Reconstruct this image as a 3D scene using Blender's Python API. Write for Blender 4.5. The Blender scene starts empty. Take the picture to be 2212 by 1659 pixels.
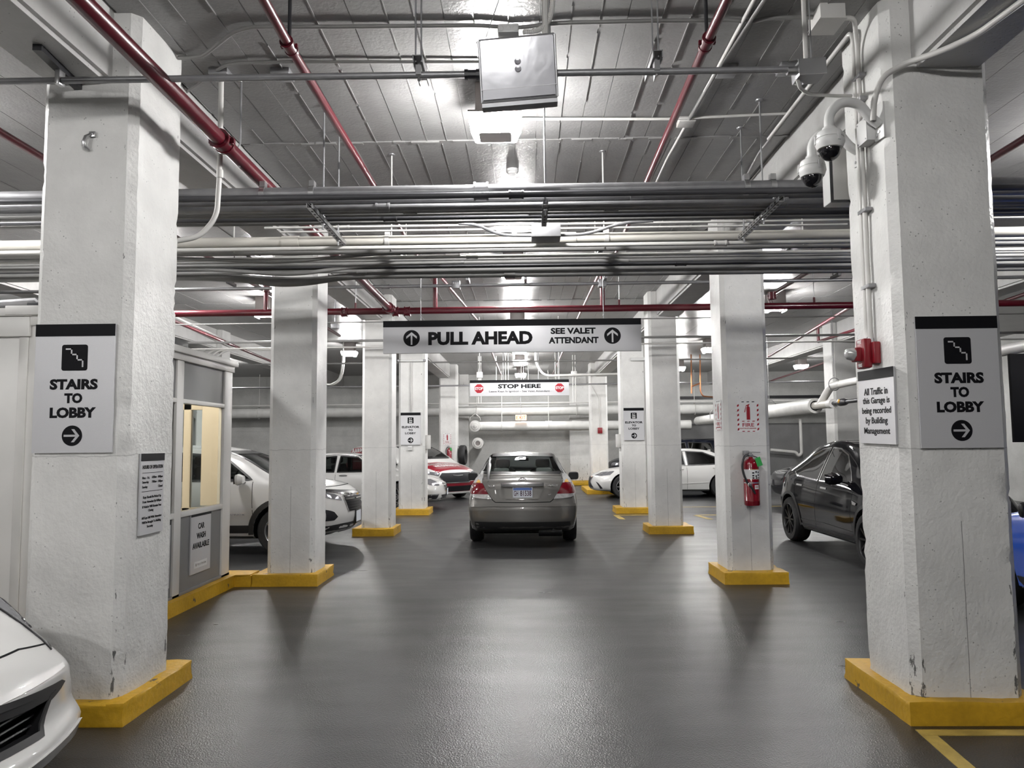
import bpy, bmesh, math, random
from mathutils import Vector, Matrix, noise
from mathutils.bvhtree import BVHTree
from mathutils.geometry import delaunay_2d_cdt
S = bpy.context.scene
C = bpy.context.collection
rng = random.Random(7)
PI = math.pi

# ------------------------------------------------------------------ camera, world, exposure
CAMH = 1.63
FPX, YAW, PITCH, ROLL = 1651.0, 0.01698, 0.07792, 0.00901
_f = Vector((-math.sin(YAW)*math.cos(PITCH), math.cos(YAW)*math.cos(PITCH), math.sin(PITCH)))
_r = Vector((math.cos(YAW), math.sin(YAW), 0))
_d = _f.cross(_r)
_r2 = math.cos(ROLL)*_r + math.sin(ROLL)*_d
_d2 = -math.sin(ROLL)*_r + math.cos(ROLL)*_d
cam = bpy.data.objects.new('camera', bpy.data.cameras.new('camera'))
C.objects.link(cam)
m = Matrix((_r2, -_d2, -_f)).transposed().to_4x4()
m.translation = (0, 0, CAMH)
cam.matrix_world = m
cam.data.sensor_fit = 'HORIZONTAL'
cam.data.sensor_width = 36.0
cam.data.lens = FPX/2212*36.0
cam.data.clip_start = 0.05
cam.data.clip_end = 200
S.camera = cam
w = bpy.data.worlds.new('world'); S.world = w
w.use_nodes = True
w.node_tree.nodes['Background'].inputs[0].default_value = (0.02, 0.02, 0.022, 1)
w.node_tree.nodes['Background'].inputs[1].default_value = 1.0
S.view_settings.view_transform = 'Standard'
S.view_settings.look = 'None'
S.view_settings.gamma = 1
S.view_settings.use_curve_mapping = False
S.view_settings.exposure = 0.0
LAMP = 305.0            # radiance of the ceiling fixtures' lenses
try:
    S.cycles.use_denoising = True
    S.cycles.max_bounces = 7
    S.cycles.diffuse_bounces = 4
    S.cycles.glossy_bounces = 3
    S.cycles.transparent_max_bounces = 12
    S.cycles.caustics_reflective = False
    S.cycles.caustics_refractive = False
    S.cycles.sample_clamp_indirect = 4.0
except Exception:
    pass

def at(u, v, x=None, y=None, z=None):
    """The world point on the plane x=, y= or z= that stands at pixel (u, v) of the survey photograph."""
    d = _r2*((u-1106)/FPX) + _d2*((v-829.5)/FPX) + _f
    if x is not None: t = x/d.x
    elif y is not None: t = y/d.y
    else: t = (z-CAMH)/d.z
    return Vector((0, 0, CAMH)) + d*t

# ------------------------------------------------------------------ materials
def mat(name, col, rough=.5, metal=0., bump=None, var=None, spec=None, coat=0., emit=None, trans=0., alpha=1., rvar=None, ior=None):
    """bump=(scale, strength[, detail]); var=(scale, amount) brightness mottling; rvar=(scale, amount) roughness mottling"""
    m = bpy.data.materials.new(name); m.use_nodes = True
    nt = m.node_tree; n = nt.nodes; b = n['Principled BSDF']
    b.inputs['Base Color'].default_value = (*col, 1)
    b.inputs['Roughness'].default_value = rough
    b.inputs['Metallic'].default_value = metal
    if spec is not None: b.inputs['Specular IOR Level'].default_value = spec
    if coat: 
        b.inputs['Coat Weight'].default_value = coat; b.inputs['Coat Roughness'].default_value = .03
    if trans: b.inputs['Transmission Weight'].default_value = trans
    if alpha < 1: b.inputs['Alpha'].default_value = alpha
    if ior: b.inputs['IOR'].default_value = ior
    if emit:
        b.inputs['Emission Color'].default_value = (*emit[0], 1); b.inputs['Emission Strength'].default_value = emit[1]
    tc = None
    def coord():
        nonlocal tc
        if tc is None: tc = n.new('ShaderNodeTexCoord')
        return tc.outputs['Object']
    def noi(scale, detail=3):
        t = n.new('ShaderNodeTexNoise'); t.inputs['Scale'].default_value = scale; t.inputs['Detail'].default_value = detail
        nt.links.new(coord(), t.inputs['Vector']); return t
    if bump:
        t = noi(bump[0], bump[2] if len(bump) > 2 else 3)
        bp = n.new('ShaderNodeBump'); bp.inputs['Strength'].default_value = bump[1]; bp.inputs['Distance'].default_value = .01
        nt.links.new(t.outputs['Fac'], bp.inputs['Height']); nt.links.new(bp.outputs['Normal'], b.inputs['Normal'])
    if var:
        t = noi(var[0], 5)
        mr = n.new('ShaderNodeMapRange'); mr.inputs['From Min'].default_value = .3; mr.inputs['From Max'].default_value = .7
        mr.inputs['To Min'].default_value = 1-var[1]; mr.inputs['To Max'].default_value = 1+var[1]
        nt.links.new(t.outputs['Fac'], mr.inputs['Value'])
        mx = n.new('ShaderNodeVectorMath'); mx.operation = 'SCALE'; mx.inputs[0].default_value = col
        nt.links.new(mr.outputs[0], mx.inputs['Scale']); nt.links.new(mx.outputs[0], b.inputs['Base Color'])
    if rvar:
        t = noi(rvar[0], 4)
        mr = n.new('ShaderNodeMapRange'); mr.inputs['From Min'].default_value = .3; mr.inputs['From Max'].default_value = .7
        mr.inputs['To Min'].default_value = max(.02, rough-rvar[1]); mr.inputs['To Max'].default_value = rough+rvar[1]
        nt.links.new(t.outputs['Fac'], mr.inputs['Value']); nt.links.new(mr.outputs[0], b.inputs['Roughness'])
    return m

class NT:
    """small helper to write node trees"""
    def __init__(s, m): s.m = m; s.nt = m.node_tree; s.n = s.nt.nodes; s.b = s.n['Principled BSDF']
    def new(s, t, **kw):
        x = s.n.new(t)
        for k, v in kw.items():
            if k.startswith('i_'):
                key = k[2:].replace('_', ' '); x.inputs[int(key) if key.isdigit() else key].default_value = v
            else: setattr(x, k, v)
        return x
    def link(s, a, b): s.nt.links.new(a, b)
    def math(s, op, a, b=None):
        x = s.n.new('ShaderNodeMath'); x.operation = op
        for i, v in enumerate((a, b)):
            if v is None: continue
            if hasattr(v, 'links'): s.link(v, x.inputs[i])
            else: x.inputs[i].default_value = v
        return x.outputs[0]
    def ramp(s, v, a, b, lo=0., hi=1.):
        x = s.n.new('ShaderNodeMapRange'); s.link(v, x.inputs['Value'])
        x.inputs['From Min'].default_value = a; x.inputs['From Max'].default_value = b
        x.inputs['To Min'].default_value = lo; x.inputs['To Max'].default_value = hi
        return x.outputs[0]
    def mix(s, f, a, b):
        x = s.n.new('ShaderNodeMix'); x.data_type = 'RGBA'
        if hasattr(f, 'links'): s.link(f, x.inputs[0])
        else: x.inputs[0].default_value = f
        for i, v in ((6, a), (7, b)):
            if hasattr(v, 'links'): s.link(v, x.inputs[i])
            else: x.inputs[i].default_value = (*v, 1)
        return x.outputs[2]

def concrete(name, col, rough=.45, pits=.5, bumpy=.35, joint=None, crack=False, scuff=None):
    """white-painted poured concrete: roller stipple, small blow holes, faint stains; joint = height of a pour line"""
    m = mat(name, col, rough); t = NT(m)
    tc = t.new('ShaderNodeTexCoord'); co = tc.outputs['Object']
    n1 = t.new('ShaderNodeTexNoise', i_Scale=1.6, i_Detail=6.); t.link(co, n1.inputs['Vector'])
    n2 = t.new('ShaderNodeTexNoise', i_Scale=38., i_Detail=6.); t.link(co, n2.inputs['Vector'])
    n3 = t.new('ShaderNodeTexNoise', i_Scale=7., i_Detail=5.); t.link(co, n3.inputs['Vector'])
    v = t.new('ShaderNodeTexVoronoi', i_Scale=34.); t.link(co, v.inputs['Vector'])
    pit = t.math('LESS_THAN', v.outputs['Distance'], .15)
    keep = t.ramp(n3.outputs['Fac'], .62-.12*pits, .66-.12*pits)
    pit = t.math('MULTIPLY', pit, keep)
    shade = t.ramp(n1.outputs['Fac'], .3, .7, .88, 1.06)
    shade = t.math('MULTIPLY', shade, t.ramp(n3.outputs['Fac'], .3, .7, .95, 1.03))
    c = t.new('ShaderNodeVectorMath', operation='SCALE'); c.inputs[0].default_value = col; t.link(shade, c.inputs['Scale'])
    colr = t.mix(t.math('MULTIPLY', pit, .55 if pits else 0.), c.outputs[0], (.12, .12, .12))
    h = t.math('ADD', t.math('MULTIPLY', n2.outputs['Fac'], bumpy), t.math('MULTIPLY', n3.outputs['Fac'], bumpy*1.6))
    h = t.math('SUBTRACT', h, t.math('MULTIPLY', pit, .8))
    if joint is not None or crack:
        sep = t.new('ShaderNodeSeparateXYZ'); t.link(co, sep.inputs[0])
        wob = t.math('MULTIPLY', t.math('SUBTRACT', n3.outputs['Fac'], .5), .05)
        if joint is not None:
            dz = t.math('ABSOLUTE', t.math('SUBTRACT', t.math('ADD', sep.outputs[2], wob), joint))
            ln = t.math('LESS_THAN', dz, .004)
            h = t.math('SUBTRACT', h, t.math('MULTIPLY', ln, .8))
            colr = t.mix(t.math('MULTIPLY', ln, .35), colr, (.2, .2, .2))
        if crack:
            dx = t.math('ABSOLUTE', t.math('ADD', sep.outputs[0], t.math('MULTIPLY', wob, .12)))
            ln = t.math('MULTIPLY', t.math('LESS_THAN', dx, .002), t.math('LESS_THAN', sep.outputs[2], 1.15))
            h = t.math('SUBTRACT', h, ln)
            colr = t.mix(t.math('MULTIPLY', ln, .7), colr, (.05, .05, .05))
    if scuff:      # black tyre and bumper scrapes on the lower corners
        ax = t.math('GREATER_THAN', t.math('ABSOLUTE', sep.outputs[0]), scuff[0]); ay = t.math('GREATER_THAN', t.math('ABSOLUTE', sep.outputs[1]), scuff[1])
        low = t.ramp(sep.outputs[2], 1.0, .15)
        mp = t.new('ShaderNodeMapping'); mp.inputs['Scale'].default_value = (1., 1., .22); t.link(co, mp.inputs['Vector'])
        n5 = t.new('ShaderNodeTexNoise', i_Scale=26., i_Detail=5., i_Roughness=.7); t.link(mp.outputs[0], n5.inputs['Vector'])
        sc = t.math('MULTIPLY', t.math('MULTIPLY', ax, ay), t.ramp(t.math('ADD', n5.outputs['Fac'], t.math('MULTIPLY', low, .10)), .66, .69))
        colr = t.mix(t.math('MULTIPLY', sc, .85), colr, (.03, .03, .03))
    bp = t.new('ShaderNodeBump', i_Strength=.55, i_Distance=.012); t.link(h, bp.inputs['Height'])
    t.link(bp.outputs[0], t.b.inputs['Normal']); t.link(colr, t.b.inputs['Base Color'])
    return m

def yellow_paint(name):
    col = (.62, .36, .02)
    m = mat(name, col, .5); t = NT(m)
    co = t.new('ShaderNodeTexCoord').outputs['Object']
    n1 = t.new('ShaderNodeTexNoise', i_Scale=3., i_Detail=6.); t.link(co, n1.inputs['Vector'])
    n2 = t.new('ShaderNodeTexNoise', i_Scale=30., i_Detail=5.); t.link(co, n2.inputs['Vector'])
    sh = t.math('MULTIPLY', t.ramp(n1.outputs['Fac'], .3, .7, .8, 1.12), t.ramp(n2.outputs['Fac'], .3, .7, .92, 1.06))
    c = t.new('ShaderNodeVectorMath', operation='SCALE'); c.inputs[0].default_value = col; t.link(sh, c.inputs['Scale'])
    n4 = t.new('ShaderNodeTexNoise', i_Scale=5.5, i_Detail=8., i_Roughness=.65); t.link(co, n4.inputs['Vector'])
    wear = t.ramp(n4.outputs['Fac'], .635, .66)
    colr = t.mix(wear, c.outputs[0], (.07, .06, .05))
    bp = t.new('ShaderNodeBump', i_Strength=.4, i_Distance=.01); t.link(n2.outputs['Fac'], bp.inputs['Height'])
    t.link(bp.outputs[0], t.b.inputs['Normal']); t.link(colr, t.b.inputs['Base Color'])
    return m

def epoxy_floor(name):
    """dark grey epoxy with a rolled-in grit: fine grains that glint, broad worn streaks along the traffic"""
    m = mat(name, (.07, .07, .073), .35); t = NT(m)
    co = t.new('ShaderNodeTexCoord').outputs['Object']
    n1 = t.new('ShaderNodeTexNoise', i_Scale=.55, i_Detail=5.); t.link(co, n1.inputs['Vector'])
    st = t.new('ShaderNodeMapping'); st.inputs['Scale'].default_value = (.8, 2.2, 1.); t.link(co, st.inputs['Vector'])
    n4 = t.new('ShaderNodeTexNoise', i_Scale=1.3, i_Detail=4.); t.link(st.outputs[0], n4.inputs['Vector'])
    n2 = t.new('ShaderNodeTexNoise', i_Scale=110., i_Detail=2.); t.link(co, n2.inputs['Vector'])
    n3 = t.new('ShaderNodeTexVoronoi', i_Scale=120.); t.link(co, n3.inputs['Vector'])
    shade = t.math('MULTIPLY', t.ramp(n1.outputs['Fac'], .3, .7, .8, 1.18), t.ramp(n4.outputs['Fac'], .3, .7, .88, 1.1))
    c = t.new('ShaderNodeVectorMath', operation='SCALE'); c.inputs[0].default_value = (.026, .026, .027); t.link(shade, c.inputs['Scale'])
    t.link(c.outputs[0], t.b.inputs['Base Color'])
    t.link(t.math('MULTIPLY', t.ramp(n4.outputs['Fac'], .3, .7, .35, .28), t.ramp(n1.outputs['Fac'], .3, .7, 1.15, .9)), t.b.inputs['Roughness'])
    t.b.inputs['Specular IOR Level'].default_value = .5
    h = t.math('ADD', n2.outputs['Fac'], t.math('MULTIPLY', n3.outputs['Distance'], .9))
    bp = t.new('ShaderNodeBump', i_Strength=.27, i_Distance=.006); t.link(h, bp.inputs['Height'])
    t.link(bp.outputs[0], t.b.inputs['Normal'])
    return m

def masonry(name, col, bw, bh):
    m = mat(name, col, .6); t = NT(m)
    co = t.new('ShaderNodeTexCoord').outputs['Object']
    n1 = t.new('ShaderNodeTexNoise', i_Scale=2., i_Detail=5.); t.link(co, n1.inputs['Vector'])
    n2 = t.new('ShaderNodeTexNoise', i_Scale=30., i_Detail=5.); t.link(co, n2.inputs['Vector'])
    sh = t.math('MULTIPLY', t.ramp(n1.outputs['Fac'], .3, .7, .86, 1.08), t.ramp(n2.outputs['Fac'], .3, .7, .95, 1.05))
    c = t.new('ShaderNodeVectorMath', operation='SCALE'); c.inputs[0].default_value = col; t.link(sh, c.inputs['Scale'])
    bp = t.new('ShaderNodeBump', i_Strength=.4, i_Distance=.01); t.link(n2.outputs['Fac'], bp.inputs['Height'])
    t.link(bp.outputs[0], t.b.inputs['Normal']); t.link(c.outputs[0], t.b.inputs['Base Color'])
    return m

M = {}
M['column'] = concrete('white_painted_concrete', (.76, .757, .74), .5, .5, .35, joint=1.58, crack=True, scuff=(.215, .225))
M['column_near'] = concrete('white_painted_rough_concrete', (.76, .757, .74), .42, .45, .95, joint=1.58, crack=False, scuff=(.235, .245))
M['column_cracked'] = concrete('white_painted_cracked_concrete', (.76, .757, .74), .42, .75, .9, joint=1.58, crack=True, scuff=(.255, .25))
M['ceiling'] = concrete('grey_painted_ceiling_concrete', (.25, .247, .245), .30, .15, .45)
M['beam'] = concrete('painted_beam_concrete', (.58, .575, .565), .42, .5, .4)
M['wall'] = masonry('grey_painted_wall', (.50, .50, .485), .4, .2)
M['wall_dark'] = masonry('dark_painted_wall', (.16, .16, .16), .4, .2)
M['floor'] = epoxy_floor('grey_epoxy_floor')
M['yellow'] = yellow_paint('worn_yellow_paint')
M['yellow_line'] = mat('yellow_floor_line', (.42, .30, .07), .5, var=(6, .3), bump=(60, .3))
M['red'] = mat('red_pipe_enamel', (.095, .005, .013), .28, var=(5, .15), coat=.25)
M['galv'] = mat('galvanised_steel', (.31, .31, .32), .40, .5, var=(9, .12))
M['conduit'] = mat('grey_painted_conduit', (.24, .237, .233), .45, .1, var=(5, .1))
M['conduit_dark'] = mat('dark_conduit', (.075, .075, .082), .42, .3)
M['conduit_white'] = mat('white_painted_conduit', (.62, .61, .59), .42, var=(4, .06))
M['pipe_tan'] = mat('pale_plastic_pipe', (.62, .60, .55), .4, var=(3, .06))
M['insul'] = mat('white_pipe_insulation', (.66, .66, .64), .5, var=(4, .08), bump=(6, .3))
M['zinc'] = mat('bright_zinc', (.62, .62, .63), .28, .9, bump=(6, .12))
M['lens'] = mat('glowing_lens', (1, 1, 1), .4, emit=((1, .985, .97), LAMP))
M['lens_far'] = M['lens']
M['warm_lens'] = mat('warm_lens', (1, 1, 1), .4, emit=((1, .86, .66), 45.))
M['reflector'] = mat('lamp_reflector', (.30, .27, .26), .35)
M['white_plastic'] = mat('white_plastic', (.70, .70, .69), .38)
M['white_paint'] = mat('white_paint', (.72, .71, .69), .4, var=(3, .04))
M['grey_panel'] = mat('grey_panel', (.20, .20, .205), .45, var=(3, .05))
M['beige'] = mat('beige_frame', (.64, .585, .50), .5)
M['black'] = mat('satin_black', (.012, .012, .015), .4)
M['black_gloss'] = mat('gloss_black', (.006, .006, .008), .06)
M['black_matte'] = mat('matte_black', (.008, .008, .009), .8, spec=.1)
M['rubber'] = mat('tyre_rubber', (.014, .014, .015), .62, bump=(40, .3))
M['silver_sign'] = mat('brushed_sign_silver', (.64, .64, .66), .34, .25, bump=(420, .16, 1))
M['silver_sign_smooth'] = mat('sign_silver', (.60, .60, .62), .35, .25)
M['ink'] = mat('black_vinyl', (.006, .006, .008), .55, spec=.15)
M['sign_white'] = mat('white_vinyl', (.78, .78, .78), .45)
M['sign_red'] = mat('red_vinyl', (.33, .010, .022), .4)
M['alarm_red'] = mat('red_alarm_plastic', (.22, .008, .016), .3)
M['ext_red'] = mat('red_extinguisher_enamel', (.21, .004, .014), .16, coat=.5)
M['green_tag'] = mat('green_tag', (.05, .42, .10), .5)
M['chrome'] = mat('chrome', (.75, .75, .76), .08, 1.)
M['alloy'] = mat('silver_alloy', (.45, .45, .46), .25, .8)
M['alloy_dark'] = mat('dark_alloy', (.02, .02, .022), .35, .4)
M['dark_glass'] = mat('dark_tinted_glass', (.008, .009, .010), .03, spec=.7)
M['clear_glass'] = mat('clear_glass', (.92, .96, .94), .01, trans=1., ior=1.06)
M['copper'] = mat('copper_tube', (.55, .24, .12), .3, .9)
M['exit'] = mat('exit_sign_glow', (1, .8, .6), .5, emit=((1, .55, .28), 2.2))
M['exit_red'] = mat('exit_letter_red', (.6, .03, .01), .5, emit=((1, .16, .05), .9))
M['blue'] = mat('blue_car_paint', (.012, .09, .55), .25, coat=1.)
M['plate_blue'] = mat('plate_blue', (.10, .18, .48), .4)
M['plate_white'] = mat('plate_white', (.68, .71, .76), .4)
M['plate_ink'] = mat('plate_ink', (.06, .02, .05), .5)
M['tail_red'] = mat('tail_light_red', (.13, .003, .009), .10, coat=.7)
M['lamp_clear'] = mat('lamp_clear_lens', (.62, .62, .62), .06, .5, bump=(30, .6))
M['headlight'] = mat('headlight_lens', (.30, .30, .32), .05, .6, bump=(22, .5))
M['amber'] = mat('amber_lens', (.55, .30, .06), .1)

# ------------------------------------------------------------------ mesh helpers
def box(bm, lo, hi, rot=None, bev=0.):
    lo = Vector(lo); hi = Vector(hi); c = (lo+hi)/2; s = hi-lo
    vs = bmesh.ops.create_cube(bm, size=1, matrix=Matrix.Translation(c) @ (rot.to_4x4() if rot else Matrix()) @ Matrix.Diagonal((abs(s.x), abs(s.y), abs(s.z), 1)))['verts']
    if bev:
        es = list({e for v in vs for e in v.link_edges})
        bmesh.ops.bevel(bm, geom=es, offset=bev, segments=2, profile=.5, affect='EDGES')
    return bm
def frame_from(d):
    d = d.normalized(); u = Vector((0, 0, 1)) if abs(d.z) < .9 else Vector((0, 1, 0))
    a = d.cross(u).normalized(); return a, a.cross(d).normalized()
def tube(bm, pts, r, seg=10, caps=True, closed=False):
    pts = [Vector(p) for p in pts]; n = len(pts); rings = []
    rr = r if isinstance(r, (list, tuple)) else [r]*n
    a = None
    for i, p in enumerate(pts):
        t = (pts[min(i+1, n-1)]-pts[max(i-1, 0)]) if not closed else (pts[(i+1) % n]-pts[i-1])
        t.normalize()
        if a is None: a, b = frame_from(t)
        else:
            a = (a-t*a.dot(t))
            if a.length < 1e-6: a, b = frame_from(t)
            a.normalize(); b = a.cross(t).normalized()
        rings.append([bm.verts.new(p+(a*math.cos(2*PI*k/seg)+b*math.sin(2*PI*k/seg))*rr[i]) for k in range(seg)])
    for i in range(n if closed else n-1):
        A, B = rings[i], rings[(i+1) % n]
        for k in range(seg):
            bm.faces.new((A[k], A[(k+1) % seg], B[(k+1) % seg], B[k]))
    if caps and not closed:
        bm.faces.new(rings[0][::-1]); bm.faces.new(rings[-1])
    return bm
def bend(pts, rad=.12, n=5):
    """round the corners of a polyline"""
    pts = [Vector(p) for p in pts]; out = [pts[0]]
    for i in range(1, len(pts)-1):
        a, p, b = pts[i-1], pts[i], pts[i+1]
        da, db = (a-p), (b-p); r = min(rad, da.length*.45, db.length*.45)
        A, B = p+da.normalized()*r, p+db.normalized()*r
        for k in range(n+1):
            t = k/n; out.append(A*(1-t)**2+p*2*t*(1-t)+B*t*t)
    out.append(pts[-1]); return out
def lathe(bm, prof, seg=20, mtx=None):
    """prof: (r, z) from bottom to top round the z axis"""
    rings = []
    for r, z in prof:
        rings.append([bm.verts.new((r*math.cos(2*PI*k/seg), r*math.sin(2*PI*k/seg), z)) for k in range(seg)] if r > 1e-6 else [bm.verts.new((0, 0, z))])
    for A, B in zip(rings, rings[1:]):
        if len(A) == 1 and len(B) == 1: continue
        for k in range(seg):
            k2 = (k+1) % seg
            if len(A) == 1: bm.faces.new((A[0], B[k2], B[k]))
            elif len(B) == 1: bm.faces.new((A[k], A[k2], B[0]))
            else: bm.faces.new((A[k], A[k2], B[k2], B[k]))
    if mtx is not None: bmesh.ops.transform(bm, matrix=mtx, verts=[v for R in rings for v in R])
    return bm
def prism(bm, poly, h, mtx=None):
    """poly in xy, extruded from z=0 to z=h"""
    a = [bm.verts.new((p[0], p[1], 0)) for p in poly]; b = [bm.verts.new((p[0], p[1], h)) for p in poly]
    n = len(poly)
    bm.faces.new(a[::-1]); bm.faces.new(b)
    for k in range(n): bm.faces.new((a[k], a[(k+1) % n], b[(k+1) % n], b[k]))
    if mtx is not None: bmesh.ops.transform(bm, matrix=mtx, verts=a+b)
    return bm
def new(): return bmesh.new()
def smooth_mesh(me, ang=35):
    for p in me.polygons: p.use_smooth = True
    try: me.set_sharp_from_angle(angle=math.radians(ang))
    except Exception: pass
def obj(name, bm, m, parent=None, smooth=True, fix=True):
    if fix: bmesh.ops.recalc_face_normals(bm, faces=bm.faces[:])
    me = bpy.data.meshes.new(name); bm.to_mesh(me); bm.free()
    if m is not None: me.materials.append(M[m] if isinstance(m, str) else m)
    if smooth: smooth_mesh(me)
    o = bpy.data.objects.new(name, me); C.objects.link(o)
    if parent: o.parent = parent
    return o
def tag(o, label=None, cat=None, group=None, kind=None):
    if label: o['label'] = label
    if cat: o['category'] = cat
    if group: o['group'] = group
    if kind: o['kind'] = kind
    return o
def thing(name, label, cat, loc=(0, 0, 0), rotz=0., group=None, kind=None):
    o = bpy.data.objects.new(name, None); C.objects.link(o); o.empty_display_size = .1
    o.location = loc; o.rotation_euler = (0, 0, rotz)
    return tag(o, label, cat, group, kind)
def copy_tree(o, label=None, group=None):
    c = o.copy(); C.objects.link(c)
    if label: c['label'] = label
    if group: c['group'] = group
    for ch in o.children:
        d = ch.copy(); C.objects.link(d); d.parent = c
        for g in ch.children:
            e = g.copy(); C.objects.link(e); e.parent = d
    return c
_DG = None
def text_bm(s, w, h, depth=.002, bold=.0, align=True):
    """lettering as a mesh in the xy plane, fitted to width w and height h, centred"""
    cu = bpy.data.curves.new('t', 'FONT'); cu.body = s; cu.size = 1; cu.offset = bold; cu.extrude = .001
    cu.resolution_u = 3; cu.align_x = 'CENTER'
    o = bpy.data.objects.new('t', cu); C.objects.link(o)
    dg = bpy.context.evaluated_depsgraph_get()
    me = bpy.data.meshes.new_from_object(o.evaluated_get(dg))
    bpy.data.objects.remove(o); bpy.data.curves.remove(cu)
    bm = bmesh.new(); bm.from_mesh(me); bpy.data.meshes.remove(me)
    xs = [v.co.x for v in bm.verts]; ys = [v.co.y for v in bm.verts]; zs = [v.co.z for v in bm.verts]
    cx, cy = (min(xs)+max(xs))/2, (min(ys)+max(ys))/2
    sx = w/(max(xs)-min(xs)); sy = h/(max(ys)-min(ys)) if h else sx
    z0 = min(zs); sz = depth/max(1e-6, max(zs)-z0)
    for v in bm.verts: v.co = Vector(((v.co.x-cx)*sx, (v.co.y-cy)*sy, (v.co.z-z0)*sz))
    return bm
def put(bm, mtx): bmesh.ops.transform(bm, matrix=mtx, verts=bm.verts[:]); return bm
def merge(a, b):
    me = bpy.data.meshes.new('tmp'); b.to_mesh(me); b.free(); a.from_mesh(me); bpy.data.meshes.remove(me); return a
def ngon(n, r, a0=0.): return [(r*math.cos(a0+2*PI*k/n), r*math.sin(a0+2*PI*k/n)) for k in range(n)]
def rrect(w, h, r, n=4):
    out = []
    for cx, cy, a in ((w/2-r, h/2-r, 0), (-w/2+r, h/2-r, PI/2), (-w/2+r, -h/2+r, PI), (w/2-r, -h/2+r, 1.5*PI)):
        for k in range(n+1): out.append((cx+r*math.cos(a+PI/2*k/n), cy+r*math.sin(a+PI/2*k/n)))
    return out
FACE_S = Matrix.Rotation(PI/2, 4, 'X')                       # xy plane -> facing -y (reads along +x)
FACE_E = Matrix.Rotation(PI/2, 4, 'Z') @ FACE_S              # facing +x (reads along +y)
FACE_W = Matrix.Rotation(-PI/2, 4, 'Z') @ FACE_S             # facing -x (reads along -y)
# ------------------------------------------------------------------ floor, walls, ceiling, beams
CEIL, BEAM = 4.40, 3.93
XW, YN, YF = 13.0, -7.0, 30.6
bm = box(new(), (-XW, YN, -.2), (XW, YF, 0))
tag(obj('floor', bm, 'floor', smooth=False), 'dark grey glossy epoxy garage floor', 'floor', kind='structure')
def wall(name, lo, hi, label, m='wall'):
    return tag(obj(name, box(new(), lo, hi), m, smooth=False), label, 'wall', kind='structure')
wall_far = wall('wall_far', (-XW, YF, 0), (XW, YF+.3, CEIL+.3), 'pale grey painted block wall at the far end of the garage')
wall('wall_left', (-XW-.3, YN, 0), (-XW, YF, CEIL+.3), 'painted wall beyond the cars parked on the booth side')
wall('wall_right', (XW, YN, 0), (XW+.3, YF, CEIL+.3), 'painted wall beyond the black and blue cars')
wall('wall_near', (-XW, YN-.3, 0), (XW, YN, CEIL+.3), 'painted wall behind the viewer')
# courses of board/block work on the far wall: thin proud strips, each its own piece
course = None
z = .16; k = 0
while z < 3.75:
    hgt = .205
    for x0, x1 in ((-12.9, -8.35), (-8.25, -2.75), (-2.65, 2.1), (2.2, 7.0), (7.1, 12.9)):
        d = .010+.012*rng.random()
        o = obj('course', box(new(), (x0, YF-d, z+.004), (x1, YF+.001, z+hgt-.004)), 'wall', wall_far, smooth=False)
    z += hgt
# shallow wall piers
for x0, x1 in ((-2.95, -2.25), (1.75, 2.55)):
    obj('pier', box(new(), (x0, YF-.28, 0), (x1, YF, CEIL)), 'column', wall_far, smooth=False)
obj('curb', box(new(), (1.0, YF-.75, 0), (3.2, YF-.28, .17), bev=.015), 'yellow', wall_far)
obj('wall_recess_panel', box(new(), (6.0, YF-.06, .3), (12.0, YF, 2.35)), 'wall_dark', wall_far, smooth=False)

# ceiling slab; the board-marked concrete of the middle bay is built board by board
ceil = tag(obj('ceiling', box(new(), (-XW, YN, CEIL+.012), (XW, YF, CEIL+.3)), 'ceiling', smooth=False), 'grey board-marked concrete ceiling', 'ceiling', kind='structure')
def boards(x0, x1, y0, y1, wd, zr, fins):
    x = x0; f = new()
    while x < x1-.05:
        wv = min(wd*(.85+.3*rng.random()), x1-x)
        dz = zr*rng.random()
        b = box(new(), (x+.002, y0, CEIL-dz), (x+wv-.002, y1, CEIL+.02))
        obj('board', b, 'ceiling', ceil, smooth=False)
        if fins and rng.random() < .85:          # squeezed-out concrete fin along the joint
            yy = y0+.05
            while yy < y1-.1:
                ln = .25+rng.random()*.9
                if rng.random() < .72:
                    h = .003+.006*rng.random(); e = min(yy+ln, y1)
                    jx = (rng.random()-.5)*.004
                    box(f, (x-.0035+jx, yy, CEIL-h-.005), (x+.0035+jx, e, CEIL+.01))
                yy += ln+.05
        x += wv
    if len(f.verts): tag(obj('formwork_fin', f, 'ceiling', ceil, smooth=False), kind='stuff')
    else: f.free()
for y0, y1 in ((-1.2, 6.78), (6.8, 9.9), (9.92, 14.6)):
    boards(-2.58, 2.42, y0, y1, .205, .006, True)
for y0, y1 in ((14.62, 22.0), (22.02, 30.5)):
    boards(-2.58, 2.42, y0, y1, .32, .009, False)
for x0, x1 in ((-7.4, -3.1), (2.9, 7.3)):
    for y0, y1 in ((1.0, 8.6), (8.62, 14.6), (14.62, 22.)):
        boards(x0, x1, y0, y1, .38, .008, False)
# rough joint ridges across the ceiling
f = new()
for yj in (6.79, 9.91, 14.61):
    x = -2.5
    while x < 2.35:
        ln = .05+.16*rng.random()
        box(f, (x, yj-.012-.012*rng.random(), CEIL-.006-.016*rng.random()), (x+ln, yj+.012+.012*rng.random(), CEIL+.01)); x += ln*.96
tag(obj('pour_joint_ridge', f, 'ceiling', ceil, smooth=False), kind='stuff')

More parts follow.
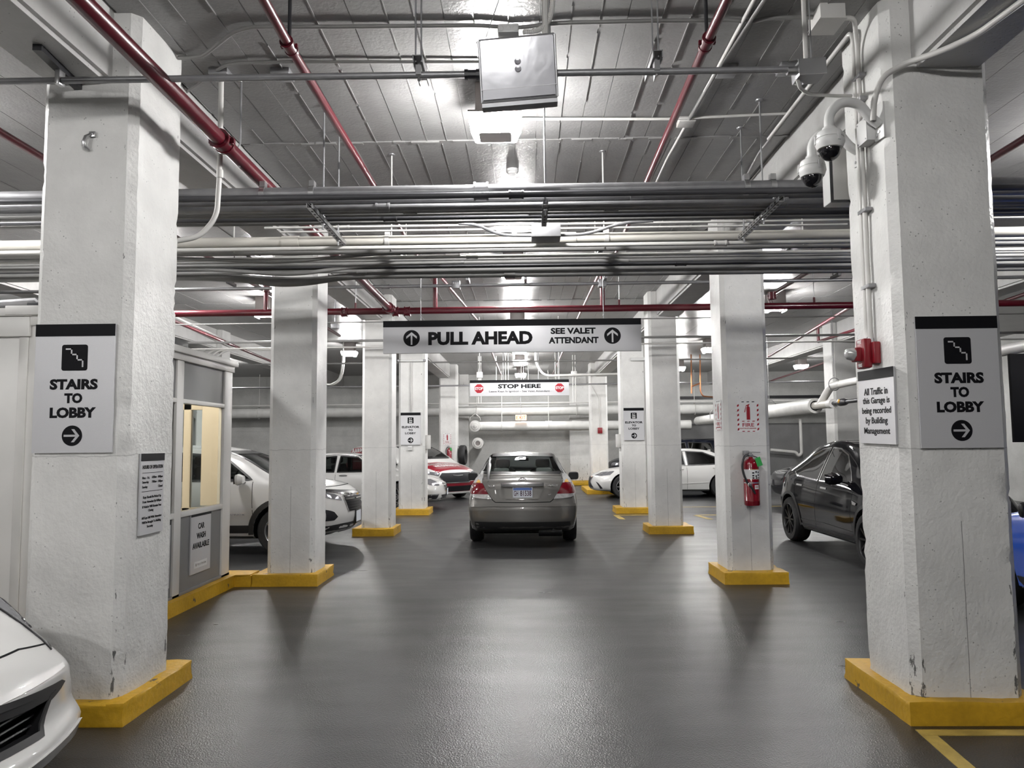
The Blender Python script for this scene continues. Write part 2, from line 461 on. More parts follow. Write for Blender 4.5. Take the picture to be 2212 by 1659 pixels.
BX = ((-7.72, -7.30, 'outer beam on the booth side'), (-3.02, -2.60, 'beam above the row of columns on the booth side'),
      (2.42, 2.86, 'beam above the row of columns with the fire extinguisher'), (7.30, 7.72, 'outer beam above the black car side'))
for x0, x1, lb in BX:
    b = box(new(), (x0, YN, BEAM), (x1, YF, CEIL+.02))
    bmesh.ops.bevel(b, geom=[e for e in b.edges if abs(e.verts[0].co.z-BEAM) < 1e-4 and abs(e.verts[1].co.z-BEAM) < 1e-4], offset=.03, segments=2, affect='EDGES')
    tag(obj('beam', b, 'beam'), 'long white concrete '+lb, 'beam', kind='structure')

# ------------------------------------------------------------------ columns
def shaft_bm(w, d, h, ch, rough, seed):
    """a chamfered column shaft with slightly knocked and uneven faces"""
    r = random.Random(seed)
    per = []
    def seg(a, b, n):
        for k in range(n): per.append((a[0]+(b[0]-a[0])*k/n, a[1]+(b[1]-a[1])*k/n))
    W, D = w/2, d/2; n = 9 if rough else 2
    P = [(-W+ch, -D), (W-ch, -D), (W, -D+ch), (W, D-ch), (W-ch, D), (-W+ch, D), (-W, D-ch), (-W, -D+ch)]
    for i in range(8): seg(P[i], P[(i+1) % 8], n if i % 2 == 0 else (2 if rough else 1))
    nz = 110 if rough else 14
    bm = bmesh.new(); rings = []
    off = Vector((r.random()*50, r.random()*50, 0))
    for i in range(nz+1):
        z = h*i/nz; ring = []
        for x, y in per:
            p = Vector((x, y, z)); a = rough
            if a:
                nn = noise.noise(p*5.5+off)*.0028+noise.noise(p*19+off)*.0018
                e = (abs(x) > W-ch-.012) and (abs(y) > D-ch-.012)
                if e:
                    c = .8*noise.noise(Vector((x*3, y*3, z*4.2))+off*1.7)+.7*noise.noise(Vector((x*9, y*9, z*15))+off)
                    nn -= max(0, c-.30)*.035
                dirv = Vector((x/W if abs(x) > W-ch-.01 else 0, y/D if abs(y) > D-ch-.01 else 0, 0))
                if dirv.length: p += dirv.normalized()*nn
            ring.append(bm.verts.new(p))
        rings.append(ring)
    m_ = len(per)
    for A, B in zip(rings, rings[1:]):
        for k in range(m_): bm.faces.new((A[k], A[(k+1) % m_], B[(k+1) % m_], B[k]))
    bm.faces.new(rings[0][::-1]); bm.faces.new(rings[-1])
    return bm
def curb_bm(x0, x1, y0, y1, h, seed):
    b = box(new(), (x0, y0, 0), (x1, y1, h))
    bmesh.ops.subdivide_edges(b, edges=b.edges[:], cuts=7, use_grid_fill=True)
    r = random.Random(seed); off = Vector((r.random()*40, r.random()*40, 0))
    for v in b.verts:
        edge = sum((abs(v.co.x-x0) < 1e-4 or abs(v.co.x-x1) < 1e-4, abs(v.co.y-y0) < 1e-4 or abs(v.co.y-y1) < 1e-4, abs(v.co.z-h) < 1e-4))
        n = Vector((noise.noise(v.co*4+off), noise.noise(v.co*4+off+Vector((9, 0, 0))), noise.noise(v.co*4+off+Vector((0, 9, 0)))))*.006
        if v.co.z < 1e-4: n.z = 0
        v.co += n
        if edge >= 2 and v.co.z > .02:
            c = Vector(((x0+x1)/2, (y0+y1)/2, 0)); q = (c-v.co); q.z = -.5 if abs(v.co.z-h) < .02 else 0
            v.co += q.normalized()*(.006+.03*max(0, noise.noise(v.co*6+off*2)-.1))
    return b
def column(x0, x1, y0, y1, curb, label, near=False, seed=1, yellow=True):
    cx, cy = (x0+x1)/2, (y0+y1)/2
    o = obj('column', shaft_bm(x1-x0, y1-y0, CEIL+.05, .05, bool(near), seed), near if near else 'column')
    o.location = (cx, cy, 0)
    tag(o, label, 'column', kind='structure')
    if curb:
        a0, a1, b0, b1, h = curb
        k = obj('yellow_curb', curb_bm(a0-cx, a1-cx, b0-cy, b1-cy, h, seed), 'yellow', o)
    return o
L1 = column(-3.05, -2.44, 4.64, 5.30, (-3.2, -2.37, 4.56, 5.50, .135), 'big white concrete column carrying the hours of operation board', 'column_near', 3)
R1 = column(2.25, 2.90, 4.62, 5.26, (2.185, 2.99, 4.545, 5.45, .135), 'big white concrete column carrying the dome cameras', 'column_cracked', 5)
L2 = column(-3.06, -2.50, 9.06, 9.62, (-3.20, -2.43, 8.97, 9.74, .14), 'white column in the corner of the booth kerb, with pitted face', False, 11)
R2 = column(2.345, 2.88, 9.06, 9.62, (2.26, 3.0, 8.93, 9.72, .14), 'white column carrying the red fire extinguisher and its signs', False, 12)
L3 = column(-2.98, -2.44, 13.88, 14.45, (-3.12, -2.37, 13.78, 14.6, .14), 'white column beside the white car with the big black grille', False, 13)
R3 = column(2.27, 2.82, 13.9, 14.45, (2.18, 2.98, 13.8, 14.55, .14), 'bare white column third along the extinguisher side', False, 14)
L4 = column(-2.98, -2.36, 17.92, 18.5, (-3.1, -2.25, 17.8, 18.6, .14), 'white column carrying the elevator sign with a white switch below it', False, 15)
R4 = column(2.24, 2.84, 17.92, 18.5, (2.07, 3.0, 17.8, 18.6, .14), 'white column carrying the elevator sign on the extinguisher side', False, 16)
L5 = column(-2.98, -2.36, 26.4, 27.0, None, 'far white column with a small fire sign behind the red minivan', False, 17)
R5 = column(2.24, 2.84, 26.4, 27.0, (1.95, 3.0, 24.6, 27.2, .14), 'far white column behind the nose of the white sedan', False, 18)
for x0, x1, y0, lb in ((7.2, 7.8, 17.9, 'outer white column behind the black hatchback'), (-7.8, -7.2, 17.9, 'outer white column above the booth roof'),
                       (7.2, 7.8, 26.4, 'outer white column at the far end behind the dark cars'), (-7.8, -7.2, 26.4, 'outer white column at the far end on the booth side')):
    column(x0, x1, y0, y0+.6, None, lb, False, 30)
# the booth's kerb joins the kerb of the second column
k = new()
box(k, (-3.47-.02, 5.2, 0), (-3.30, 9.30, .15)); box(k, (-3.47, 8.97, 0), (-3.19, 9.30, .15)); box(k, (-6.5, 5.2, 0), (-3.46, 9.30, .12))
bmesh.ops.remove_doubles(k, verts=k.verts[:], dist=.001)
# painted floor lines
def line(pts, wd, label):
    bm = new()
    for i_, (a, b) in enumerate(pts):
        a = Vector(a); b = Vector(b); t = (b-a).normalized(); n = Vector((-t.y, t.x))*wd/2
        vs = [bm.verts.new((p.x, p.y, zz)) for zz in (-.002-.0004*i_, .003+.0012*i_) for p in (a-n, b-n, b+n, a+n)]
        for f_ in ((0, 1, 2, 3), (4, 5, 6, 7), (0, 1, 5, 4), (1, 2, 6, 5), (2, 3, 7, 6), (3, 0, 4, 7)): bm.faces.new([vs[i] for i in f_])
    return tag(obj('floor_marking', bm, 'yellow_line', smooth=False), label, 'floor marking')
k.free()
p = at(1969, 1577, z=0); q = at(2060, 1659, z=0); d = (q-p)
pp = p+Vector((.06, -.04, 0))
line(((pp.xy, (pp+d*1.5).xy), ((pp.x-.04, pp.y-.005), (4.6, pp.y-.02))), .085, 'yellow corner line painted on the floor below the camera column')
p = at(1330, 1113, z=0); q = at(1345, 1122, z=0)
line(((p.xy, (p+(q-p)*1.0).xy), (p.xy, (p.x+1.2, p.y))), .12, 'pale yellow corner line painted beside the far elevator column')
p = at(1503, 1113, z=0); q = at(1536, 1122, z=0)
line(((p.xy, q.xy), (p.xy, (p.x+1.6, p.y+.05))), .12, 'short yellow line painted on the bright floor beyond the extinguisher column')
line((((3.2, 19.5), (9., 19.5)),), .08, 'faint pale line painted across the parking bays before the white sedan')

# ------------------------------------------------------------------ ceiling lights
def ceiling_light(x, y, label, z=CEIL, group=None, first=[None]):
    if first[0] is None:
        t = thing('ceiling_light', label, 'light', (x, y, z), 0, group)
        b = box(new(), (-.15, -.15, -.25), (.15, .15, 0), bev=.012); box(b, (-.205, -.175, -.25), (.205, .175, -.235))
        obj('housing', b, 'reflector', t)
        b = new(); R = rrect(.40, .34, .035); Q = rrect(.33, .27, .03)
        n = len(R); rings = []
        for poly, zz in ((R, -.251), (R, -.285), (Q, -.375)): rings.append([b.verts.new((p_[0], p_[1], zz)) for p_ in poly])
        for A, B in zip(rings, rings[1:]):
            for k_ in range(n): b.faces.new((A[k_], A[(k_+1) % n], B[(k_+1) % n], B[k_]))
        b.faces.new(rings[0]); b.faces.new(rings[-1])
        obj('lens', b, 'lens', t)
        b = new(); prism(b, rrect(.25, .19, .02), .012, Matrix.Translation((0, 0, -.386)))
        obj('diffuser_plate', b, 'reflector', t)
        first[0] = t; return t
    c = copy_tree(first[0], label, group); c.location = (x, y, z)
    return c
ceiling_light(-.21, 5.80, 'bright square ceiling light behind the hanging steel box')
ceiling_light(-.2, .55, 'ceiling light over the lane above the viewer')
ceiling_light(-.2, -4.4, 'ceiling light over the lane far behind the viewer')
ceiling_light(-.15, 10.9, 'ceiling light above the pull ahead sign, mostly hidden by the pipe racks')
ceiling_light(-.14, 15.6, 'ceiling light over the lane just beyond the pull ahead sign')
ceiling_light(-.14, 20.4, 'upper of the two lights seen above the stop here sign')
ceiling_light(-.15, 23.2, 'lower of the two lights seen above the stop here sign')
ceiling_light(-.15, 27.6, 'farthest ceiling light over the lane')
for x, y, lb in ((-5.1, 5.2, 'ceiling light over the near end of the booth'), (-5.2, 10.4, 'ceiling light over the white car beside the booth'), (-4.85, 14.1, 'oval glow of the light beside the pitted column, left of it'),
                 (-4.75, 20.5, 'ceiling light with two white hoses hanging below it'), (-9.85, 24.5, 'small far light left above the booth roof'), (-9.8, 12.5, 'ceiling light deep in the bay behind the booth'),
                 (4.66, 14.1, 'ceiling light just right of the extinguisher column'), (5.0, 20.6, 'far light between the two right-hand columns'), (9.26, 20.5, 'far light low above the grey insulated pipe'),
                 (9.2, 25.5, 'farther light low above the grey insulated pipe'), (-5.0, -.5, 'ceiling light behind the viewer on the booth side'),
                 (5.3, 6.3, 'ceiling light over the blue car at the right edge'), (5.2, 25.8, 'farthest ceiling light above the white sedan')):
    ceiling_light(x, y, lb)
# ------------------------------------------------------------------ overhead pipe racks running across the lane
def pipe(name, pts, r, m, label, cat, group=None, seg=12, couplings=(), cr=1.25, cl=.09, cm=None, rad=None, parent=None):
    o = obj(name, tube(new(), bend(pts, rad) if rad else pts, r, seg), m, parent)
    if label: tag(o, label, cat, group)
    for c, ax in couplings:
        c = Vector(c); a = Vector(ax).normalized()
        b = tube(new(), [c-a*cl/2, c+a*cl/2], r*cr, seg); tube(b, [c-a*cl*.62, c-a*cl*.45], r*cr*1.12, seg); tube(b, [c+a*cl*.45, c+a*cl*.62], r*cr*1.12, seg)
        obj('coupling', b, cm or m, o)
    return o
ORD = ('first', 'second', 'third', 'fourth', 'fifth', 'sixth', 'seventh', 'eighth', 'ninth', 'tenth')
def cross(px, z, r, m, label, x0=-11.5, x1=11.5, coup=(), grp=None, slope=0.0):
    """a straight run across the lane whose mid line stands at height px in the photo at its centre"""
    y = at(1130, px, z=z).y
    cs = [((cx, y, z+slope*cx), (1, 0, 0)) for cx in coup]
    return pipe('conduit', [(x0, y, z+slope*x0), (0, y, z), (x1, y, z+slope*x1)], r, m, label, 'conduit', grp, 12, cs), y
# front rack
front = ((412, 3.56, .052, 'galv', (-.32,)), (420, 3.485, .024, 'conduit_dark', (-.05,)), (430, 3.56, .030, 'galv', (.9,)), (444, 3.485, .026, 'galv', (-1.1, 2.0)),
         (452, 3.49, .020, 'conduit', (-.9, .7)), (459, 3.49, .018, 'conduit', (.1,)), (467, 3.50, .022, 'conduit_dark', (-1.1, 1.95)), (475, 3.49, .020, 'conduit', ()))
names = ('thick grey conduit topmost in the front overhead pipe rack', 'dark conduit just under the thick top pipe of the front rack', 'grey conduit third from the top in the front pipe rack',
         'wider grey conduit below the first gap in the front pipe rack', 'thin grey conduit fifth from the top in the front rack', 'thin grey conduit sixth from the top in the front rack',
         'black conduit near the bottom of the front pipe rack', 'lowest thin grey conduit of the front pipe rack')
for (px, z, r, m_, cp), lb in zip(front, names):
    cross(px, z, r, m_, lb, coup=cp, grp='conduits of the front rack')
cross(485, 3.56, .011, 'conduit_white', 'thin pale conduit between the two pipe racks, upper one', x0=-2.3, coup=(-1.6,))
cross(494.5, 3.56, .010, 'conduit_white', 'thin bright conduit just above the pale drain pipe', x0=-2.2, x1=2.9, coup=(-.3,))
# rear rack
drain, yd = cross(516, 3.50, .050, 'pipe_tan', 'thick pale plastic drain pipe along the top of the rear rack', coup=())
for cx in (-2.22, .32):
    obj('socket', tube(new(), [(cx, yd, 3.5), (cx+.16, yd, 3.5)], .056, 14), 'pipe_tan', drain)
rear = ((531, 3.39, .019, 'conduit_white', (1.75,)), (538, 3.47, .030, 'conduit', ()), (552.5, 3.44, .018, 'conduit_white', (-.5,)), (558, 3.46, .016, 'conduit', ()), (565, 3.46, .020, 'conduit', (-.9, 1.0)),
        (573, 3.45, .022, 'conduit_dark', (1.6,)), (581, 3.45, .020, 'conduit', (-1.7,)))
names = ('bright thin conduit hugging the underside of the pale drain pipe', 'grey conduit in shadow behind the pale drain pipe', 'bright conduit third from the top in the rear rack', 'thin dark grey conduit under the bright one of the rear rack',
         'grey conduit fifth from the top in the rear rack', 'dark conduit sixth from the top in the rear rack', 'grey conduit just above the lowest of the rear rack')
for (px, z, r, m_, cp), lb in zip(rear, names):
    cross(px, z, r, m_, lb, coup=cp, grp='conduits of the rear rack')
y9 = at(1130, 591, z=3.42).y
pts = [(-11, y9, 3.44), (-3.6, y9, 3.43), (-3.0, y9, 3.40), (-2.6, y9, 3.345), (-2.35, y9, 3.35), (-1.9, y9, 3.41), (-1.6, y9, 3.42), (11, y9, 3.42)]
pipe('conduit', bend(pts, .3, 4), .038, 'conduit', 'thick sagging conduit lowest in the rear pipe rack', 'conduit', couplings=(((-.15, y9, 3.42), (1, 0, 0)),))
for i, (px, z, sag) in enumerate(((546, 3.44, .05), (569, 3.425, .07), (586, 3.46, .05))):
    y = at(1130, px, z=z).y+.04
    pts = [(-9, y, z+.01), (-3.3, y, z), (-2.85, y, z-sag*.5), (-2.5, y, z-sag), (-2.2, y, z-sag*.9), (-1.8, y, z-.01), (-1.4, y, z+.02), (-.6, y, z+.03)]
    pipe('conduit', bend(pts, .3, 4), .017+.004*i, 'conduit', ('upper', 'middle', 'lower')[i]+' wavy grey conduit dipping near the booth end of the rear rack', 'conduit')
# trapeze hangers
def hanger(x, y0, y1, z, top, label, rods, m='zinc', w_=.042):
    t = thing('trapeze_hanger', label, 'pipe hanger', (x, y0, z))
    L = y1-y0; h = w_/2
    b = new()
    for lo, hi in (((-h, 0, 0), (-h+.004, L, .042)), ((h-.004, 0, 0), (h, L, .042)), ((-h, 0, 0), (h, L, .004)), ((-h, 0, .038), (-h+.013, L, .042)), ((h-.013, 0, .038), (h, L, .042))): box(b, lo, hi)
    obj('strut', b, m, t, smooth=False)
    k_ = .07
    s = new()
    while k_ < L-.05:
        box(s, (-.008, k_, -.0015), (.008, k_+.028, .001)); box(s, (-h-.0012, k_, .013), (-h+.001, k_+.028, .026)); k_ += .075
    tag(obj('slot', s, 'black', t, smooth=False), kind='stuff')
    for ry, m2 in rods:
        b = tube(new(), [(0, ry-y0, -.05), (0, ry-y0, top-z)], .007, 8)
        obj('rod', b, m2, t)
        b = new(); prism(b, ngon(6, .016), .012, Matrix.Translation((0, ry-y0, -.014))); obj('nut', b, 'zinc', t)
        b = new(); prism(b, ngon(6, .016), .012, Matrix.Translation((0, ry-y0, .046)))
        obj('nut', b, 'zinc', t)
        b = new(); lathe(b, [(0, -.02), (.03, -.012), (.035, 0), (0, 0)], 10, Matrix.Translation((0, ry-y0, top-z)))
        obj('ceiling_flange', b, 'galv', t)
    return t
hanger(-1.615, 5.62, 6.72, 3.415, CEIL, 'slotted strut hanger of the front rack on the booth side', ((6.02, 'galv'), (6.52, 'galv')))
hanger(.17, 5.62, 6.2, 3.415, CEIL, 'slotted strut hanger of the front rack in mid lane', ((5.72, 'galv'),), m='galv')
hanger(1.93, 5.62, 6.72, 3.415, CEIL, 'slotted strut hanger of the front rack on the camera column side', ((6.05, 'galv'), (6.6, 'galv')))
hanger(-1.25, 7.06, 8.3, 3.515, CEIL, 'strut hanger of the rear rack with the white saddle, booth side', ((7.09, 'conduit_white'), (7.98, 'conduit_white')), m='galv')
hanger(.76, 7.06, 8.3, 3.515, CEIL, 'strut hanger of the rear rack with the white saddle, near mid lane', ((7.09, 'conduit_white'), (7.98, 'conduit_white')), m='galv')
hanger(2.62, 7.06, 8.3, 3.515, BEAM, 'strut hanger of the rear rack under the beam behind the cameras', ((7.09, 'conduit_white'),), m='galv')
hanger(-2.75, 7.06, 8.3, 3.515, BEAM, 'strut hanger of the rear rack under the beam on the booth side', ((7.09, 'conduit_white'),), m='galv')
# saddles on the thick pipes
y1_ = at(1130, 412, z=3.56).y
for x, y, z, r in ((-1.25, yd, 3.5, .050), (.76, yd, 3.5, .050), (-1.62, y1_, 3.56, .052), (-2.0, y1_, 3.56, .052), (1.70, y1_, 3.56, .052), (1.90, y1_, 3.56, .052)):
    b = tube(new(), [(x-.02, y, z), (x+.02, y, z)], r+.006, 14); box(b, (x-.02, y-.03, z+r), (x+.02, y+.03, z+r+.045))
    tag(obj('pipe_clamp', b, 'zinc' if y < 6 else 'conduit_white'), 'saddle clamp round the %s, %s' % ('thick grey top conduit' if y < 6 else 'pale drain pipe', {-1.25: 'booth side', .76: 'near mid lane', -1.62: 'at the booth side hanger', -2.0: 'left of the booth side hanger', 1.7: 'left of the camera side hanger', 1.9: 'at the camera side hanger'}[x]), 'pipe clamp')
# junction box among the racks
jb = tag(obj('junction_box', box(new(), (.07, 6.42, 3.395), (.32, 6.62, 3.50), bev=.004), 'galv'), 'steel junction box with two bent conduits between the pipe racks', 'junction box')
for s, pts in ((0, [(-.55, 6.36, 3.5), (-.40, 6.4, 3.5), (-.2, 6.5, 3.43), (.07, 6.52, 3.43)]), (1, [(.32, 6.52, 3.43), (.55, 6.5, 3.43), (.85, 6.4, 3.5), (1.1, 6.36, 3.5)])):
    obj('bent_conduit', tube(new(), bend(pts, .12), .014, 8), 'galv', jb)

# grey conduit behind the racks
y2 = 10.35; z2 = 3.80
g, _y = None, None
cn = pipe('conduit', [(-11, y2, z2-.02), (11, y2, z2+.03)], .024, 'galv', 'long grey conduit behind the racks above the red cross main', 'conduit', couplings=(((-1.9, y2, z2), (1, 0, 0)),))
for px, mm in ((505, 'dark'), (795, 'dark'), (1012, 'b'), (1305, 'b'), (1800, 'dark'), (1135, 'b')):
    p = at(px, 606, y=y2)
    b = new(); box(b, (p.x-.02, y2-.22, z2+.03), (p.x+.02, y2+.05, z2+.07)); tube(b, [(p.x, y2, z2+.05), (p.x, y2, CEIL)], .006, 6)
    obj('strut_clip', b, 'black' if mm == 'dark' else 'galv', cn)
for px, lb in ((985, 'small junction box on the grey conduit above the pull ahead sign, booth side'), (1301, 'small junction box on the grey conduit above the riser of the red main')):
    p = at(px, 605, y=y2-.02)
    b = box(new(), (p.x-.055, y2-.05, z2-.045), (p.x+.055, y2+.05, z2+.06), bev=.004)
    o = tag(obj('junction_box', b, 'galv'), lb, 'junction box')
    for dx in (-.03, 0, .03): obj('knockout', put(lathe(new(), [(0, 0), (.011, 0), (.011, .002), (0, .002)], 12), Matrix.Translation((p.x+dx, y2-.05, z2+.03)) @ FACE_S), 'zinc', o)

# ------------------------------------------------------------------ red sprinkler pipes
yr = 10.62
A = at(375, 682, y=yr); B = at(1536, 662, y=yr); zr = (A.z+B.z)/2
cm_ = pipe('sprinkler_pipe', [(-11.5, yr, zr), (11.5, yr, zr+.02)], .048, 'red', 'thick red sprinkler main running across the lane above the pull ahead sign', 'sprinkler pipe', seg=16)
def ring(c, ax, r, l, parent, m='red', bolts=True):
    c = Vector(c); a = Vector(ax).normalized()
    b = tube(new(), [c-a*l/2, c+a*l/2], r*1.28, 14); tube(b, [c-a*l*.62, c-a*l*.38], r*1.42, 14); tube(b, [c+a*l*.38, c+a*l*.62], r*1.42, 14)
    if bolts:
        u, v = frame_from(a)
        for s in (1, -1):
            q = c+u*s*r*1.45; tube(b, [q-v*r*.5, q+v*r*.5], r*.24, 6); box(b, q-Vector((r, r, r))*.3, q+Vector((r, r, r))*.3)
    return obj('grooved_coupling', b, m, parent)
for px in (745, 855, 880):
    p = at(px, 672, y=yr); ring((p.x, yr, zr), (1, 0, 0), .05, .07, cm_)
zb = 4.08      # height of the branch lines
def along(name, x, y0, y1, z, r, label, coup=(), slope=0.):
    return pipe(name, [(x, y0, z), (x+slope*(y1-y0), y1, z)], r, 'red', label, 'sprinkler pipe', seg=14)
# booth-side main: from over the viewer to the cross main
pa = at(177, 4, z=3.85); pb = Vector(at(848, 672, y=yr-.02)); pb.y = yr-.05; pb.z = zr
d_ = (pb-pa)
o = pipe('sprinkler_pipe', [pa-d_*.9, pb], .052, 'red', 'thick red sprinkler pipe slanting past the booth-side column', 'sprinkler pipe', seg=16)
p = pa+d_*((at(480, 318, y=1).x/at(480, 318, y=1).y*0)+.0)
def onpipe(px):
    best = None
    for i in range(1001):
        q = pa+d_*(i/1000); c_ = q-Vector((0, 0, CAMH)); u = 1106+FPX*c_.dot(_r2)/c_.dot(_f)
        if best is None or abs(u-px) < best[0]: best = (abs(u-px), q)
    return best[1]
ring(onpipe(480), d_, .052, .09, o); ring(onpipe(840), d_, .052, .06, o)
b = tube(new(), [onpipe(518)+Vector((0, 0, -.06)), onpipe(518)+Vector((-.05, 0, .02)), onpipe(518)+Vector((0, 0, .12)), Vector((onpipe(518).x, onpipe(518).y, CEIL))], .007, 6)
obj('hanger_rod', b, 'galv', o)
def branch(x0, label, pts):
    o = pipe('sprinkler_pipe', pts, .030, 'red', label, 'sprinkler pipe', seg=12); return o
q0, q1, q2 = at(570, 0, z=zb), at(625, 100, z=zb), at(812, 410, z=zb)
o = branch(0, 'thin red branch pipe over the lane, booth side', [q0+(q0-q1)*3, q1, q2, at(940, 615, z=zb)])
ring(q1, q2-q1, .03, .10, o)
obj('hanger_rod', tube(new(), [q1+Vector((0, 0, .02)), Vector((q1.x, q1.y, CEIL))], .012, 8), 'black', o)
e = Vector((at(940, 620, y=yr).x, yr, zr))
obj('riser', tube(new(), [e, Vector((e.x, yr, zb))], .034, 12), 'red', o); ring((e.x, yr, zb-.05), (0, 0, 1), .034, .07, o)
tailb = pipe('branch_tail', [(e.x, yr, zb), (e.x+.35, 15.5, zb), (e.x+.4, 27, zb)], .026, 'red', None, None, parent=o)
q0, q1, q2 = at(1570, 0, z=zb), at(1527, 92, z=zb), at(1395, 398, z=zb)
o = branch(0, 'thin red branch pipe over the lane on the dome camera side', [q0+(q0-q1)*3, q1, q2, at(1304, 610, z=zb)])
ring(q1, q2-q1, .03, .10, o)
obj('hanger_rod', tube(new(), [q1+Vector((0, 0, .02)), Vector((q1.x, q1.y, CEIL))], .012, 8), 'black', o)
e = Vector((at(1301, 620, y=yr).x, yr, zr))
obj('riser', tube(new(), [e, Vector((e.x, yr, zb))], .036, 12), 'red', o); ring((e.x, yr, zb-.05), (0, 0, 1), .036, .07, o)
pipe('branch_tail', [(e.x, yr, zb), (e.x-.05, 15.5, zb), (e.x-.1, 27, zb)], .026, 'red', None, None, parent=o)
# bays beside the lane
p0 = at(2212, 300, z=3.9); p1 = at(1660, 640, z=3.9)
o = branch(0, 'dark red sprinkler pipe beyond the camera column, running down to the cross main', [p0+(p0-p1)*.8, p1]); 
e = Vector((at(1668, 640, y=yr).x, yr, zr)); obj('riser', tube(new(), [e, Vector((p1.x, p1.y, 3.9))], .036, 12), 'red', o); ring(e+Vector((0, 0, .16)), (0, 0, 1), .04, .08, o)
p0 = at(0, 285, z=3.95); p1 = at(575, 630, z=3.95)
o = branch(0, 'dark red sprinkler pipe beyond the booth-side column', [p0+(p0-p1)*.8, p1, p1+(p1-p0)*.8])
e = Vector((at(575, 640, y=yr).x, yr, zr)); obj('riser', tube(new(), [e, Vector((e.x, yr, 3.95))], .036, 12), 'red', o); ring((e.x, yr, 3.85), (0, 0, 1), .036, .09, o)
for px, lb in ((768, 'booth side'), (1338, 'mid lane'), (1759, 'outer')):
    p = at(px, 660, y=yr); b = tube(new(), [(p.x, yr, zr+.03), (p.x, yr, zr+.13)], .016, 8)
    h_ = obj('hanger_sleeve', b, 'red', cm_); obj('hanger_rod', tube(new(), [(p.x, yr, zr+.12), (p.x, yr, CEIL)], .006, 6), 'galv', cm_)
p0 = at(375, 693, z=3.75); p1 = at(560, 770, z=3.75)
branch(0, 'bright red thin pipe over the booth roof', [p0-(p1-p0)*.6, p1, p1+(p1-p0)*1.5])
p0 = at(1855, 710, z=3.7); p1 = at(1768, 738, z=3.7)
o = branch(0, 'bright red thin pipe beyond the extinguisher column', [p0+(p0-p1)*2, p1]); obj('drop', tube(new(), [p1, p1+Vector((0, 0, .3))], .03, 10), 'red', o)
p0 = at(1740, 722, z=3.8); p1 = at(1660, 770, z=3.8)
branch(0, 'thin red pipe ending at the beam beside the extinguisher column', [p0+(p0-p1)*1.5, p1])
p0 = at(1850, 760, z=3.75); p1 = at(1660, 825, z=3.75)
branch(0, 'thin dark red pipe low under the outer beam', [p0+(p0-p1), p1])
p0 = at(780, 650, z=4.32); p1 = at(850, 740, z=4.32)
branch(0, 'dark red pipe between the second and third booth-side columns', [p0, p1, p1+(p1-p0)*.6])

# ------------------------------------------------------------------ near conduit and what hangs from it
yc = 4.40
a, b_ = at(0, 176, y=yc), at(1720, 150, y=yc)
nc = pipe('conduit', [(a.x-2.2, yc, a.z-.03), (a.x, yc, a.z), (b_.x, yc, b_.z)], .020, 'galv', 'long grey conduit crossing in front of the column heads and behind the steel box', 'conduit', couplings=())
for px in (1020,):
    p = at(px, 161, y=yc); b = tube(new(), [(p.x-.04, yc, p.z), (p.x+.04, yc, p.z)], .026, 10); tube(b, [(p.x-.045, yc, p.z), (p.x-.025, yc, p.z)], .031, 10); tube(b, [(p.x+.025, yc, p.z), (p.x+.045, yc, p.z)], .031, 10)
    obj('coupling', b, 'black', nc)
for px, py in ((905, 155), (1418, 145)):
    p = at(px, py, y=yc)
    h = thing('conduit_hanger', 'twin-rod strut hanger of the near conduit, %s of the steel box' % ('booth side' if px < 1000 else 'camera side'), 'pipe hanger', (p.x, yc, p.z))
    b = new(); box(b, (-.03, -.06, .03), (-.024, .25, .075)); box(b, (.024, -.06, .03), (.03, .25, .075)); box(b, (-.03, -.06, .07), (.03, .25, .075))
    obj('strut', b, 'galv', h, smooth=False)
    for dx in (-.02, .014): obj('rod', tube(new(), [(dx, .0, .06), (dx, .0, CEIL-p.z)], .005, 6), 'galv', h)
    b = tube(new(), [(0, 0, -.055), (0, 0, .05)], .009, 8); box(b, (-.016, -.03, -.03), (.016, .03, .03)); obj('clamp', b, 'zinc', h)
p = at(135, 180, y=4.45)
h = thing('conduit_hanger', 'black strut bracket under the beam holding the near conduit at the booth-side column', 'pipe hanger', (p.x+.03, 4.45, p.z))
b = new(); box(b, (-.05, -.30, .05), (.0, .25, .10), Matrix.Rotation(.1, 3, 'Z')); obj('strut', b, 'black', h, smooth=False)
b = box(new(), (-.03, -.08, -.04), (.0, -.02, .06), bev=.004); obj('clamp', b, 'zinc', h)
obj('rod', tube(new(), [(-.02, .1, .08), (-.02, .1, BEAM-p.z)], .006, 6), 'galv', h)
# hanging steel box
yb = 4.28
c4 = [at(1034, 88, y=yb-.045), at(1197, 73, y=yb-.045), at(1204, 208, y=yb+.04), at(1041, 222, y=yb+.04)]
t = thing('hanging_steel_box', 'tilted galvanised steel box hanging in front of the bright ceiling light', 'steel box', tuple((c4[0]+c4[2])/2))
o0 = (c4[0]+c4[2])/2
def quad_panel(c, y0, y1, inset=0.):
    cc = sum(c, Vector())/4; b = bmesh.new()
    pts = [cc+(p-cc)*(1-inset) for p in c]
    A = [b.verts.new((p.x-o0.x, p.y-o0.y+y0-yb, p.z-o0.z)) for p in pts]; B = [b.verts.new((p.x-o0.x, p.y-o0.y+y1-yb, p.z-o0.z)) for p in pts]
    b.faces.new(A); b.faces.new(B[::-1])
    for k in range(4): b.faces.new((A[k], A[(k+1) % 4], B[(k+1) % 4], B[k]))
    return b
M['box_steel'] = mat('hammered_steel', (.44, .44, .47), .20, .12, bump=(8, .16), var=(3, .06))
obj('shell', quad_panel(c4, yb, yb+.10), 'box_steel', t, smooth=False)
fr = new()
for i in range(4):
    tube(fr, [c4[i]-o0, c4[(i+1) % 4]-o0], .007, 6)
obj('rim', fr, 'galv', t)
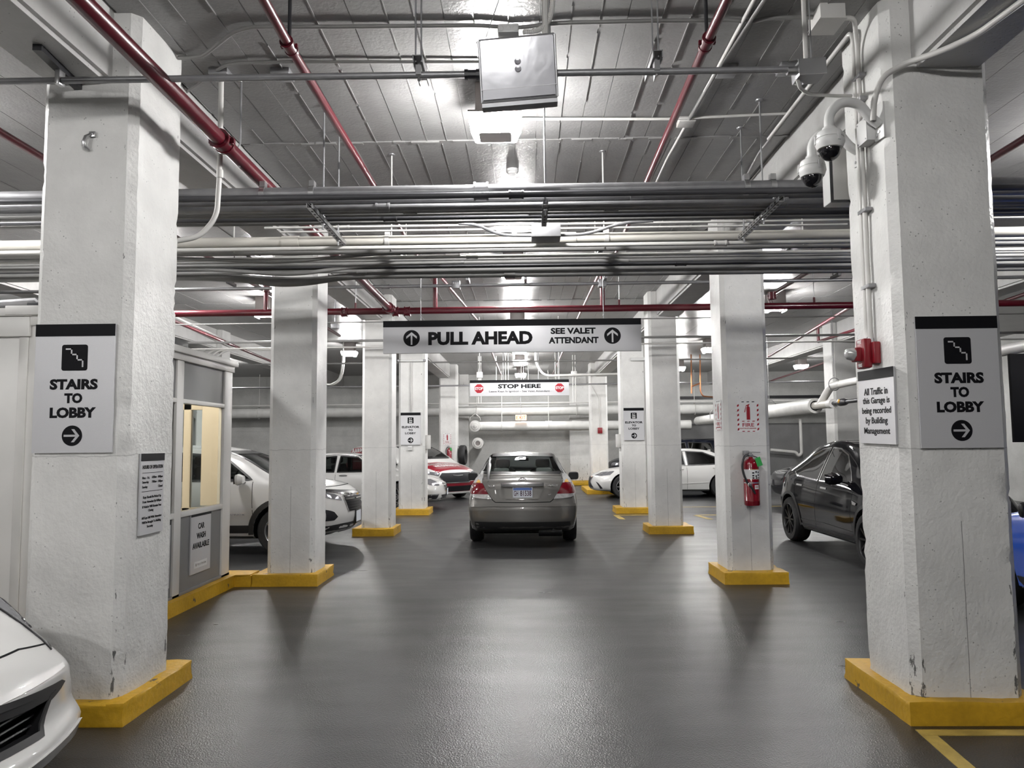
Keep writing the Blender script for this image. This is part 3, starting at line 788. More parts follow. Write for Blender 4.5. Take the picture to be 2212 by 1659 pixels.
obj('front_sheet', quad_panel(c4, yb-.012, yb+.005, .05), 'box_steel', t, smooth=False)
low = [c4[3]*.985+c4[0]*.015, c4[2]*.985+c4[1]*.015, c4[2]+(c4[2]-c4[1])*.085, c4[3]+(c4[3]-c4[0])*.085]
obj('bottom_lip', quad_panel(low, yb+.0, yb+.07), 'galv', t, smooth=False)
seam = [c4[3]*.82+c4[0]*.18, c4[2]*.82+c4[1]*.18, c4[2]*.81+c4[1]*.19, c4[3]*.81+c4[0]*.19]
obj('seam', quad_panel(seam, yb-.014, yb-.011), 'galv', t, smooth=False)
for q_ in (.40, .52):
    c_ = c4[0]*(1-q_)+c4[3]*q_; c2 = c4[1]*(1-q_)+c4[2]*q_; p = c_*.5+c2*.5-o0
    obj('knockout', put(lathe(new(), [(0, 0), (.017, 0), (.019, .002), (.017, .004), (.012, .002), (0, .002)], 18), Matrix.Translation((p.x, p.y-.012, p.z)) @ FACE_S), 'box_steel', t)
for px, dy in ((1178, .09), (1187, .12)):
    p = at(px, 75, y=yb+dy)-o0
    obj('hanger_tube', tube(new(), [p+Vector((0, 0, -.05)), Vector((p.x+.0, p.y, CEIL-o0.z))], .018 if dy < .1 else .007, 8), 'conduit_white' if dy < .1 else 'galv', t)
wp = at(1050, 80, y=yb+.1)-o0
obj('hanger_wire', tube(new(), [wp, Vector((wp.x+.12, wp.y, CEIL-o0.z))], .003, 5), 'galv', t)
p = at(1098, 70, y=yb+.05)
sb = tag(obj('outlet_box', box(new(), (p.x-.062, yb, p.z-.025), (p.x+.062, yb+.09, p.z+.028), bev=.008), 'white_plastic'), 'pale outlet box with three round knockouts on the steel box', 'outlet box')
for dx in (-.042, 0, .042): obj('knockout', put(lathe(new(), [(0, 0), (.016, 0), (.017, .003), (.013, .003), (.012, .001), (0, .001)], 16), Matrix.Translation((p.x+dx, yb-.0, p.z)) @ FACE_S), 'white_plastic', sb)
fx = [at(1130, 70, y=yb+.06), at(1160, 68, y=yb+.07), at(1185, 50, y=yb+.1), at(1193, 20, y=yb+.12), at(1194, -40, y=yb+.13)]
fx = bend(fx, .06, 6)
path = [fx[0]]
for a_, c_ in zip(fx, fx[1:]):
    n_ = max(1, int((c_-a_).length/.006))
    for k_ in range(1, n_+1): path.append(a_+(c_-a_)*k_/n_)
tag(obj('flexible_conduit', tube(new(), path, [.015+.0025*(i % 2) for i in range(len(path))], 9), 'conduit_white'), 'ribbed flexible conduit curling up from the outlet box', 'conduit')

# conduits on the ceiling
def ceil_pts(L, dz=.025): return [at(u, v, z=CEIL-dz) for u, v in L]
pipe('conduit', bend(ceil_pts([(385, 125), (436, 123), (518, 58), (700, 58), (1040, 55), (1115, 62), (1200, 50), (1420, 45), (1590, 44), (1620, 48), (1660, 38), (1770, 37)]), .15), .014, 'conduit', 'grey conduit clipped across the ceiling from column to column, nearest the viewer', 'conduit')
pipe('conduit', bend(ceil_pts([(386, 210), (490, 137), (560, 134), (1035, 134)]), .12), .012, 'conduit', 'grey conduit on the ceiling just above the near cross conduit', 'conduit')
pipe('conduit', [at(1110, 257, z=CEIL-.03), at(1440, 257, z=CEIL-.03), at(1700, 245, z=CEIL-.03)], .012, 'conduit_white', 'pale conduit on the ceiling feeding the bright square light', 'conduit')
for i, L in enumerate((((1650, 0), (1550, 150), (1490, 256)), ((1645, -30), (1546, 155), (1440, 345), (1415, 400)), ((1870, 82), (1842, 70), (1640, 330), (1602, 400)))):
    pts = [at(u, v, z=CEIL-.03) for u, v in L]
    pipe('conduit', bend([pts[0]+(pts[0]-pts[1])*.5]+pts if i < 2 else pts, .08), .013 if i else .016, 'conduit_white' if i == 1 else 'conduit', ('grey conduit running along the ceiling to a small box', 'white conduit running along the ceiling beside the red branch', 'pale conduit sloping along the beam from the camera column')[i], 'conduit')
for u, v, lb in ((1482, 262, 'small white box on the ceiling at the end of the long conduit'), (610, 160, 'dark square plate fixed to the ceiling beside the red branch'), (478, 160, 'dark square plate fixed to the ceiling near the booth-side column'), (1570, 152, 'dark square plate on the ceiling beside the twin conduits'), (1702, 148, 'dark square plate on the ceiling behind the conduit end box')):
    p = at(u, v, z=CEIL-.02)
    tag(obj('ceiling_box', box(new(), (p.x-.07, p.y-.07, CEIL-.05), (p.x+.07, p.y+.07, CEIL), bev=.004), 'galv' if 'dark' in lb else 'conduit_white'), lb, 'box')
p = at(1107, 372, z=CEIL-.03)
sd = tag(obj('smoke_detector', lathe(new(), [(0, -.05), (.045, -.05), (.055, -.03), (.062, -.028), (.062, 0), (0, 0)], 20, Matrix.Translation((p.x, p.y, CEIL))), 'white_plastic'), 'small white smoke detector on the ceiling beyond the bright light', 'smoke detector')
# white conduit dropping beside the booth-side column and bending to it
pts = [at(479, 95, y=5.45), at(476, 300, y=5.45), at(474, 385, y=5.45), at(468, 470, y=5.45), at(430, 512, y=5.40), Vector((-2.48, 5.33, at(380, 518, y=5.3).z))]
dc = pipe('conduit', bend(pts, .22, 8), .019, 'conduit_white', 'pale conduit dropping from the ceiling and curving to the booth-side column', 'conduit')
c_ = at(475, 376, y=5.45); obj('coupling', tube(new(), [c_-Vector((0, 0, .03)), c_+Vector((0, 0, .03))], .025, 10), 'conduit_white', dc)
# pipe strap left on the booth-side column
t = thing('pipe_strap', 'empty galvanised pipe strap screwed to the booth-side column', 'pipe strap', tuple(at(197, 310, y=4.635)))
b = tube(new(), [(.0, -.012, .055), (-.012, -.03, .035), (-.018, -.035, .0), (-.014, -.03, -.03), (-.006, -.012, -.045)], .008, 8); put(b, Matrix.Diagonal((1.6, 1, 1, 1)))
obj('strap', b, 'zinc', t); obj('screw_tab', box(new(), (-.012, -.012, .04), (.03, -.004, .075), bev=.002), 'zinc', t)
obj('screw', put(lathe(new(), [(0, 0), (.008, 0), (.006, .005), (0, .006)], 10), Matrix.Translation((.015, -.012, .058)) @ FACE_S), 'galv', t)

# junction box at the end of the near conduit, and the white box on the ceiling
p = at(1748, 152, y=yc)
jb = thing('junction_box', 'galvanised junction box at the end of the near conduit, hung on a white tube', 'junction box', tuple(p))
obj('box_body', box(new(), (-.075, -.05, -.045), (.075, .09, .045), Matrix.Rotation(-.05, 3, 'Y'), bev=.004), 'galv', jb)
obj('cover', box(new(), (-.08, -.056, -.048), (.08, -.05, .048), Matrix.Rotation(-.05, 3, 'Y')), 'zinc', jb, smooth=False)
obj('connector', tube(new(), [(-.13, 0, 0), (-.075, 0, 0)], .026, 10), 'zinc', jb)
obj('hanger_tube', tube(new(), [(-.01, .02, .04), (-.01, .02, CEIL-p.z)], .014, 8), 'conduit_white', jb)
obj('hanger_rod', tube(new(), [(.035, .05, .04), (.035, .05, CEIL-p.z)], .004, 6), 'galv', jb)
pts = [at(1722, 170, y=4.42), at(1728, 190, y=4.45), at(1745, 203, y=4.6), at(1800, 207, y=4.8), at(1838, 207, y=5.0)]
pipe('conduit', bend(pts, .08), .011, 'conduit_white', 'pale conduit looping from the junction box to the camera column', 'conduit')
p = at(1786, 40, z=CEIL-.05)
wb = thing('ceiling_box', 'white box on the ceiling above the camera column with a curved conduit', 'box', (p.x, p.y, CEIL))
obj('box_body', box(new(), (-.08, -.10, -.10), (.08, .10, 0), bev=.004), 'conduit_white', wb)
obj('cover', box(new(), (-.085, -.105, -.105), (.085, .105, -.10)), 'conduit_white', wb, smooth=False)
# ------------------------------------------------------------------ signs
def board(name, label, cat, centre, face, w, h, th=.012, band=0., m='silver_sign', group=None):
    """a sign plate whose local frame is x right, y up, z towards the reader; centre = middle of its back"""
    t = bpy.data.objects.new(name, None); C.objects.link(t); t.empty_display_size = .1
    t.matrix_world = Matrix.Translation(centre) @ face
    tag(t, label, cat, group)
    b = box(new(), (-w/2, -h/2, 0), (w/2, h/2, th), bev=.0015); obj('plate', b, m, t, smooth=False)
    if band:
        b = box(new(), (-w/2, h/2-band, th), (w/2, h/2+.0005, th+.0025)); obj('header_band', b, 'ink', t, smooth=False)
    return t
def letters(t, s, x, y, w, h, z, m='ink', bold=.02, name='lettering'):
    return obj(name, put(text_bm(s, w, h, .0015, bold), Matrix.Translation((x, y, z))), m, t, smooth=False, fix=False)
def disc_arrow(t, x, y, r, z, ang=0., ar='silver_sign_smooth'):
    b = new(); prism(b, ngon(36, r), .0015, Matrix.Translation((x, y, z))); o = obj('arrow_disc', b, 'ink', t, smooth=False)
    a = .62*r; hw = .10*r
    poly_shaft = [(-.80*r, -hw), (.45*r, -hw), (.45*r, hw), (-.80*r, hw)]
    head = [(.74*r, 0), (.22*r, .64*r), (-.06*r, .64*r), (.38*r, .08*r), (.38*r, -.08*r), (-.06*r, -.64*r), (.22*r, -.64*r)]
    R = Matrix.Translation((x, y, z+.0015)) @ Matrix.Rotation(ang, 4, 'Z')
    b = new(); prism(b, poly_shaft, .0012, R); prism(b, head, .0016, R)
    obj('arrow', b, ar, o, smooth=False)
def stairs_icon(t, x, y, s, z):
    b = new(); prism(b, rrect(s, s, s*.09), .0015, Matrix.Translation((x, y, z))); o = obj('stair_symbol', b, 'ink', t, smooth=False)
    P = [(-.32, .33), (-.12, .33), (-.12, .12), (.10, .12), (.10, -.09), (.32, -.09), (.32, -.34)]
    b = new(); hw = .027*s
    for (x0, y0), (x1, y1) in zip(P, P[1:]):
        box(b, (x+min(x0, x1)*s-hw, y+min(y0, y1)*s-hw, z+.001), (x+max(x0, x1)*s+hw, y+max(y0, y1)*s+hw, z+.0028))
    obj('stair_line', b, 'silver_sign_smooth', o, smooth=False)
def stairs_sign(centre, w, h, label, m):
    t = board('stairs_sign', label, 'sign', centre, FACE_S, w, h, .014, h*.094, m)
    z = .0142; top = h/2
    stairs_icon(t, 0, top-h*.262, h*.203, z)
    letters(t, 'STAIRS', 0, top-h*.470, w*.60, h*.083, z, bold=.05)
    letters(t, 'TO', 0, top-h*.578, w*.225, h*.079, z, bold=.05)
    letters(t, 'LOBBY', 0, top-h*.690, w*.575, h*.083, z, bold=.05)
    disc_arrow(t, 0, top-h*.868, h*.079, z)
    return t
stairs_sign((-2.763, 4.634, 1.993), .495, .79, 'silver stairs to lobby sign on the column beside the booth', 'silver_sign')
stairs_sign((2.594, 4.612, 1.975), .487, .79, 'silver stairs to lobby sign on the dome camera column', 'silver_sign')

t = board('hours_sign', 'narrow hours of operation board on the booth-side column', 'sign', (-2.436, 4.955, 1.330), FACE_E, .31, .515, .012, .047, 'silver_sign')
z = .0122
letters(t, 'HOURS OF OPERATION', 0, .172, .268, .024, z, bold=.02)
for yy in (.135, .017): obj('rule', box(new(), (-.135, yy-.0015, z), (.135, yy+.0015, z+.001)), 'ink', t, smooth=False)
for s_, x_, w_, y_ in (('Mon. - Fri.', -.088, .092, .104), ('6:00am - 8:00pm', .062, .145, .104), ('Saturday', -.093, .082, .074), ('7:00am - 2:00pm', .062, .145, .074), ('Sunday', -.10, .068, .044), ('Closed', .106, .058, .044),
                       ('Keys Should Be Picked Up', 0, .238, -.022), ('From Attendant By 8:00pm', 0, .246, -.051), ('If Vehicle Will Remain Past', 0, .25, -.080), ('Closing', -.015, .068, -.107),
                       ('All Keys Still With Attendant', 0, .262, -.152), ('Will Be Brought To Building', 0, .252, -.181), ('Security', -.02, .078, -.208)):
    letters(t, s_, x_, y_, w_, .020 if any(c in s_ for c in 'ygp') else .016, z, bold=.012)
t = board('notice_sign', 'grey all traffic recorded notice on the dome camera column', 'sign', (2.246, 4.90, 1.845), FACE_W, .49, .475, .014, .062, 'silver_sign')
t.rotation_euler.rotate_axis('Z', -.02)
for s_, w_, y_, h_ in (('All Traffic in', .325, .098, .045), ('this Garage is', .37, .034, .053), ('being recorded', .40, -.030, .053), ('by Building', .30, -.094, .053), ('Management', .355, -.160, .053)):
    letters(t, s_, 0, y_, w_, h_, .0142, bold=.015)

# hanging lane signs
def fire_ext(t, r, s, z):
    pass
t = board('lane_sign', 'long hanging pull ahead sign with two up arrows above the lane', 'hanging sign', (-.166, 10.03, 3.045), FACE_S, 3.40, .432, .05, .084, 'silver_sign_smooth')
z = .0502
disc_arrow(t, -1.323, -.017, .109, z, PI/2); disc_arrow(t, 1.322, -.012, .109, z, PI/2)
letters(t, 'PULL AHEAD', -.415, -.025, 1.375, .178, z, bold=.05)
letters(t, 'SEE VALET', .807, .058, .59, .082, z, bold=.045); letters(t, 'ATTENDANT', .812, -.066, .655, .084, z, bold=.045)
for px in (910, 1303):
    p = at(px, 690, y=10.05); x_ = p.x+.166
    b = tube(new(), [(x_, .215, .025), (x_, CEIL-3.045, .025)], .005, 6); obj('hanger_rod', b, 'galv', t)
    b = new()
    for k_ in range(4): tube(b, [(x_+.009*math.cos(a_), .235+.022*k_+.013*math.sin(a_), .025) if k_ % 2 else (x_, .235+.022*k_+.013*math.sin(a_), .025+.009*math.cos(a_)) for a_ in [2*PI*i/10 for i in range(10)]], .0025, 5, closed=True)
    tag(obj('chain', b, 'galv', t), kind='stuff')
t = board('lane_sign', 'hanging stop here sign with two red stop octagons', 'hanging sign', (-.121, 16.53, 2.832), FACE_S, 2.146, .348, .05, .06, 'silver_sign_smooth')
letters(t, 'STOP HERE', 0, .037, .925, .094, z, bold=.045); letters(t, 'Leave Keys In Ignition - See Valet Attendant', 0, -.078, 1.31, .050, z, bold=.012)
for x_ in (-.873, .868):
    b = new(); prism(b, ngon(8, .112, PI/8), .0015, Matrix.Translation((x_, -.008, z))); o = obj('stop_octagon_border', b, 'sign_white', t, smooth=False)
    b = new(); prism(b, ngon(8, .104, PI/8), .003, Matrix.Translation((x_, -.008, z))); obj('stop_octagon', b, 'sign_red', o, smooth=False)
    obj('lettering', put(text_bm('STOP', .172, .062, .0012, .03), Matrix.Translation((x_, -.008, z+.0032))), 'sign_white', o, smooth=False, fix=False)
for x_ in (-.86, .86):
    obj('hanger_rod', tube(new(), [(x_, .17, .025), (x_, CEIL-2.832, .025)], .006, 6), 'conduit_white', t)
# elevator signs
def elevator_sign(centre, label, w=.47, h=.755):
    t = board('elevator_sign', label, 'sign', centre, FACE_S, w, h, .02, h*.085, 'silver_sign_smooth'); z = .0202
    b = new(); prism(b, rrect(.14, .14, .012), .0015, Matrix.Translation((0, .195, z))); o = obj('elevator_symbol', b, 'ink', t, smooth=False)
    b = new(); box(b, (-.037, .137, z+.001), (.037, .207, z+.003)); prism(b, [(-.034, .222), (-.006, .222), (-.006, .236), (-.02, .252), (-.034, .236)], .002, Matrix.Translation((0, 0, z+.001))); prism(b, [(.006, .228), (.034, .228), (.02, .252)], .002, Matrix.Translation((0, 0, z+.001)))
    obj('car_outline', b, 'sign_white', o, smooth=False)
    b = new()
    for dx in (-.022, 0, .022):
        prism(b, ngon(8, .007), .001, Matrix.Translation((dx, .191, z+.003))); box(b, (dx-.008, .154, z+.003), (dx+.008, .183, z+.004))
    tag(obj('riders', b, 'ink', o, smooth=False), kind='stuff')
    letters(t, 'ELEVATOR', 0, .040, .41, .050, z, bold=.045); letters(t, 'TO', 0, -.032, .10, .047, z, bold=.045); letters(t, 'LOBBY', 0, -.105, .255, .050, z, bold=.03)
    disc_arrow(t, 0, -.27, .066, z)
    return t
elevator_sign((-2.688, 17.90, 2.0), 'elevator to lobby sign on a box above the small white switch')
elevator_sign((2.530, 17.90, 2.06), 'elevator to lobby sign on the bare column of the extinguisher side')
b = box(new(), (-2.90, 17.898, 1.66), (-2.41, 17.925, 2.32), bev=.004)
tag(obj('backing_box', b, 'white_plastic'), 'shallow white box behind the elevator sign with the switch', 'box')
p = at(886, 968, y=17.9)
t = thing('switch', 'small white twin switch below the elevator sign', 'switch', (p.x, 17.92, p.z))
obj('switch_body', box(new(), (-.055, -.05, -.055), (.055, 0, .055), bev=.008), 'white_plastic', t)
for dx in (-.02, .02): obj('button', put(lathe(new(), [(0, 0), (.011, 0), (.009, .008), (0, .008)], 10), Matrix.Translation((dx, -.05, .005)) @ FACE_S), 'galv', t)
for px, py0, py1, lb in ((921, 940, 970, 'grey metal box on the aisle face of the switch column'), (1333, 938, 966, 'grey metal box on the aisle face of the far elevator column')):
    x_ = -2.36 if px < 1000 else 2.24; a_ = at(px, py0, y=18.2); c_ = at(px, py1, y=18.2)
    s_ = 1 if px < 1000 else -1
    tag(obj('wall_box', box(new(), (min(x_, x_+s_*.09), 18.05, c_.z), (max(x_, x_+s_*.09), 18.33, a_.z), bev=.005), 'conduit_white'), lb, 'box')
p = at(890, 779, y=17.9)
o = tag(obj('strip_light', box(new(), (p.x-.27, 17.84, p.z-.03), (p.x+.27, 17.92, p.z+.03), bev=.012), 'white_plastic'), 'white strip fitting above the switch column elevator sign', 'light fitting')
for s_ in (-1, 1): obj('end_cap', box(new(), (p.x+s_*.30-.035, 17.845, p.z-.025), (p.x+s_*.30+.035, 17.915, p.z+.025), bev=.006), 'galv', o)
obj('conduit', tube(new(), [(p.x-.02, 17.9, p.z-.03), (p.x-.02, 17.9, 2.4)], .02, 8), 'conduit_white', o)
p = at(1385, 776, y=17.9)
tag(obj('strip_light', box(new(), (p.x-.25, 17.84, p.z-.04), (p.x+.25, 17.92, p.z+.04), bev=.012), 'white_plastic'), 'pale strip fitting above the bare column elevator sign', 'light fitting')

# fire extinguisher signs
def fire_sign(centre, face, w, h, label):
    t = board('fire_extinguisher_sign', label, 'sign', centre, face, w, h, .003, 0, 'sign_white'); z = .0032
    for sx in (-1, 1):
        for k_ in range(6):
            y_ = -h*.40+k_*h*.150; x_ = sx*w*.44
            b = new(); prism(b, [(x_-w*.04, y_-h*.05), (x_+w*.04, y_-h*.015), (x_+w*.04, y_+h*.05), (x_-w*.04, y_+h*.015)], .001, Matrix.Translation((0, 0, z))); obj('stripe', b, 'sign_red', t, smooth=False)
    for y_ in (-h*.465, -h*.15, h*.465):
        for k_ in range(3):
            x_ = -w*.22+k_*w*.23
            b = new(); prism(b, [(x_-w*.065, y_-h*.012), (x_+w*.045, y_-h*.012), (x_+w*.065, y_+h*.012), (x_-w*.045, y_+h*.012)], .001, Matrix.Translation((0, 0, z))); obj('dash', b, 'sign_red' if y_ < h*.4 else 'ink', t, smooth=False)
    s = h
    body = [(-.055*s, -.10*s), (.055*s, -.10*s), (.055*s, .27*s), (.045*s, .305*s), (.02*s, .325*s), (-.02*s, .325*s), (-.045*s, .305*s), (-.055*s, .27*s)]
    b = new(); prism(b, body, .0012, Matrix.Translation((.01*s, 0, z))); prism(b, [(-.02*s, .325*s), (.01*s, .325*s), (.05*s, .385*s), (.04*s, .40*s), (-.07*s, .355*s), (-.125*s, .14*s), (-.10*s, .13*s), (-.06*s, .34*s)], .0012, Matrix.Translation((.01*s, 0, z)))
    obj('extinguisher_symbol', b, 'sign_red', t, smooth=False)
    letters(t, 'FIRE', 0, -h*.265, w*.52, h*.115, z, 'sign_red', .012); letters(t, 'EXTINGUISHER', 0, -h*.375, w*.72, h*.042, z, 'sign_red', .01)
    return t
fire_sign((2.624, 9.058, 1.924), FACE_S, .262, .372, 'red and white fire extinguisher sign above the big extinguisher')
fire_sign((2.343, 9.31, 1.945), FACE_W, .262, .372, 'fire extinguisher sign on the aisle face of the extinguisher column')
fire_sign((-2.70, 26.40, 1.81), FACE_S, .27, .40, 'small far fire extinguisher sign above the green tag')
# extinguisher
def extinguisher(loc, s, label, detail=True):
    t = thing('fire_extinguisher', label, 'fire extinguisher', loc)
    H, R = .50*s, .085*s
    obj('cylinder', lathe(new(), [(0, 0), (R*.92, 0), (R, .012), (R, .05), (R*1.015, .052), (R*1.015, .056), (R, .058), (R, H*.90), (R*.93, H*.955), (R*.72, H*.99), (R*.40, H*1.015), (R*.27, H*1.03), (R*.27, H*1.06), (0, H*1.06)], 28), 'ext_red', t)
    b = tube(new(), [(0, 0, H*1.05), (0, 0, H*1.15)], R*.2, 10); box(b, (-R*.28, -R*.25, H*1.07), (R*.28, R*.25, H*1.13), bev=.004); obj('valve', b, 'galv', t)
    obj('handle', put(box(new(), (-R*.1, -R*.16, 0), (R*1.25, R*.16, .012), bev=.003), Matrix.Translation((0, 0, H*1.16)) @ Matrix.Rotation(.05, 4, 'Y')), 'zinc', t)
    obj('lower_handle', put(box(new(), (0, -R*.16, 0), (R*1.2, R*.16, .010), bev=.003), Matrix.Translation((0, 0, H*1.09)) @ Matrix.Rotation(.35, 4, 'Y')), 'black', t)
    obj('bracket', box(new(), (-R*.75, R*.2, H*1.10), (-R*.1, R*1.05, H*1.20), bev=.003), 'galv', t)
    hp = [(-R*.2, -R*.1, H*1.10), (-R*.8, -R*.3, H*1.09), (-R*1.15, -R*.5, H*1.0), (-R*1.32, -R*.6, H*.85), (-R*1.15, -R*.75, H*.66), (-R*.75, -R*.9, H*.49), (-R*.3, -R*1.08, H*.40), (R*.05, -R*1.12, H*.29)]
    hose = obj('hose', tube(new(), bend(hp, .08*s, 5), [.0125*s]*1 and .0125*s, 10), 'black', t)
    obj('nozzle', tube(new(), [(R*-.1, -R*1.12, H*.33), (R*.12, -R*1.13, H*.26)], [.015*s, .008*s], 10), 'black', t)
    if detail:
        def wrap(z0, z1, a0, a1, m, nm, r=R*1.012):
            b = bmesh.new(); n_ = 14; A = []; B = []
            for k_ in range(n_+1):
                a_ = a0+(a1-a0)*k_/n_; A.append(b.verts.new((r*math.sin(a_), -r*math.cos(a_), z0))); B.append(b.verts.new((r*math.sin(a_), -r*math.cos(a_), z1)))
            for k_ in range(n_): b.faces.new((A[k_], A[k_+1], B[k_+1], B[k_]))
            return obj(nm, b, m, t)
        wrap(H*.58, H*.79, -1.5, 1.3, 'sign_white', 'instruction_label')
        wrap(H*.785, H*.795, -.35, 1.3, 'amber', 'label_band', R*1.016)
        for i_, (a0, z0) in enumerate(((-.15, .70), (.25, .72), (.62, .71), (-.15, .64), (.25, .63), (.62, .65), (-.15, .59), (.3, .59), (.7, .59))):
            wrap(H*z0, H*(z0+.03), a0, a0+.25, 'ink', 'pictogram', R*1.018)
        wrap(H*.485, H*.51, -1.4, 1.4, 'zinc', 'strap', R*1.02)
        wrap(H*.36, H*.45, .12, .75, 'sign_white', 'inspection_sticker', R*1.014)
        wrap(H*.40, H*.415, .2, .68, 'sign_red', 'sticker_text', R*1.018)
        obj('hose_clip', box(new(), (-R*.75, -R*1.15, H*.44), (-R*.30, -R*.9, H*.49), Matrix.Rotation(.4, 3, 'Y'), bev=.003), 'zinc', t)
    g = put(box(new(), (-.030*s, -.001, -.10*s), (.030*s, .001, 0)), Matrix.Translation((R*.55, -R*1.05, H*1.05)) @ Matrix.Rotation(-.35, 4, 'Y') @ Matrix.Rotation(.15, 4, 'X'))
    obj('inspection_tag', g, 'green_tag', t, smooth=False)
    return t
extinguisher((2.612, 8.965, .895), 1.05, 'big red fire extinguisher with black hose and green tag')
extinguisher((-2.62, 26.29, .98), 1.0, 'far fire extinguisher with green tag behind the red minivan', False)

# ------------------------------------------------------------------ fittings on the camera column
t = thing('fire_alarm_strobe', 'red fire alarm with clear strobe on the dome camera column', 'fire alarm', (2.25, 4.91, 2.185))
obj('back_box', box(new(), (-.045, -.075, -.07), (0, .06, .07), bev=.008), 'alarm_red', t)
obj('strobe_body', box(new(), (-.095, -.045, -.095), (-.04, .075, .095), bev=.012), 'alarm_red', t)
obj('lamp_mount', box(new(), (-.135, -.02, -.05), (-.09, .06, .04), bev=.01), 'alarm_red', t)
obj('strobe_lens', put(lathe(new(), [(.042, 0), (.042, .02), (.034, .045), (.018, .058), (0, .06)], 16), Matrix.Translation((-.13, .02, 0)) @ Matrix.Rotation(-PI/2, 4, 'Y')), 'lamp_clear', t)
for zz in (.075, -.075):
    obj('lettering', put(text_bm('FIRE', .06, .022, .0015, .02), Matrix.Translation((-.0955, .015, zz)) @ FACE_W), 'sign_white', t, smooth=False, fix=False)
obj('gland', tube(new(), [(-.03, 0, .07), (-.03, 0, .10)], .022, 10), 'zinc', t)
a_ = [at(1790, 82, z=CEIL-.05), at(1840, 38, z=CEIL-.06), Vector((2.22, 5.02, 4.30)), Vector((2.22, 4.99, 3.9)), Vector((2.22, 4.97, 3.62))]
pipe('conduit', bend([at(1815, 40, z=CEIL-.06), at(1845, 38, z=CEIL-.06), Vector((2.222, 4.91, 4.25)), Vector((2.222, 4.91, 2.285))], .16, 8), .015, 'conduit_white', 'pale conduit arching from the ceiling box down the dome camera column', 'conduit')
pipe('conduit', bend([at(1660, 300, z=CEIL-.04), at(1840, 66, z=CEIL-.05), Vector((2.22, 4.96, 4.22)), Vector((2.22, 4.955, 2.35)), Vector((2.22, 4.93, 2.29))], .14, 8), .015, 'conduit_white', 'white conduit sloping down from the ceiling and along the dome camera column edge', 'conduit')
for zz in (4.02, 3.86, 3.12, 2.62): tag(obj('pipe_clip', box(new(), (2.203, 4.86, zz-.012), (2.25, 4.975, zz+.012), bev=.002), 'galv'), {4.02: 'topmost', 3.86: 'second', 3.12: 'third', 2.62: 'lowest'}[zz]+' metal clip holding the two conduits on the dome camera column', 'pipe clip')
q = [at(2212, 0, z=3.90), at(2110, 75, z=3.90), at(2040, 108, z=3.90), at(1960, 135, y=4.56), at(1905, 165, y=4.58), at(1888, 215, y=4.62), at(1886, 260, y=4.66)]
pipe('conduit', bend([q[0]+(q[0]-q[1])*.5]+q, .1), .018, 'conduit_white', 'thick pale conduit curving under the beam to the camera bracket', 'conduit')
def dome_camera(loc, reach, yaw, label):
    t = thing('dome_camera', label, 'security camera', loc, yaw)     # loc = wall plate; arm points along local -x
    obj('wall_plate', box(new(), (-.012, -.045, -.12), (0, .045, .11), bev=.003), 'white_plastic', t)
    for zz in (-.09, -.07): obj('bolt', put(prism(new(), ngon(6, .010), .006), Matrix.Translation((-.012, .0 if zz > -.08 else .022, zz)) @ Matrix.Rotation(-PI/2, 4, 'Y')), 'zinc', t)
    arm = bend([(-.01, 0, -.02), (-.07, 0, .015), (-reach*.42, 0, .105), (-reach*.75, 0, .105), (-reach, 0, .02), (-reach, 0, -.10)], .10, 6)
    obj('arm', tube(new(), arm, [.030]*len(arm), 14), 'white_plastic', t)
    M0 = Matrix.Translation((-reach, 0, -.10))
    h = obj('housing', put(lathe(new(), [(0, .03), (.04, .03), (.045, .015), (.072, -.0), (.080, -.02), (.080, -.032), (.084, -.034), (.084, -.040), (.080, -.042), (.086, -.05), (.088, -.068), (.082, -.085), (.074, -.105), (.066, -.108), (0, -.108)], 26), M0), 'white_plastic', t)
    for a_ in (.6, 2.6, 4.6):
        obj('latch', put(box(new(), (.078, -.012, -.075), (.091, .012, -.02), bev=.003), M0 @ Matrix.Rotation(a_+2.2, 4, 'Z')), 'white_plastic', t)
    n_ = 8
    obj('dome', put(lathe(new(), [(.064*math.cos(k_*PI/2/n_), -.108-.072*math.sin(k_*PI/2/n_)) for k_ in range(n_+1)], 24), M0), 'black_gloss', t)
    return t
dome_camera((2.25, 4.70, 3.63), .36, math.radians(12), 'dome security camera with curved white arm, nearer and higher one')
dome_camera((2.25, 5.02, 3.58), .335, math.radians(8), 'dome security camera with curved white arm, lower and farther one')
t = thing('junction_box', 'white junction box on the column between the two camera arms', 'junction box', (2.25, 4.80, 3.60))
obj('box_body', box(new(), (-.07, -.065, -.075), (0, .065, .075), bev=.003), 'white_plastic', t)
obj('cover', box(new(), (-.076, -.068, -.078), (-.07, .068, .078), bev=.001), 'white_plastic', t)
for sy, sz in ((-1, 1), (1, -1), (1, 1), (-1, -1)): obj('screw', put(prism(new(), ngon(8, .005), .003), Matrix.Translation((-.0755, sy*.055, sz*.063)) @ Matrix.Rotation(-PI/2, 4, 'Y')), 'galv', t)
t = thing('speaker_panel', 'flat pale metal cabinet mounted behind the dome cameras', 'cabinet', (2.25, 5.34, 3.55))
obj('case', box(new(), (-.085, -.04, -.245), (.30, .10, .245), bev=.01), 'white_plastic', t)
obj('door', box(new(), (-.088, -.055, -.25), (.30, -.045, .25)), 'black', t, smooth=False)
obj('door_face', box(new(), (-.07, -.06, -.235), (.28, -.054, .235)), 'conduit_white', t, smooth=False)
for zz in (.15, -.15): obj('lock', put(lathe(new(), [(0, 0), (.016, 0), (.016, .004), (.007, .004), (.006, .002), (0, .002)], 14), Matrix.Translation((.07-.02, -.06, zz)) @ FACE_S), 'galv', t)
p = at(1296, 930, y=26.35)
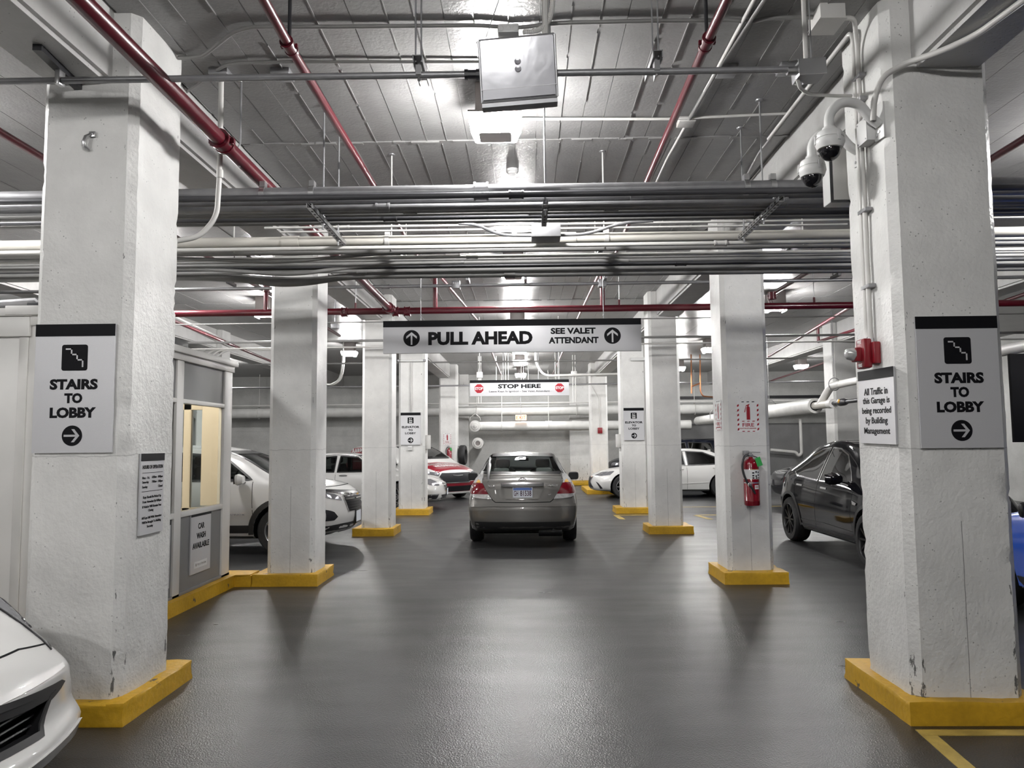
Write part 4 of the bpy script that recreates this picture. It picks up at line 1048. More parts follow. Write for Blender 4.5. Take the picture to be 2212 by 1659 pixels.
t = thing('fire_alarm_strobe', 'tiny red fire alarm on the far column, right side, with its conduit', 'fire alarm', (p.x, 26.38, p.z))
obj('strobe_body', box(new(), (-.08, -.08, -.1), (.08, 0, .1), bev=.015), 'alarm_red', t)
obj('conduit', tube(new(), bend([(0, -.02, .1), (0, -.02, 1.1), (-.28, -.02, 1.6), (-.28, -.02, 2.6-p.z+1.6)], .1), .02, 8), 'conduit_white', t)
p = at(2168, 140, y=6.6)
o = tag(obj('ceiling_light_off', box(new(), (p.x-.12, p.y-.1, p.z-.06), (p.x+.12, p.y+.1, p.z+.03), bev=.015), 'reflector'), 'small unlit fitting on the ceiling right of the dome camera column', 'light fitting')
obj('lens', box(new(), (p.x-.10, p.y-.09, p.z-.09), (p.x+.10, p.y+.09, p.z-.055), bev=.01), 'white_plastic', o)
obj('stem', tube(new(), [(p.x, p.y, p.z), (p.x, p.y, CEIL)], .03, 8), 'reflector', o)
# black board at the right edge
t = thing('hanging_board', 'large plain black board hanging beyond the dome camera column', 'board', (5.62, 7.5, 2.03))
obj('panel', box(new(), (-.90, -.02, -.43), (.90, .02, .43), bev=.004), 'black_matte', t)
for x_ in (-.6, .6): obj('hanger_rod', tube(new(), [(x_, 0, .42), (x_, 0, CEIL-2.03)], .008, 6), 'galv', t)
# ------------------------------------------------------------------ attendant's booth
kb = new()
poly = [(-6.6, 5.3), (-3.40, 5.3), (-3.40, 8.965), (-3.205, 8.965), (-3.205, 9.30), (-6.6, 9.30)]
prism(kb, poly, .14); bmesh.ops.bevel(kb, geom=[e for e in kb.edges if e.verts[0].co.z > .1 and e.verts[1].co.z > .1], offset=.012, segments=2, affect='EDGES')
tag(obj('curb', kb, 'yellow'), 'yellow raised kerb that the attendant booth stands on', 'kerb', kind='structure')
BX0, BX1, BY0, BY1, BH = -6.2, -3.47, 5.34, 9.0, 2.62
t = thing('attendant_booth', 'white and grey attendant booth with warm lit windows on a yellow kerb', 'booth', (BX1, BY1, .14))
ox, oy, oz = BX1, BY1, .14
def bb(name, lo, hi, m, bev=.004):
    return obj(name, box(new(), (lo[0]-ox, lo[1]-oy, lo[2]-oz), (hi[0]-ox, hi[1]-oy, hi[2]-oz), bev=bev), m, t)
FX = BX1
# posts on the lane side
for y0, y1 in ((8.76, 8.985), (7.55, 7.70), (6.30, 6.45), (5.34, 5.50)): bb('post', (FX-.07, y0, .14), (FX, y1, 2.50), 'white_paint')
bb('floor_plate', (BX0, BY0, .14), (FX, BY1, .17), 'grey_panel')
for y0, y1 in ((7.70, 8.76), (6.45, 7.55)):
    bb('sill_rail', (FX-.07, y0, .92), (FX, y1, .975), 'white_paint'); bb('transom', (FX-.07, y0, 2.07), (FX, y1, 2.115), 'white_paint')
    bb('lower_panel', (FX-.045, y0, .17), (FX-.02, y1, .92), 'grey_panel', 0); bb('upper_panel', (FX-.045, y0, 2.115), (FX-.02, y1, 2.50), 'grey_panel', 0)
    bb('window_pane', (FX-.035, y0, .975), (FX-.031, y1, 2.07), 'clear_glass', 0)
bb('end_panel', (FX-.05, 5.50, .17), (FX-.01, 6.30, 2.5), 'white_paint')
bb('header', (FX-.09, BY0-.02, 2.50), (FX+.015, BY1+.01, 2.585), 'white_paint'); bb('cornice', (FX-.2, BY0-.06, 2.57), (FX+.045, BY1+.05, 2.635), 'white_paint')
bb('roof', (BX0-.05, BY0-.05, 2.565), (FX-.03, BY1+.04, 2.62), 'white_paint')
# end wall towards the viewer
bb('end_wall', (BX0, BY0-.0, .14), (FX-.08, BY0+.06, 2.5), 'white_paint'); bb('end_cap', (BX0, BY0-.035, 2.42), (FX-.04, BY0-.005, 2.56), 'white_paint')
bb('corner_trim', (FX-.12, BY0-.012, .14), (FX-.055, BY0, 2.42), 'conduit_white')
# wall towards the parked car: glazed, with beige inner frames
for x0, x1 in ((FX-.17, FX-.07), (-4.02, -3.93), (-5.1, -5.02), (BX0, BX0+.08)): bb('rear_post', (x0, BY1-.07, .17), (x1, BY1-.01, 2.5), 'beige')
bb('rear_sill', (BX0, BY1-.07, .86), (FX-.07, BY1-.01, .92), 'beige'); bb('rear_head', (BX0, BY1-.07, 2.06), (FX-.07, BY1-.01, 2.14), 'beige')
bb('rear_lower_panel', (BX0, BY1-.05, .17), (FX-.07, BY1-.02, .86), 'grey_panel', 0); bb('rear_upper_panel', (BX0, BY1-.05, 2.14), (FX-.07, BY1-.02, 2.5), 'grey_panel', 0)
bb('rear_window_pane', (BX0, BY1-.04, .92), (FX-.07, BY1-.036, 2.06), 'clear_glass', 0)
bb('door_jamb', (FX-.62, 7.62, .17), (FX-.52, 7.70, 2.4), 'beige'); bb('inner_wall', (BX0, BY0+.06, .17), (BX0+.05, BY1-.07, 2.5), 'white_paint')
bb('counter', (FX-.5, 6.4, .90), (FX-.08, 7.6, .94), 'beige')
bb('side_jamb', (FX-.30, 8.85, .95), (FX-.075, 8.90, 2.5), 'beige'); bb('side_jamb', (FX-.075, 7.535, .95), (FX-.035, 7.55, 2.08), 'beige')
bb('lamp_and_fill', (-5.0, 6.8, 2.50), (-4.3, 7.6, 2.54), 'warm_lens', 0); bb('lamp_and_fill', (-4.1, 7.9, 2.52), (-3.75, 8.3, 2.55), 'warm_lens', 0)  # the second one is an added fill lamp brightening the window corner
# things on the roof
tag(obj('roof_case', box(new(), (-3.85, 7.35, 2.622), (-3.50, 7.85, 2.72), bev=.012), 'black'), 'black case lying on the booth roof', 'case')
o = tag(obj('roof_rail', tube(new(), [(-6.0, 5.8, 2.65), (-3.62, 5.55, 2.72), (-3.56, 5.55, 2.66)], .025, 8), 'galv'), 'grey rail lying across the end of the booth roof', 'rail')
obj('end_bracket', box(new(), (-3.66, 5.50, 2.62), (-3.54, 5.6, 2.70), bev=.004), 'black', o)
# signs on the booth
def booth_sign(name, label, y, z, w, h, band):
    return board(name, label, 'sign', (FX-.018, y, z), FACE_E, w, h, .014, band, 'silver_sign_smooth')
s = booth_sign('car_wash_sign', 'grey car wash available sign on the booth panel', 8.203, .629, .50, .655, .062); zz = .0142
letters(s, 'CAR', 0, .160, .155, .062, zz, bold=.03); letters(s, 'WASH', 0, .060, .225, .062, zz, bold=.03); letters(s, 'AVAILABLE', 0, -.040, .415, .062, zz, bold=.03)
lb = obj('logo_plate', box(new(), (-.16, -.275, zz), (.16, -.205, zz+.002)), 'sign_white', s, smooth=False)
obj('lettering', put(text_bm('PLATINUM', .21, .022, .001, .01), Matrix.Translation((.025, -.24, zz+.0021))), 'galv', lb, smooth=False, fix=False)
b = new(); prism(b, rrect(.022, .030, .008), .001, Matrix.Translation((-.115, -.24, zz+.0021))); obj('logo', b, 'galv', lb, smooth=False)
s = booth_sign('not_responsible_sign', 'grey management not responsible sign half hidden by the booth-side column', 7.22, .60, .54, .68, .07)
for s_, w_, y_ in (('MANAGEMENT NOT', .46, .19), ('RESPONSIBLE FOR:', .48, .135), ('FIRE OR THEFT', .43, .045), ('DAMAGES', .30, -.02), ('CARS LEFT', .40, -.10), ('AFTER CLOSING', .45, -.155), ('ARTICLES LEFT', .42, -.225)):
    letters(s, s_, .25-w_/2, y_, w_, .040, zz, bold=.03)
# ------------------------------------------------------------------ car building
def glass_mat(name, tint, refl=1.45):
    m = bpy.data.materials.new(name); m.use_nodes = True; nt = m.node_tree; n = nt.nodes
    n.remove(n['Principled BSDF']); out = n['Material Output']
    tr = n.new('ShaderNodeBsdfTransparent'); tr.inputs[0].default_value = (*tint, 1)
    gl = n.new('ShaderNodeBsdfGlossy'); gl.inputs['Roughness'].default_value = .015; gl.inputs[0].default_value = (1, 1, 1, 1)
    fr = n.new('ShaderNodeFresnel'); fr.inputs[0].default_value = refl
    mx = n.new('ShaderNodeMixShader')
    nt.links.new(fr.outputs[0], mx.inputs[0]); nt.links.new(tr.outputs[0], mx.inputs[1]); nt.links.new(gl.outputs[0], mx.inputs[2]); nt.links.new(mx.outputs[0], out.inputs[0])
    return m
M['car_glass'] = glass_mat('car_glass', (.30, .33, .32), 1.55)
M['car_glass_light'] = glass_mat('car_glass_light', (.74, .80, .78), 1.5)
M['car_glass_dark'] = glass_mat('car_glass_dark', (.045, .05, .05), 1.6)
M['clear_glass'] = glass_mat('booth_glass', (.90, .93, .92), 1.45)
M['interior'] = mat('car_interior_dark', (.03, .03, .032), .7)
M['interior_grey'] = mat('car_interior_grey', (.20, .205, .20), .7)
M['trim'] = mat('black_car_trim', (.012, .012, .013), .35)
M['cladding'] = mat('black_car_cladding', (.02, .02, .021), .55)
M['white_car'] = mat('white_car_paint', (.66, .655, .64), .28, coat=.9)
M['silver_car'] = mat('grey_metallic_car_paint', (.165, .16, .15), .32, .5, coat=.9)
M['black_car'] = mat('black_car_paint', (.006, .006, .008), .05, spec=.28)
M['grey_car'] = mat('dark_grey_car_paint', (.022, .022, .025), .12)
M['red_car'] = mat('red_van_wrap', (.27, .010, .024), .3, coat=.6)
M['navy_car'] = mat('navy_car_paint', (.008, .010, .018), .15)

class Cv:
    """smooth curve through keys (u, value), monotone cubic"""
    def __init__(s, keys):
        s.x = [k[0] for k in keys]; s.y = [k[1] for k in keys]; n = len(s.x)
        d = [(s.y[i+1]-s.y[i])/(s.x[i+1]-s.x[i]) for i in range(n-1)]
        s.m = [d[0]]+[0 if d[i-1]*d[i] <= 0 else 2*d[i-1]*d[i]/(d[i-1]+d[i]) for i in range(1, n-1)]+[d[-1]] if n > 2 else [d[0]]*2
    def __call__(s, u):
        x, y, m = s.x, s.y, s.m
        if u <= x[0]: return y[0]
        if u >= x[-1]: return y[-1]
        i = 0
        while u > x[i+1]: i += 1
        h = x[i+1]-x[i]; t = (u-x[i])/h
        return (2*t**3-3*t*t+1)*y[i]+(t**3-2*t*t+t)*h*m[i]+(-2*t**3+3*t*t)*y[i+1]+(t**3-t*t)*h*m[i+1]
def catmull(P, sub):
    out = []
    n = len(P)
    for i in range(n-1):
        p0 = P[i-1] if i else (2*P[0][0]-P[1][0], 2*P[0][1]-P[1][1]); p1 = P[i]; p2 = P[i+1]; p3 = P[i+2] if i+2 < n else (2*P[-1][0]-P[-2][0], 2*P[-1][1]-P[-2][1])
        for k in range(sub[i]):
            t = k/sub[i]
            out.append(tuple(.5*((2*p1[j])+(-p0[j]+p2[j])*t+(2*p0[j]-5*p1[j]+4*p2[j]-p3[j])*t*t+(-p0[j]+3*p1[j]-3*p2[j]+p3[j])*t**3)*.55+(p1[j]+(p2[j]-p1[j])*t)*.45 for j in (0, 1)))
    out.append(P[-1]); return out
def fit_mod(o, cutters, solver='EXACT'):
    for c in cutters:
        md = o.modifiers.new('b', 'BOOLEAN'); md.operation = 'DIFFERENCE'; md.object = c; md.solver = solver
        try: md.material_mode = 'TRANSFER'
        except Exception: pass
    dg = bpy.context.evaluated_depsgraph_get()
    me = bpy.data.meshes.new_from_object(o.evaluated_get(dg), depsgraph=dg)
    o.modifiers.clear(); old = o.data; o.data = me; bpy.data.meshes.remove(old)
    for c in cutters:
        cm2 = c.data; bpy.data.objects.remove(c); bpy.data.meshes.remove(cm2)
    smooth_mesh(me, 38)
class Car:
    def __init__(s, name, label, cat, loc, heading, spec, paint, group=None):
        s.sp = spec; s.paint = paint; s.L = spec['L']
        s.t = thing(name, label, cat, loc, heading, group)
        s.c = {k: Cv(v) for k, v in spec.items() if isinstance(v, list) and v and isinstance(v[0], tuple)}
        s.body_mesh()
    def X(s, u): return s.L/2-u
    def section(s, u):
        c = s.c
        zb, w0, wm, zm, wb, zbl, wr, zr, zt = (c[k](u) for k in ('zb', 'w0', 'wm', 'zm', 'wb', 'zbelt', 'wr', 'zr', 'zt'))
        P = [(0, zb), (w0*.8, zb), (w0, zb+.06), (wm, zm), (wb, zbl), (wr, zr), (wr*.60, zr+(zt-zr)*.72), (0, zt)]
        Q = catmull(P, (2, 2, 5, 6, 7, 4, 4))
        R, e = s.sp.get('round', (.10, .07))
        d = min(u, s.L-u)
        if d < R:
            ins = e*(1-math.sqrt(max(0, 1-(1-d/R)**2)))
            zc = (zb+zt)/2; hh = (zt-zb)/2
            Q = [(max(0, y-ins*(min(1, y/.3))), zc+(z-zc)*(1-ins/hh)) for y, z in Q]
        return Q
    def warp(s, v):
        u = s.L/2-v.x; sp = s.sp; W = sp['W']/2
        nb, nD = sp.get('nose_bow', (.28, .95)); rb, rD = sp.get('tail_bow', (.16, .7))
        f = max(0, 1-u/nD); r = max(0, 1-(s.L-u)/rD); q = (abs(v.y)/W)**2.3
        dx = -nb*q*f**.9+rb*q*r**.9
        if 'nose' in s.c: dx -= s.c['nose'](v.z)*max(0, 1-u/.8)
        if 'tail' in s.c: dx += s.c['tail'](v.z)*max(0, 1-(s.L-u)/.6)
        return Vector((v.x+dx, v.y, v.z))
    def body_mesh(s):
        L = s.L; us = [0, .012, .03, .06, .1]
        k = .16
        while k < L-.14: us.append(k); k += .065
        us += [L-.1, L-.06, L-.03, L-.012, L]
        bm = bmesh.new(); rings = []
        for u in us:
            Q = s.section(u); x = s.X(u)
            loop = [(-y, z) for y, z in Q]+[(y, z) for y, z in Q[-2:0:-1]]
            rings.append([bm.verts.new((x, y, z)) for y, z in loop])
        N = len(rings[0])
        for A, B in zip(rings, rings[1:]):
            for k in range(N): bm.faces.new((A[k], A[(k+1) % N], B[(k+1) % N], B[k]))
        h = N//2
        for ring in (rings[0], rings[-1]):
            rows = []
            for i in range(1, h):
                a, b = ring[i], ring[N-i]
                rows.append([a]+[bm.verts.new(a.co.lerp(b.co, t/12)) for t in range(1, 12)]+[b])
            for A, B in zip(rows, rows[1:]):
                for k in range(12): bm.faces.new((A[k], A[k+1], B[k+1], B[k]))
            for tip, row in ((ring[0], rows[0]), (ring[h], rows[-1])):
                for k in range(12): bm.faces.new((tip, row[k], row[k+1]))
        for v in bm.verts: v.co = s.warp(v.co)
        bmesh.ops.recalc_face_normals(bm, faces=bm.faces[:])
        s.bvh = BVHTree.FromBMesh(bm)
        me = bpy.data.meshes.new('body'); bm.to_mesh(me); bm.free()
        me.materials.append(M[s.paint])
        s.body = bpy.data.objects.new('body', me); C.objects.link(s.body)
        s.cut = []
    def cutter(s, bm, m):
        bmesh.ops.recalc_face_normals(bm, faces=bm.faces[:])
        me = bpy.data.meshes.new('cut'); bm.to_mesh(me); bm.free(); me.materials.append(M[m])
        o = bpy.data.objects.new('cut', me); C.objects.link(o); s.cut.append(o); return o
    def finish(s):
        fit_mod(s.body, s.cut); s.body.parent = s.t
    # --- projection
    def hit(s, view, a, b):
        if view == 'R': o, d = Vector((s.X(a), -4, b)), Vector((0, 1, 0))
        elif view == 'L': o, d = Vector((s.X(a), 4, b)), Vector((0, -1, 0))
        elif view == 'F': o, d = Vector((6, a, b)), Vector((-1, 0, 0))
        elif view == 'B': o, d = Vector((-6, a, b)), Vector((1, 0, 0))
        else: o, d = Vector((s.X(a), b, 4)), Vector((0, 0, -1))
        p, n, i, dist = s.bvh.ray_cast(o, d)
        if p is None:
            q = o+d*(4-s.sp['W']/2 if view in 'RL' else 6-s.L/2 if view in 'FB' else 3)
            p, n, i, dist = s.bvh.find_nearest(q)
        if n.dot(d) > 0: n = -n
        return p, n
    def patch(s, name, poly, view, m, off=.004, th=.010, step=.06, parent=None, smooth=True, label=None, closed=True):
        pts = []
        n = len(poly)
        for i in range(n):
            a, b = Vector(poly[i]), Vector(poly[(i+1) % n]); k = max(1, int((b-a).length/step))
            pts += [a.lerp(b, t/k) for t in range(k)]
        nb = len(pts)
        x0, x1 = min(p.x for p in pts), max(p.x for p in pts); y0, y1 = min(p.y for p in pts), max(p.y for p in pts)
        def inside(p):
            r = False; j = nb-1
            for i in range(nb):
                if (pts[i].y > p.y) != (pts[j].y > p.y) and p.x < (pts[j].x-pts[i].x)*(p.y-pts[i].y)/(pts[j].y-pts[i].y)+pts[i].x: r = not r
                j = i
            return r
        inner = []
        gx = max(2, int((x1-x0)/step)); gy = max(2, int((y1-y0)/step))
        for i in range(1, gx):
            for j in range(1, gy):
                p = Vector((x0+(x1-x0)*i/gx, y0+(y1-y0)*j/gy))
                if inside(p) and min((p-q).length for q in pts) > step*.4: inner.append(p)
        V, E, F, *_ = delaunay_2d_cdt(pts+inner, [(i, (i+1) % nb) for i in range(nb)], [], 1, 1e-6)
        bm = bmesh.new(); top = []; low = []
        for v in V:
            p, nn = s.hit(view, v.x, v.y); top.append(bm.verts.new(p+nn*off)); low.append(p-nn*th)
        for f in F:
            try: bm.faces.new([top[i] for i in f])
            except ValueError: pass
        if th > 0:
            bd = [e for e in bm.edges if len(e.link_faces) == 1]; idx = {v: i for i, v in enumerate(top)}; lv = {}
            for e in bd:
                for v in e.verts:
                    if v not in lv: lv[v] = bm.verts.new(low[idx[v]])
            for e in bd:
                a, b = e.verts
                bm.faces.new((a, b, lv[b], lv[a]))
        loose = [v for v in bm.verts if not v.link_faces]
        bmesh.ops.delete(bm, geom=loose, context='VERTS')
        o = obj(name, bm, m, parent or s.t, smooth)
        if label: o['label'] = label
        return o
    def both(s, name, poly, m, **kw):
        for v in 'RL': s.patch(name, poly, v, m, **kw)
    def band(s, name, line, wd, view, m, off=.003, step=.05, parent=None, th=.004, closed=False):
        """a narrow strip laid along a polyline on the body"""
        P = [Vector(p) for p in line]; pts = []
        seq = list(zip(P, P[1:]+([P[0]] if closed else [])))[:len(P) if closed else len(P)-1]
        for a, b in seq:
            k = max(1, int((b-a).length/step)); pts += [a.lerp(b, t/k) for t in range(k)]
        if not closed: pts.append(P[-1])
        bm = bmesh.new(); rows = []
        n = len(pts)
        for i, p in enumerate(pts):
            t = (pts[(i+1) % n] if closed or i+1 < n else pts[i])-(pts[i-1] if closed or i > 0 else pts[i])
            if t.length < 1e-6: t = Vector((1, 0))
            t.normalize(); nn = Vector((-t.y, t.x))*wd/2
            r = []
            for q, o_ in ((p-nn, -th), (p-nn, off), (p+nn, off), (p+nn, -th)):
                h_, hn = s.hit(view, q.x, q.y); r.append(bm.verts.new(h_+hn*o_))
            rows.append(r)
        for i in range(n if closed else n-1):
            A, B = rows[i], rows[(i+1) % n]
            for k in range(3): bm.faces.new((A[k], A[k+1], B[k+1], B[k]))
        return obj(name, bm, m, parent or s.t)
    def wheels(s, uf, ur, r, wd, track, n_spoke, rim_m, style='spoke', arch=.0, arch_m=None, rim_r=.66, hub_m='alloy_dark'):
        s.wu = (uf, ur)
        for u in (uf, ur):
            for sg in (-1, 1):
                x = s.X(u)
                b = tube(new(), [(x, sg*(track/2-wd*.5-.09), r), (x, sg*(track/2+.35), r)], r+.055, 28)
                s.cutter(b, 'black_matte')
                w_ = s.wheel(r, wd, n_spoke, rim_m, style, rim_r, hub_m); w_.parent = s.t; w_.location = (x, sg*track/2, r); w_.rotation_euler = (0, 0, 0 if sg < 0 else PI)
                if arch:
                    ring = [(u+(r+.055+arch/2)*math.cos(a), r+(r+.055+arch/2)*math.sin(a)) for a in [PI*(-.04+1.08*k/22) for k in range(23)]]
                    s.band('arch_cladding', ring, arch, 'R' if sg < 0 else 'L', arch_m, off=.012, th=.02)
    def wheel(s, r, wd, n, rim_m, style, rr, hub_m):
        R = Matrix.Rotation(PI/2, 4, 'X')          # z axis -> -y : outer face towards local -y
        ri = r*rr
        tyre = lathe(new(), [(ri, -wd/2), (ri*1.06, -wd/2-.004), (r*.93, -wd/2), (r*.985, -wd/2+.025), (r, -wd/2+.05), (r, wd/2-.05), (r*.985, wd/2-.025), (r*.93, wd/2), (ri*1.06, wd/2+.004), (ri, wd/2)], 36, R)
        w_ = obj('wheel', tyre, 'rubber')
        rim = lathe(new(), [(ri, wd/2-.0), (ri*.97, wd/2+.006), (ri*.93, wd/2-.004), (ri*.90, wd/2-.03), (ri*.88, -wd/2), (ri, -wd/2)], 36, R)
        ro = obj('rim', rim, rim_m, w_)
        sp = new()
        for k in range(n):
            a = 2*PI*k/n
            A = Matrix.Rotation(a, 4, 'Z')
            def blade(y0, y1, w0_, w1_, z0, z1):
                P = [(ri*.12, -w0_+y0), (ri*.93, -w1_+y1), (ri*.93, w1_+y1), (ri*.12, w0_+y0)]
                b = prism(new(), P, .022); 
                for v in b.verts: v.co.z += wd/2-.05+z0+(z1-z0)*(v.co.x/ri)
                put(b, R @ A); return b
            if style == 'double':
                merge(sp, blade(-ri*.06, -ri*.13, ri*.035, ri*.04, .012, .018)); merge(sp, blade(ri*.06, ri*.13, ri*.035, ri*.04, .012, .018))
            else: merge(sp, blade(0, 0, ri*.10 if style == 'spoke' else ri*.05, ri*.075 if style == 'spoke' else ri*.045, .014, .020))
        lathe(sp, [(0, wd/2-.045), (ri*.22, wd/2-.045), (ri*.22, wd/2-.018), (ri*.12, wd/2-.008), (0, wd/2-.008)], 20, R)
        tag(obj('spokes', sp, rim_m, w_), kind='stuff')
        obj('brake_disc', lathe(new(), [(0, -.02), (ri*.72, -.02), (ri*.72, .0), (0, .0)], 24, R), hub_m, w_)
        return w_
    def cabin(s, lo, hi, zlo, zhi, inner='interior'):
        """hollow the cabin: lo = (u0, u1, half width) at the belt, hi likewise under the roof"""
        bm = bmesh.new()
        A = [bm.verts.new((s.X(u), y, zlo)) for u, y in ((lo[0], -lo[2]), (lo[0], lo[2]), (lo[1], lo[2]), (lo[1], -lo[2]))]
        B = [bm.verts.new((s.X(u), y, zhi)) for u, y in ((hi[0], -hi[2]), (hi[0], hi[2]), (hi[1], hi[2]), (hi[1], -hi[2]))]
        bm.faces.new(A); bm.faces.new(B[::-1])
        for k in range(4): bm.faces.new((A[k], A[(k+1) % 4], B[(k+1) % 4], B[k]))
        s.cutter(bm, inner)
    def opening(s, poly, view, depth, inner='trim'):
        """cut an opening through the skin along the view direction, depth metres inwards from the surface"""
        bm = bmesh.new(); n = len(poly)
        hs = [s.hit(view, *p)[0] for p in poly]
        d = {'R': Vector((0, 1, 0)), 'L': Vector((0, -1, 0)), 'F': Vector((-1, 0, 0)), 'B': Vector((1, 0, 0)), 'T': Vector((0, 0, -1))}[view]
        t0 = min(h.dot(d) for h in hs)-.25; t1 = max(h.dot(d) for h in hs)+depth
        A = [bm.verts.new(h+d*(t0-h.dot(d))) for h in hs]; B = [bm.verts.new(h+d*(t1-h.dot(d))) for h in hs]
        bmesh.ops.triangulate(bm, faces=[bm.faces.new(A), bm.faces.new(B[::-1])])
        for k in range(n): bm.faces.new((A[k], A[(k+1) % n], B[(k+1) % n], B[k]))
        s.cutter(bm, inner)
    def window(s, name, poly, view, m, depth, ring=.03, ring_m='trim', inner='trim', off=.002, cut=True):
        if cut: s.opening(poly, view, depth, inner)
        s.patch(name, poly, view, m, off=off, th=0, step=.08)
        if ring: s.band('window_seal', poly, ring, view, ring_m, off=.006, closed=True)
    def seats(s, u_f, u_r, z, m='interior', hw=.36):
        for sy in (-1, 1):
            b = box(new(), (s.X(u_f)-.14, sy*hw-.23, z-.35), (s.X(u_f)+.0, sy*hw+.23, z+.08), Matrix.Rotation(-.2, 3, 'Y'), bev=.05)
            o = obj('front_seat', b, m, s.t)
            obj('headrest', box(new(), (s.X(u_f)-.20, sy*hw-.13, z+.10), (s.X(u_f)-.10, sy*hw+.13, z+.25), bev=.04), m, o)
        if u_r:
            b = box(new(), (s.X(u_r)-.16, -.6, z-.35), (s.X(u_r)-.02, .6, z+.02), bev=.05); o = obj('rear_seat', b, m, s.t)
            for sy in (-1, 1): obj('headrest', box(new(), (s.X(u_r)-.18, sy*hw-.14, z-.02), (s.X(u_r)-.08, sy*hw+.14, z+.12), bev=.04), m, o)
        st = [(s.X(u_f)+.52+.06*math.cos(a), .36+.18*math.sin(a), z-.08+.17*math.cos(a)) for a in [2*PI*k/20 for k in range(20)]]
        obj('steering_wheel', tube(new(), st, .014, 6, closed=True), 'trim', s.t)
    def mirror(s, u, z, y, m, size=(.10, .20, .14)):
        for sg in (-1, 1):
            b = box(new(), (-size[0]/2, -size[1]/2, -size[2]/2), (size[0]/2, size[1]/2, size[2]/2), bev=min(size)*.38)
            for v in b.verts:
                if v.co.x > 0: v.co.z *= .8; v.co.y *= .88
            o = obj('wing_mirror', put(b, Matrix.Translation((s.X(u), sg*(y+size[1]/2), z)) @ Matrix.Rotation(sg*-.12, 4, 'Z')), m, s.t)
            b = tube(new(), [(s.X(u)+.01, sg*(y-.12), z-.06), (s.X(u), sg*(y+.04), z-.03)], [.03, .02], 8); obj('mirror_foot', b, 'trim', o)
            b = box(new(), (-.004, -size[1]*.42, -size[2]*.38), (.0, size[1]*.42, size[2]*.38)); obj('mirror_glass', put(b, Matrix.Translation((s.X(u)-size[0]/2-.001, sg*(y+size[1]/2), z)) @ Matrix.Rotation(sg*-.12, 4, 'Z')), 'black_gloss', o, smooth=False)
    def handle(s, u, z, m):
        for v in 'RL':
            p, n = s.hit(v, u, z)
            sg = -1 if v == 'R' else 1
            obj('door_handle', tube(new(), bend([p+Vector((.10, 0, 0)), p+n*.035+Vector((.08, 0, 0)), p+n*.035-Vector((.08, 0, 0)), p-Vector((.10, 0, 0))], .03, 3), .012, 8), m, s.t)
    def plate(s, view, y, z, w_, h_, text, holder=True):
        p, n = s.hit(view, y, z)
        fx = -1 if view == 'B' else 1
        R = (FACE_W if view == 'B' else FACE_E)
        t_ = obj('license_plate', put(box(new(), (-w_/2, -h_/2, 0), (w_/2, h_/2, .004)), Matrix.Translation((p.x+fx*.012, y, z)) @ R), 'plate_white', s.t, smooth=False)
        return t_, Matrix.Translation((p.x+fx*.0165, y, z)) @ R
def spec(L, W, H, base, **kw):
    """scale a base spec (normalised by its own size) to L, W, H"""
    d = {}
    l, w_, h = L/base['L'], W/base['W'], H/base['H']
    for k, v in base.items():
        if isinstance(v, list):
            if k in ('nose', 'tail'): d[k] = [(z*h, x*l) for z, x in v]
            else: d[k] = [(u*l, q*(w_ if k[0] == 'w' else h)) for u, q in v]
        else: d[k] = v
    d.update(L=L, W=W, H=H); d.update(kw); return d
SEDAN = dict(L=4.80, W=1.795, H=1.49,
    zt=[(0, .70), (.12, .745), (.5, .86), (1.25, .985), (1.40, 1.045), (2.05, 1.405), (2.45, 1.475), (2.9, 1.49), (3.35, 1.445), (3.62, 1.345), (4.08, 1.095), (4.25, 1.075), (4.62, 1.085), (4.72, 1.05), (4.80, .98)],
    zr=[(0, .67), (.12, .71), (.5, .82), (1.25, .935), (1.42, 1.0), (2.05, 1.345), (2.45, 1.42), (2.9, 1.435), (3.35, 1.39), (3.62, 1.295), (4.08, 1.06), (4.25, 1.045), (4.62, 1.055), (4.72, 1.02), (4.80, .95)],
    wr=[(0, .62), (.3, .68), (1.25, .735), (1.6, .68), (2.1, .585), (3.3, .575), (3.7, .60), (4.1, .675), (4.7, .66), (4.80, .62)],
    zbelt=[(0, .62), (.12, .66), (.6, .78), (1.2, .88), (1.6, .915), (3.5, .96), (4.2, .985), (4.7, .96), (4.80, .90)],
    wb=[(0, .72), (.3, .79), (.8, .835), (1.5, .845), (3.5, .845), (4.2, .82), (4.65, .79), (4.80, .76)],
    wm=[(0, .80), (.3, .86), (.9, .893), (1.5, .8975), (3.6, .8975), (4.3, .885), (4.80, .85)],
    zm=[(0, .50), (1., .60), (3.8, .62), (4.80, .62)],
    w0=[(0, .76), (.4, .82), (1.2, .845), (3.8, .845), (4.80, .80)],
    zb=[(0, .23), (.6, .20), (4.2, .20), (4.80, .30)],
    nose=[(.2, .05), (.42, 0), (.6, .02), (.75, .10)], tail=[(.2, .10), (.45, 0), (.62, .0), (.75, .05), (1.0, .10), (1.1, .16)])
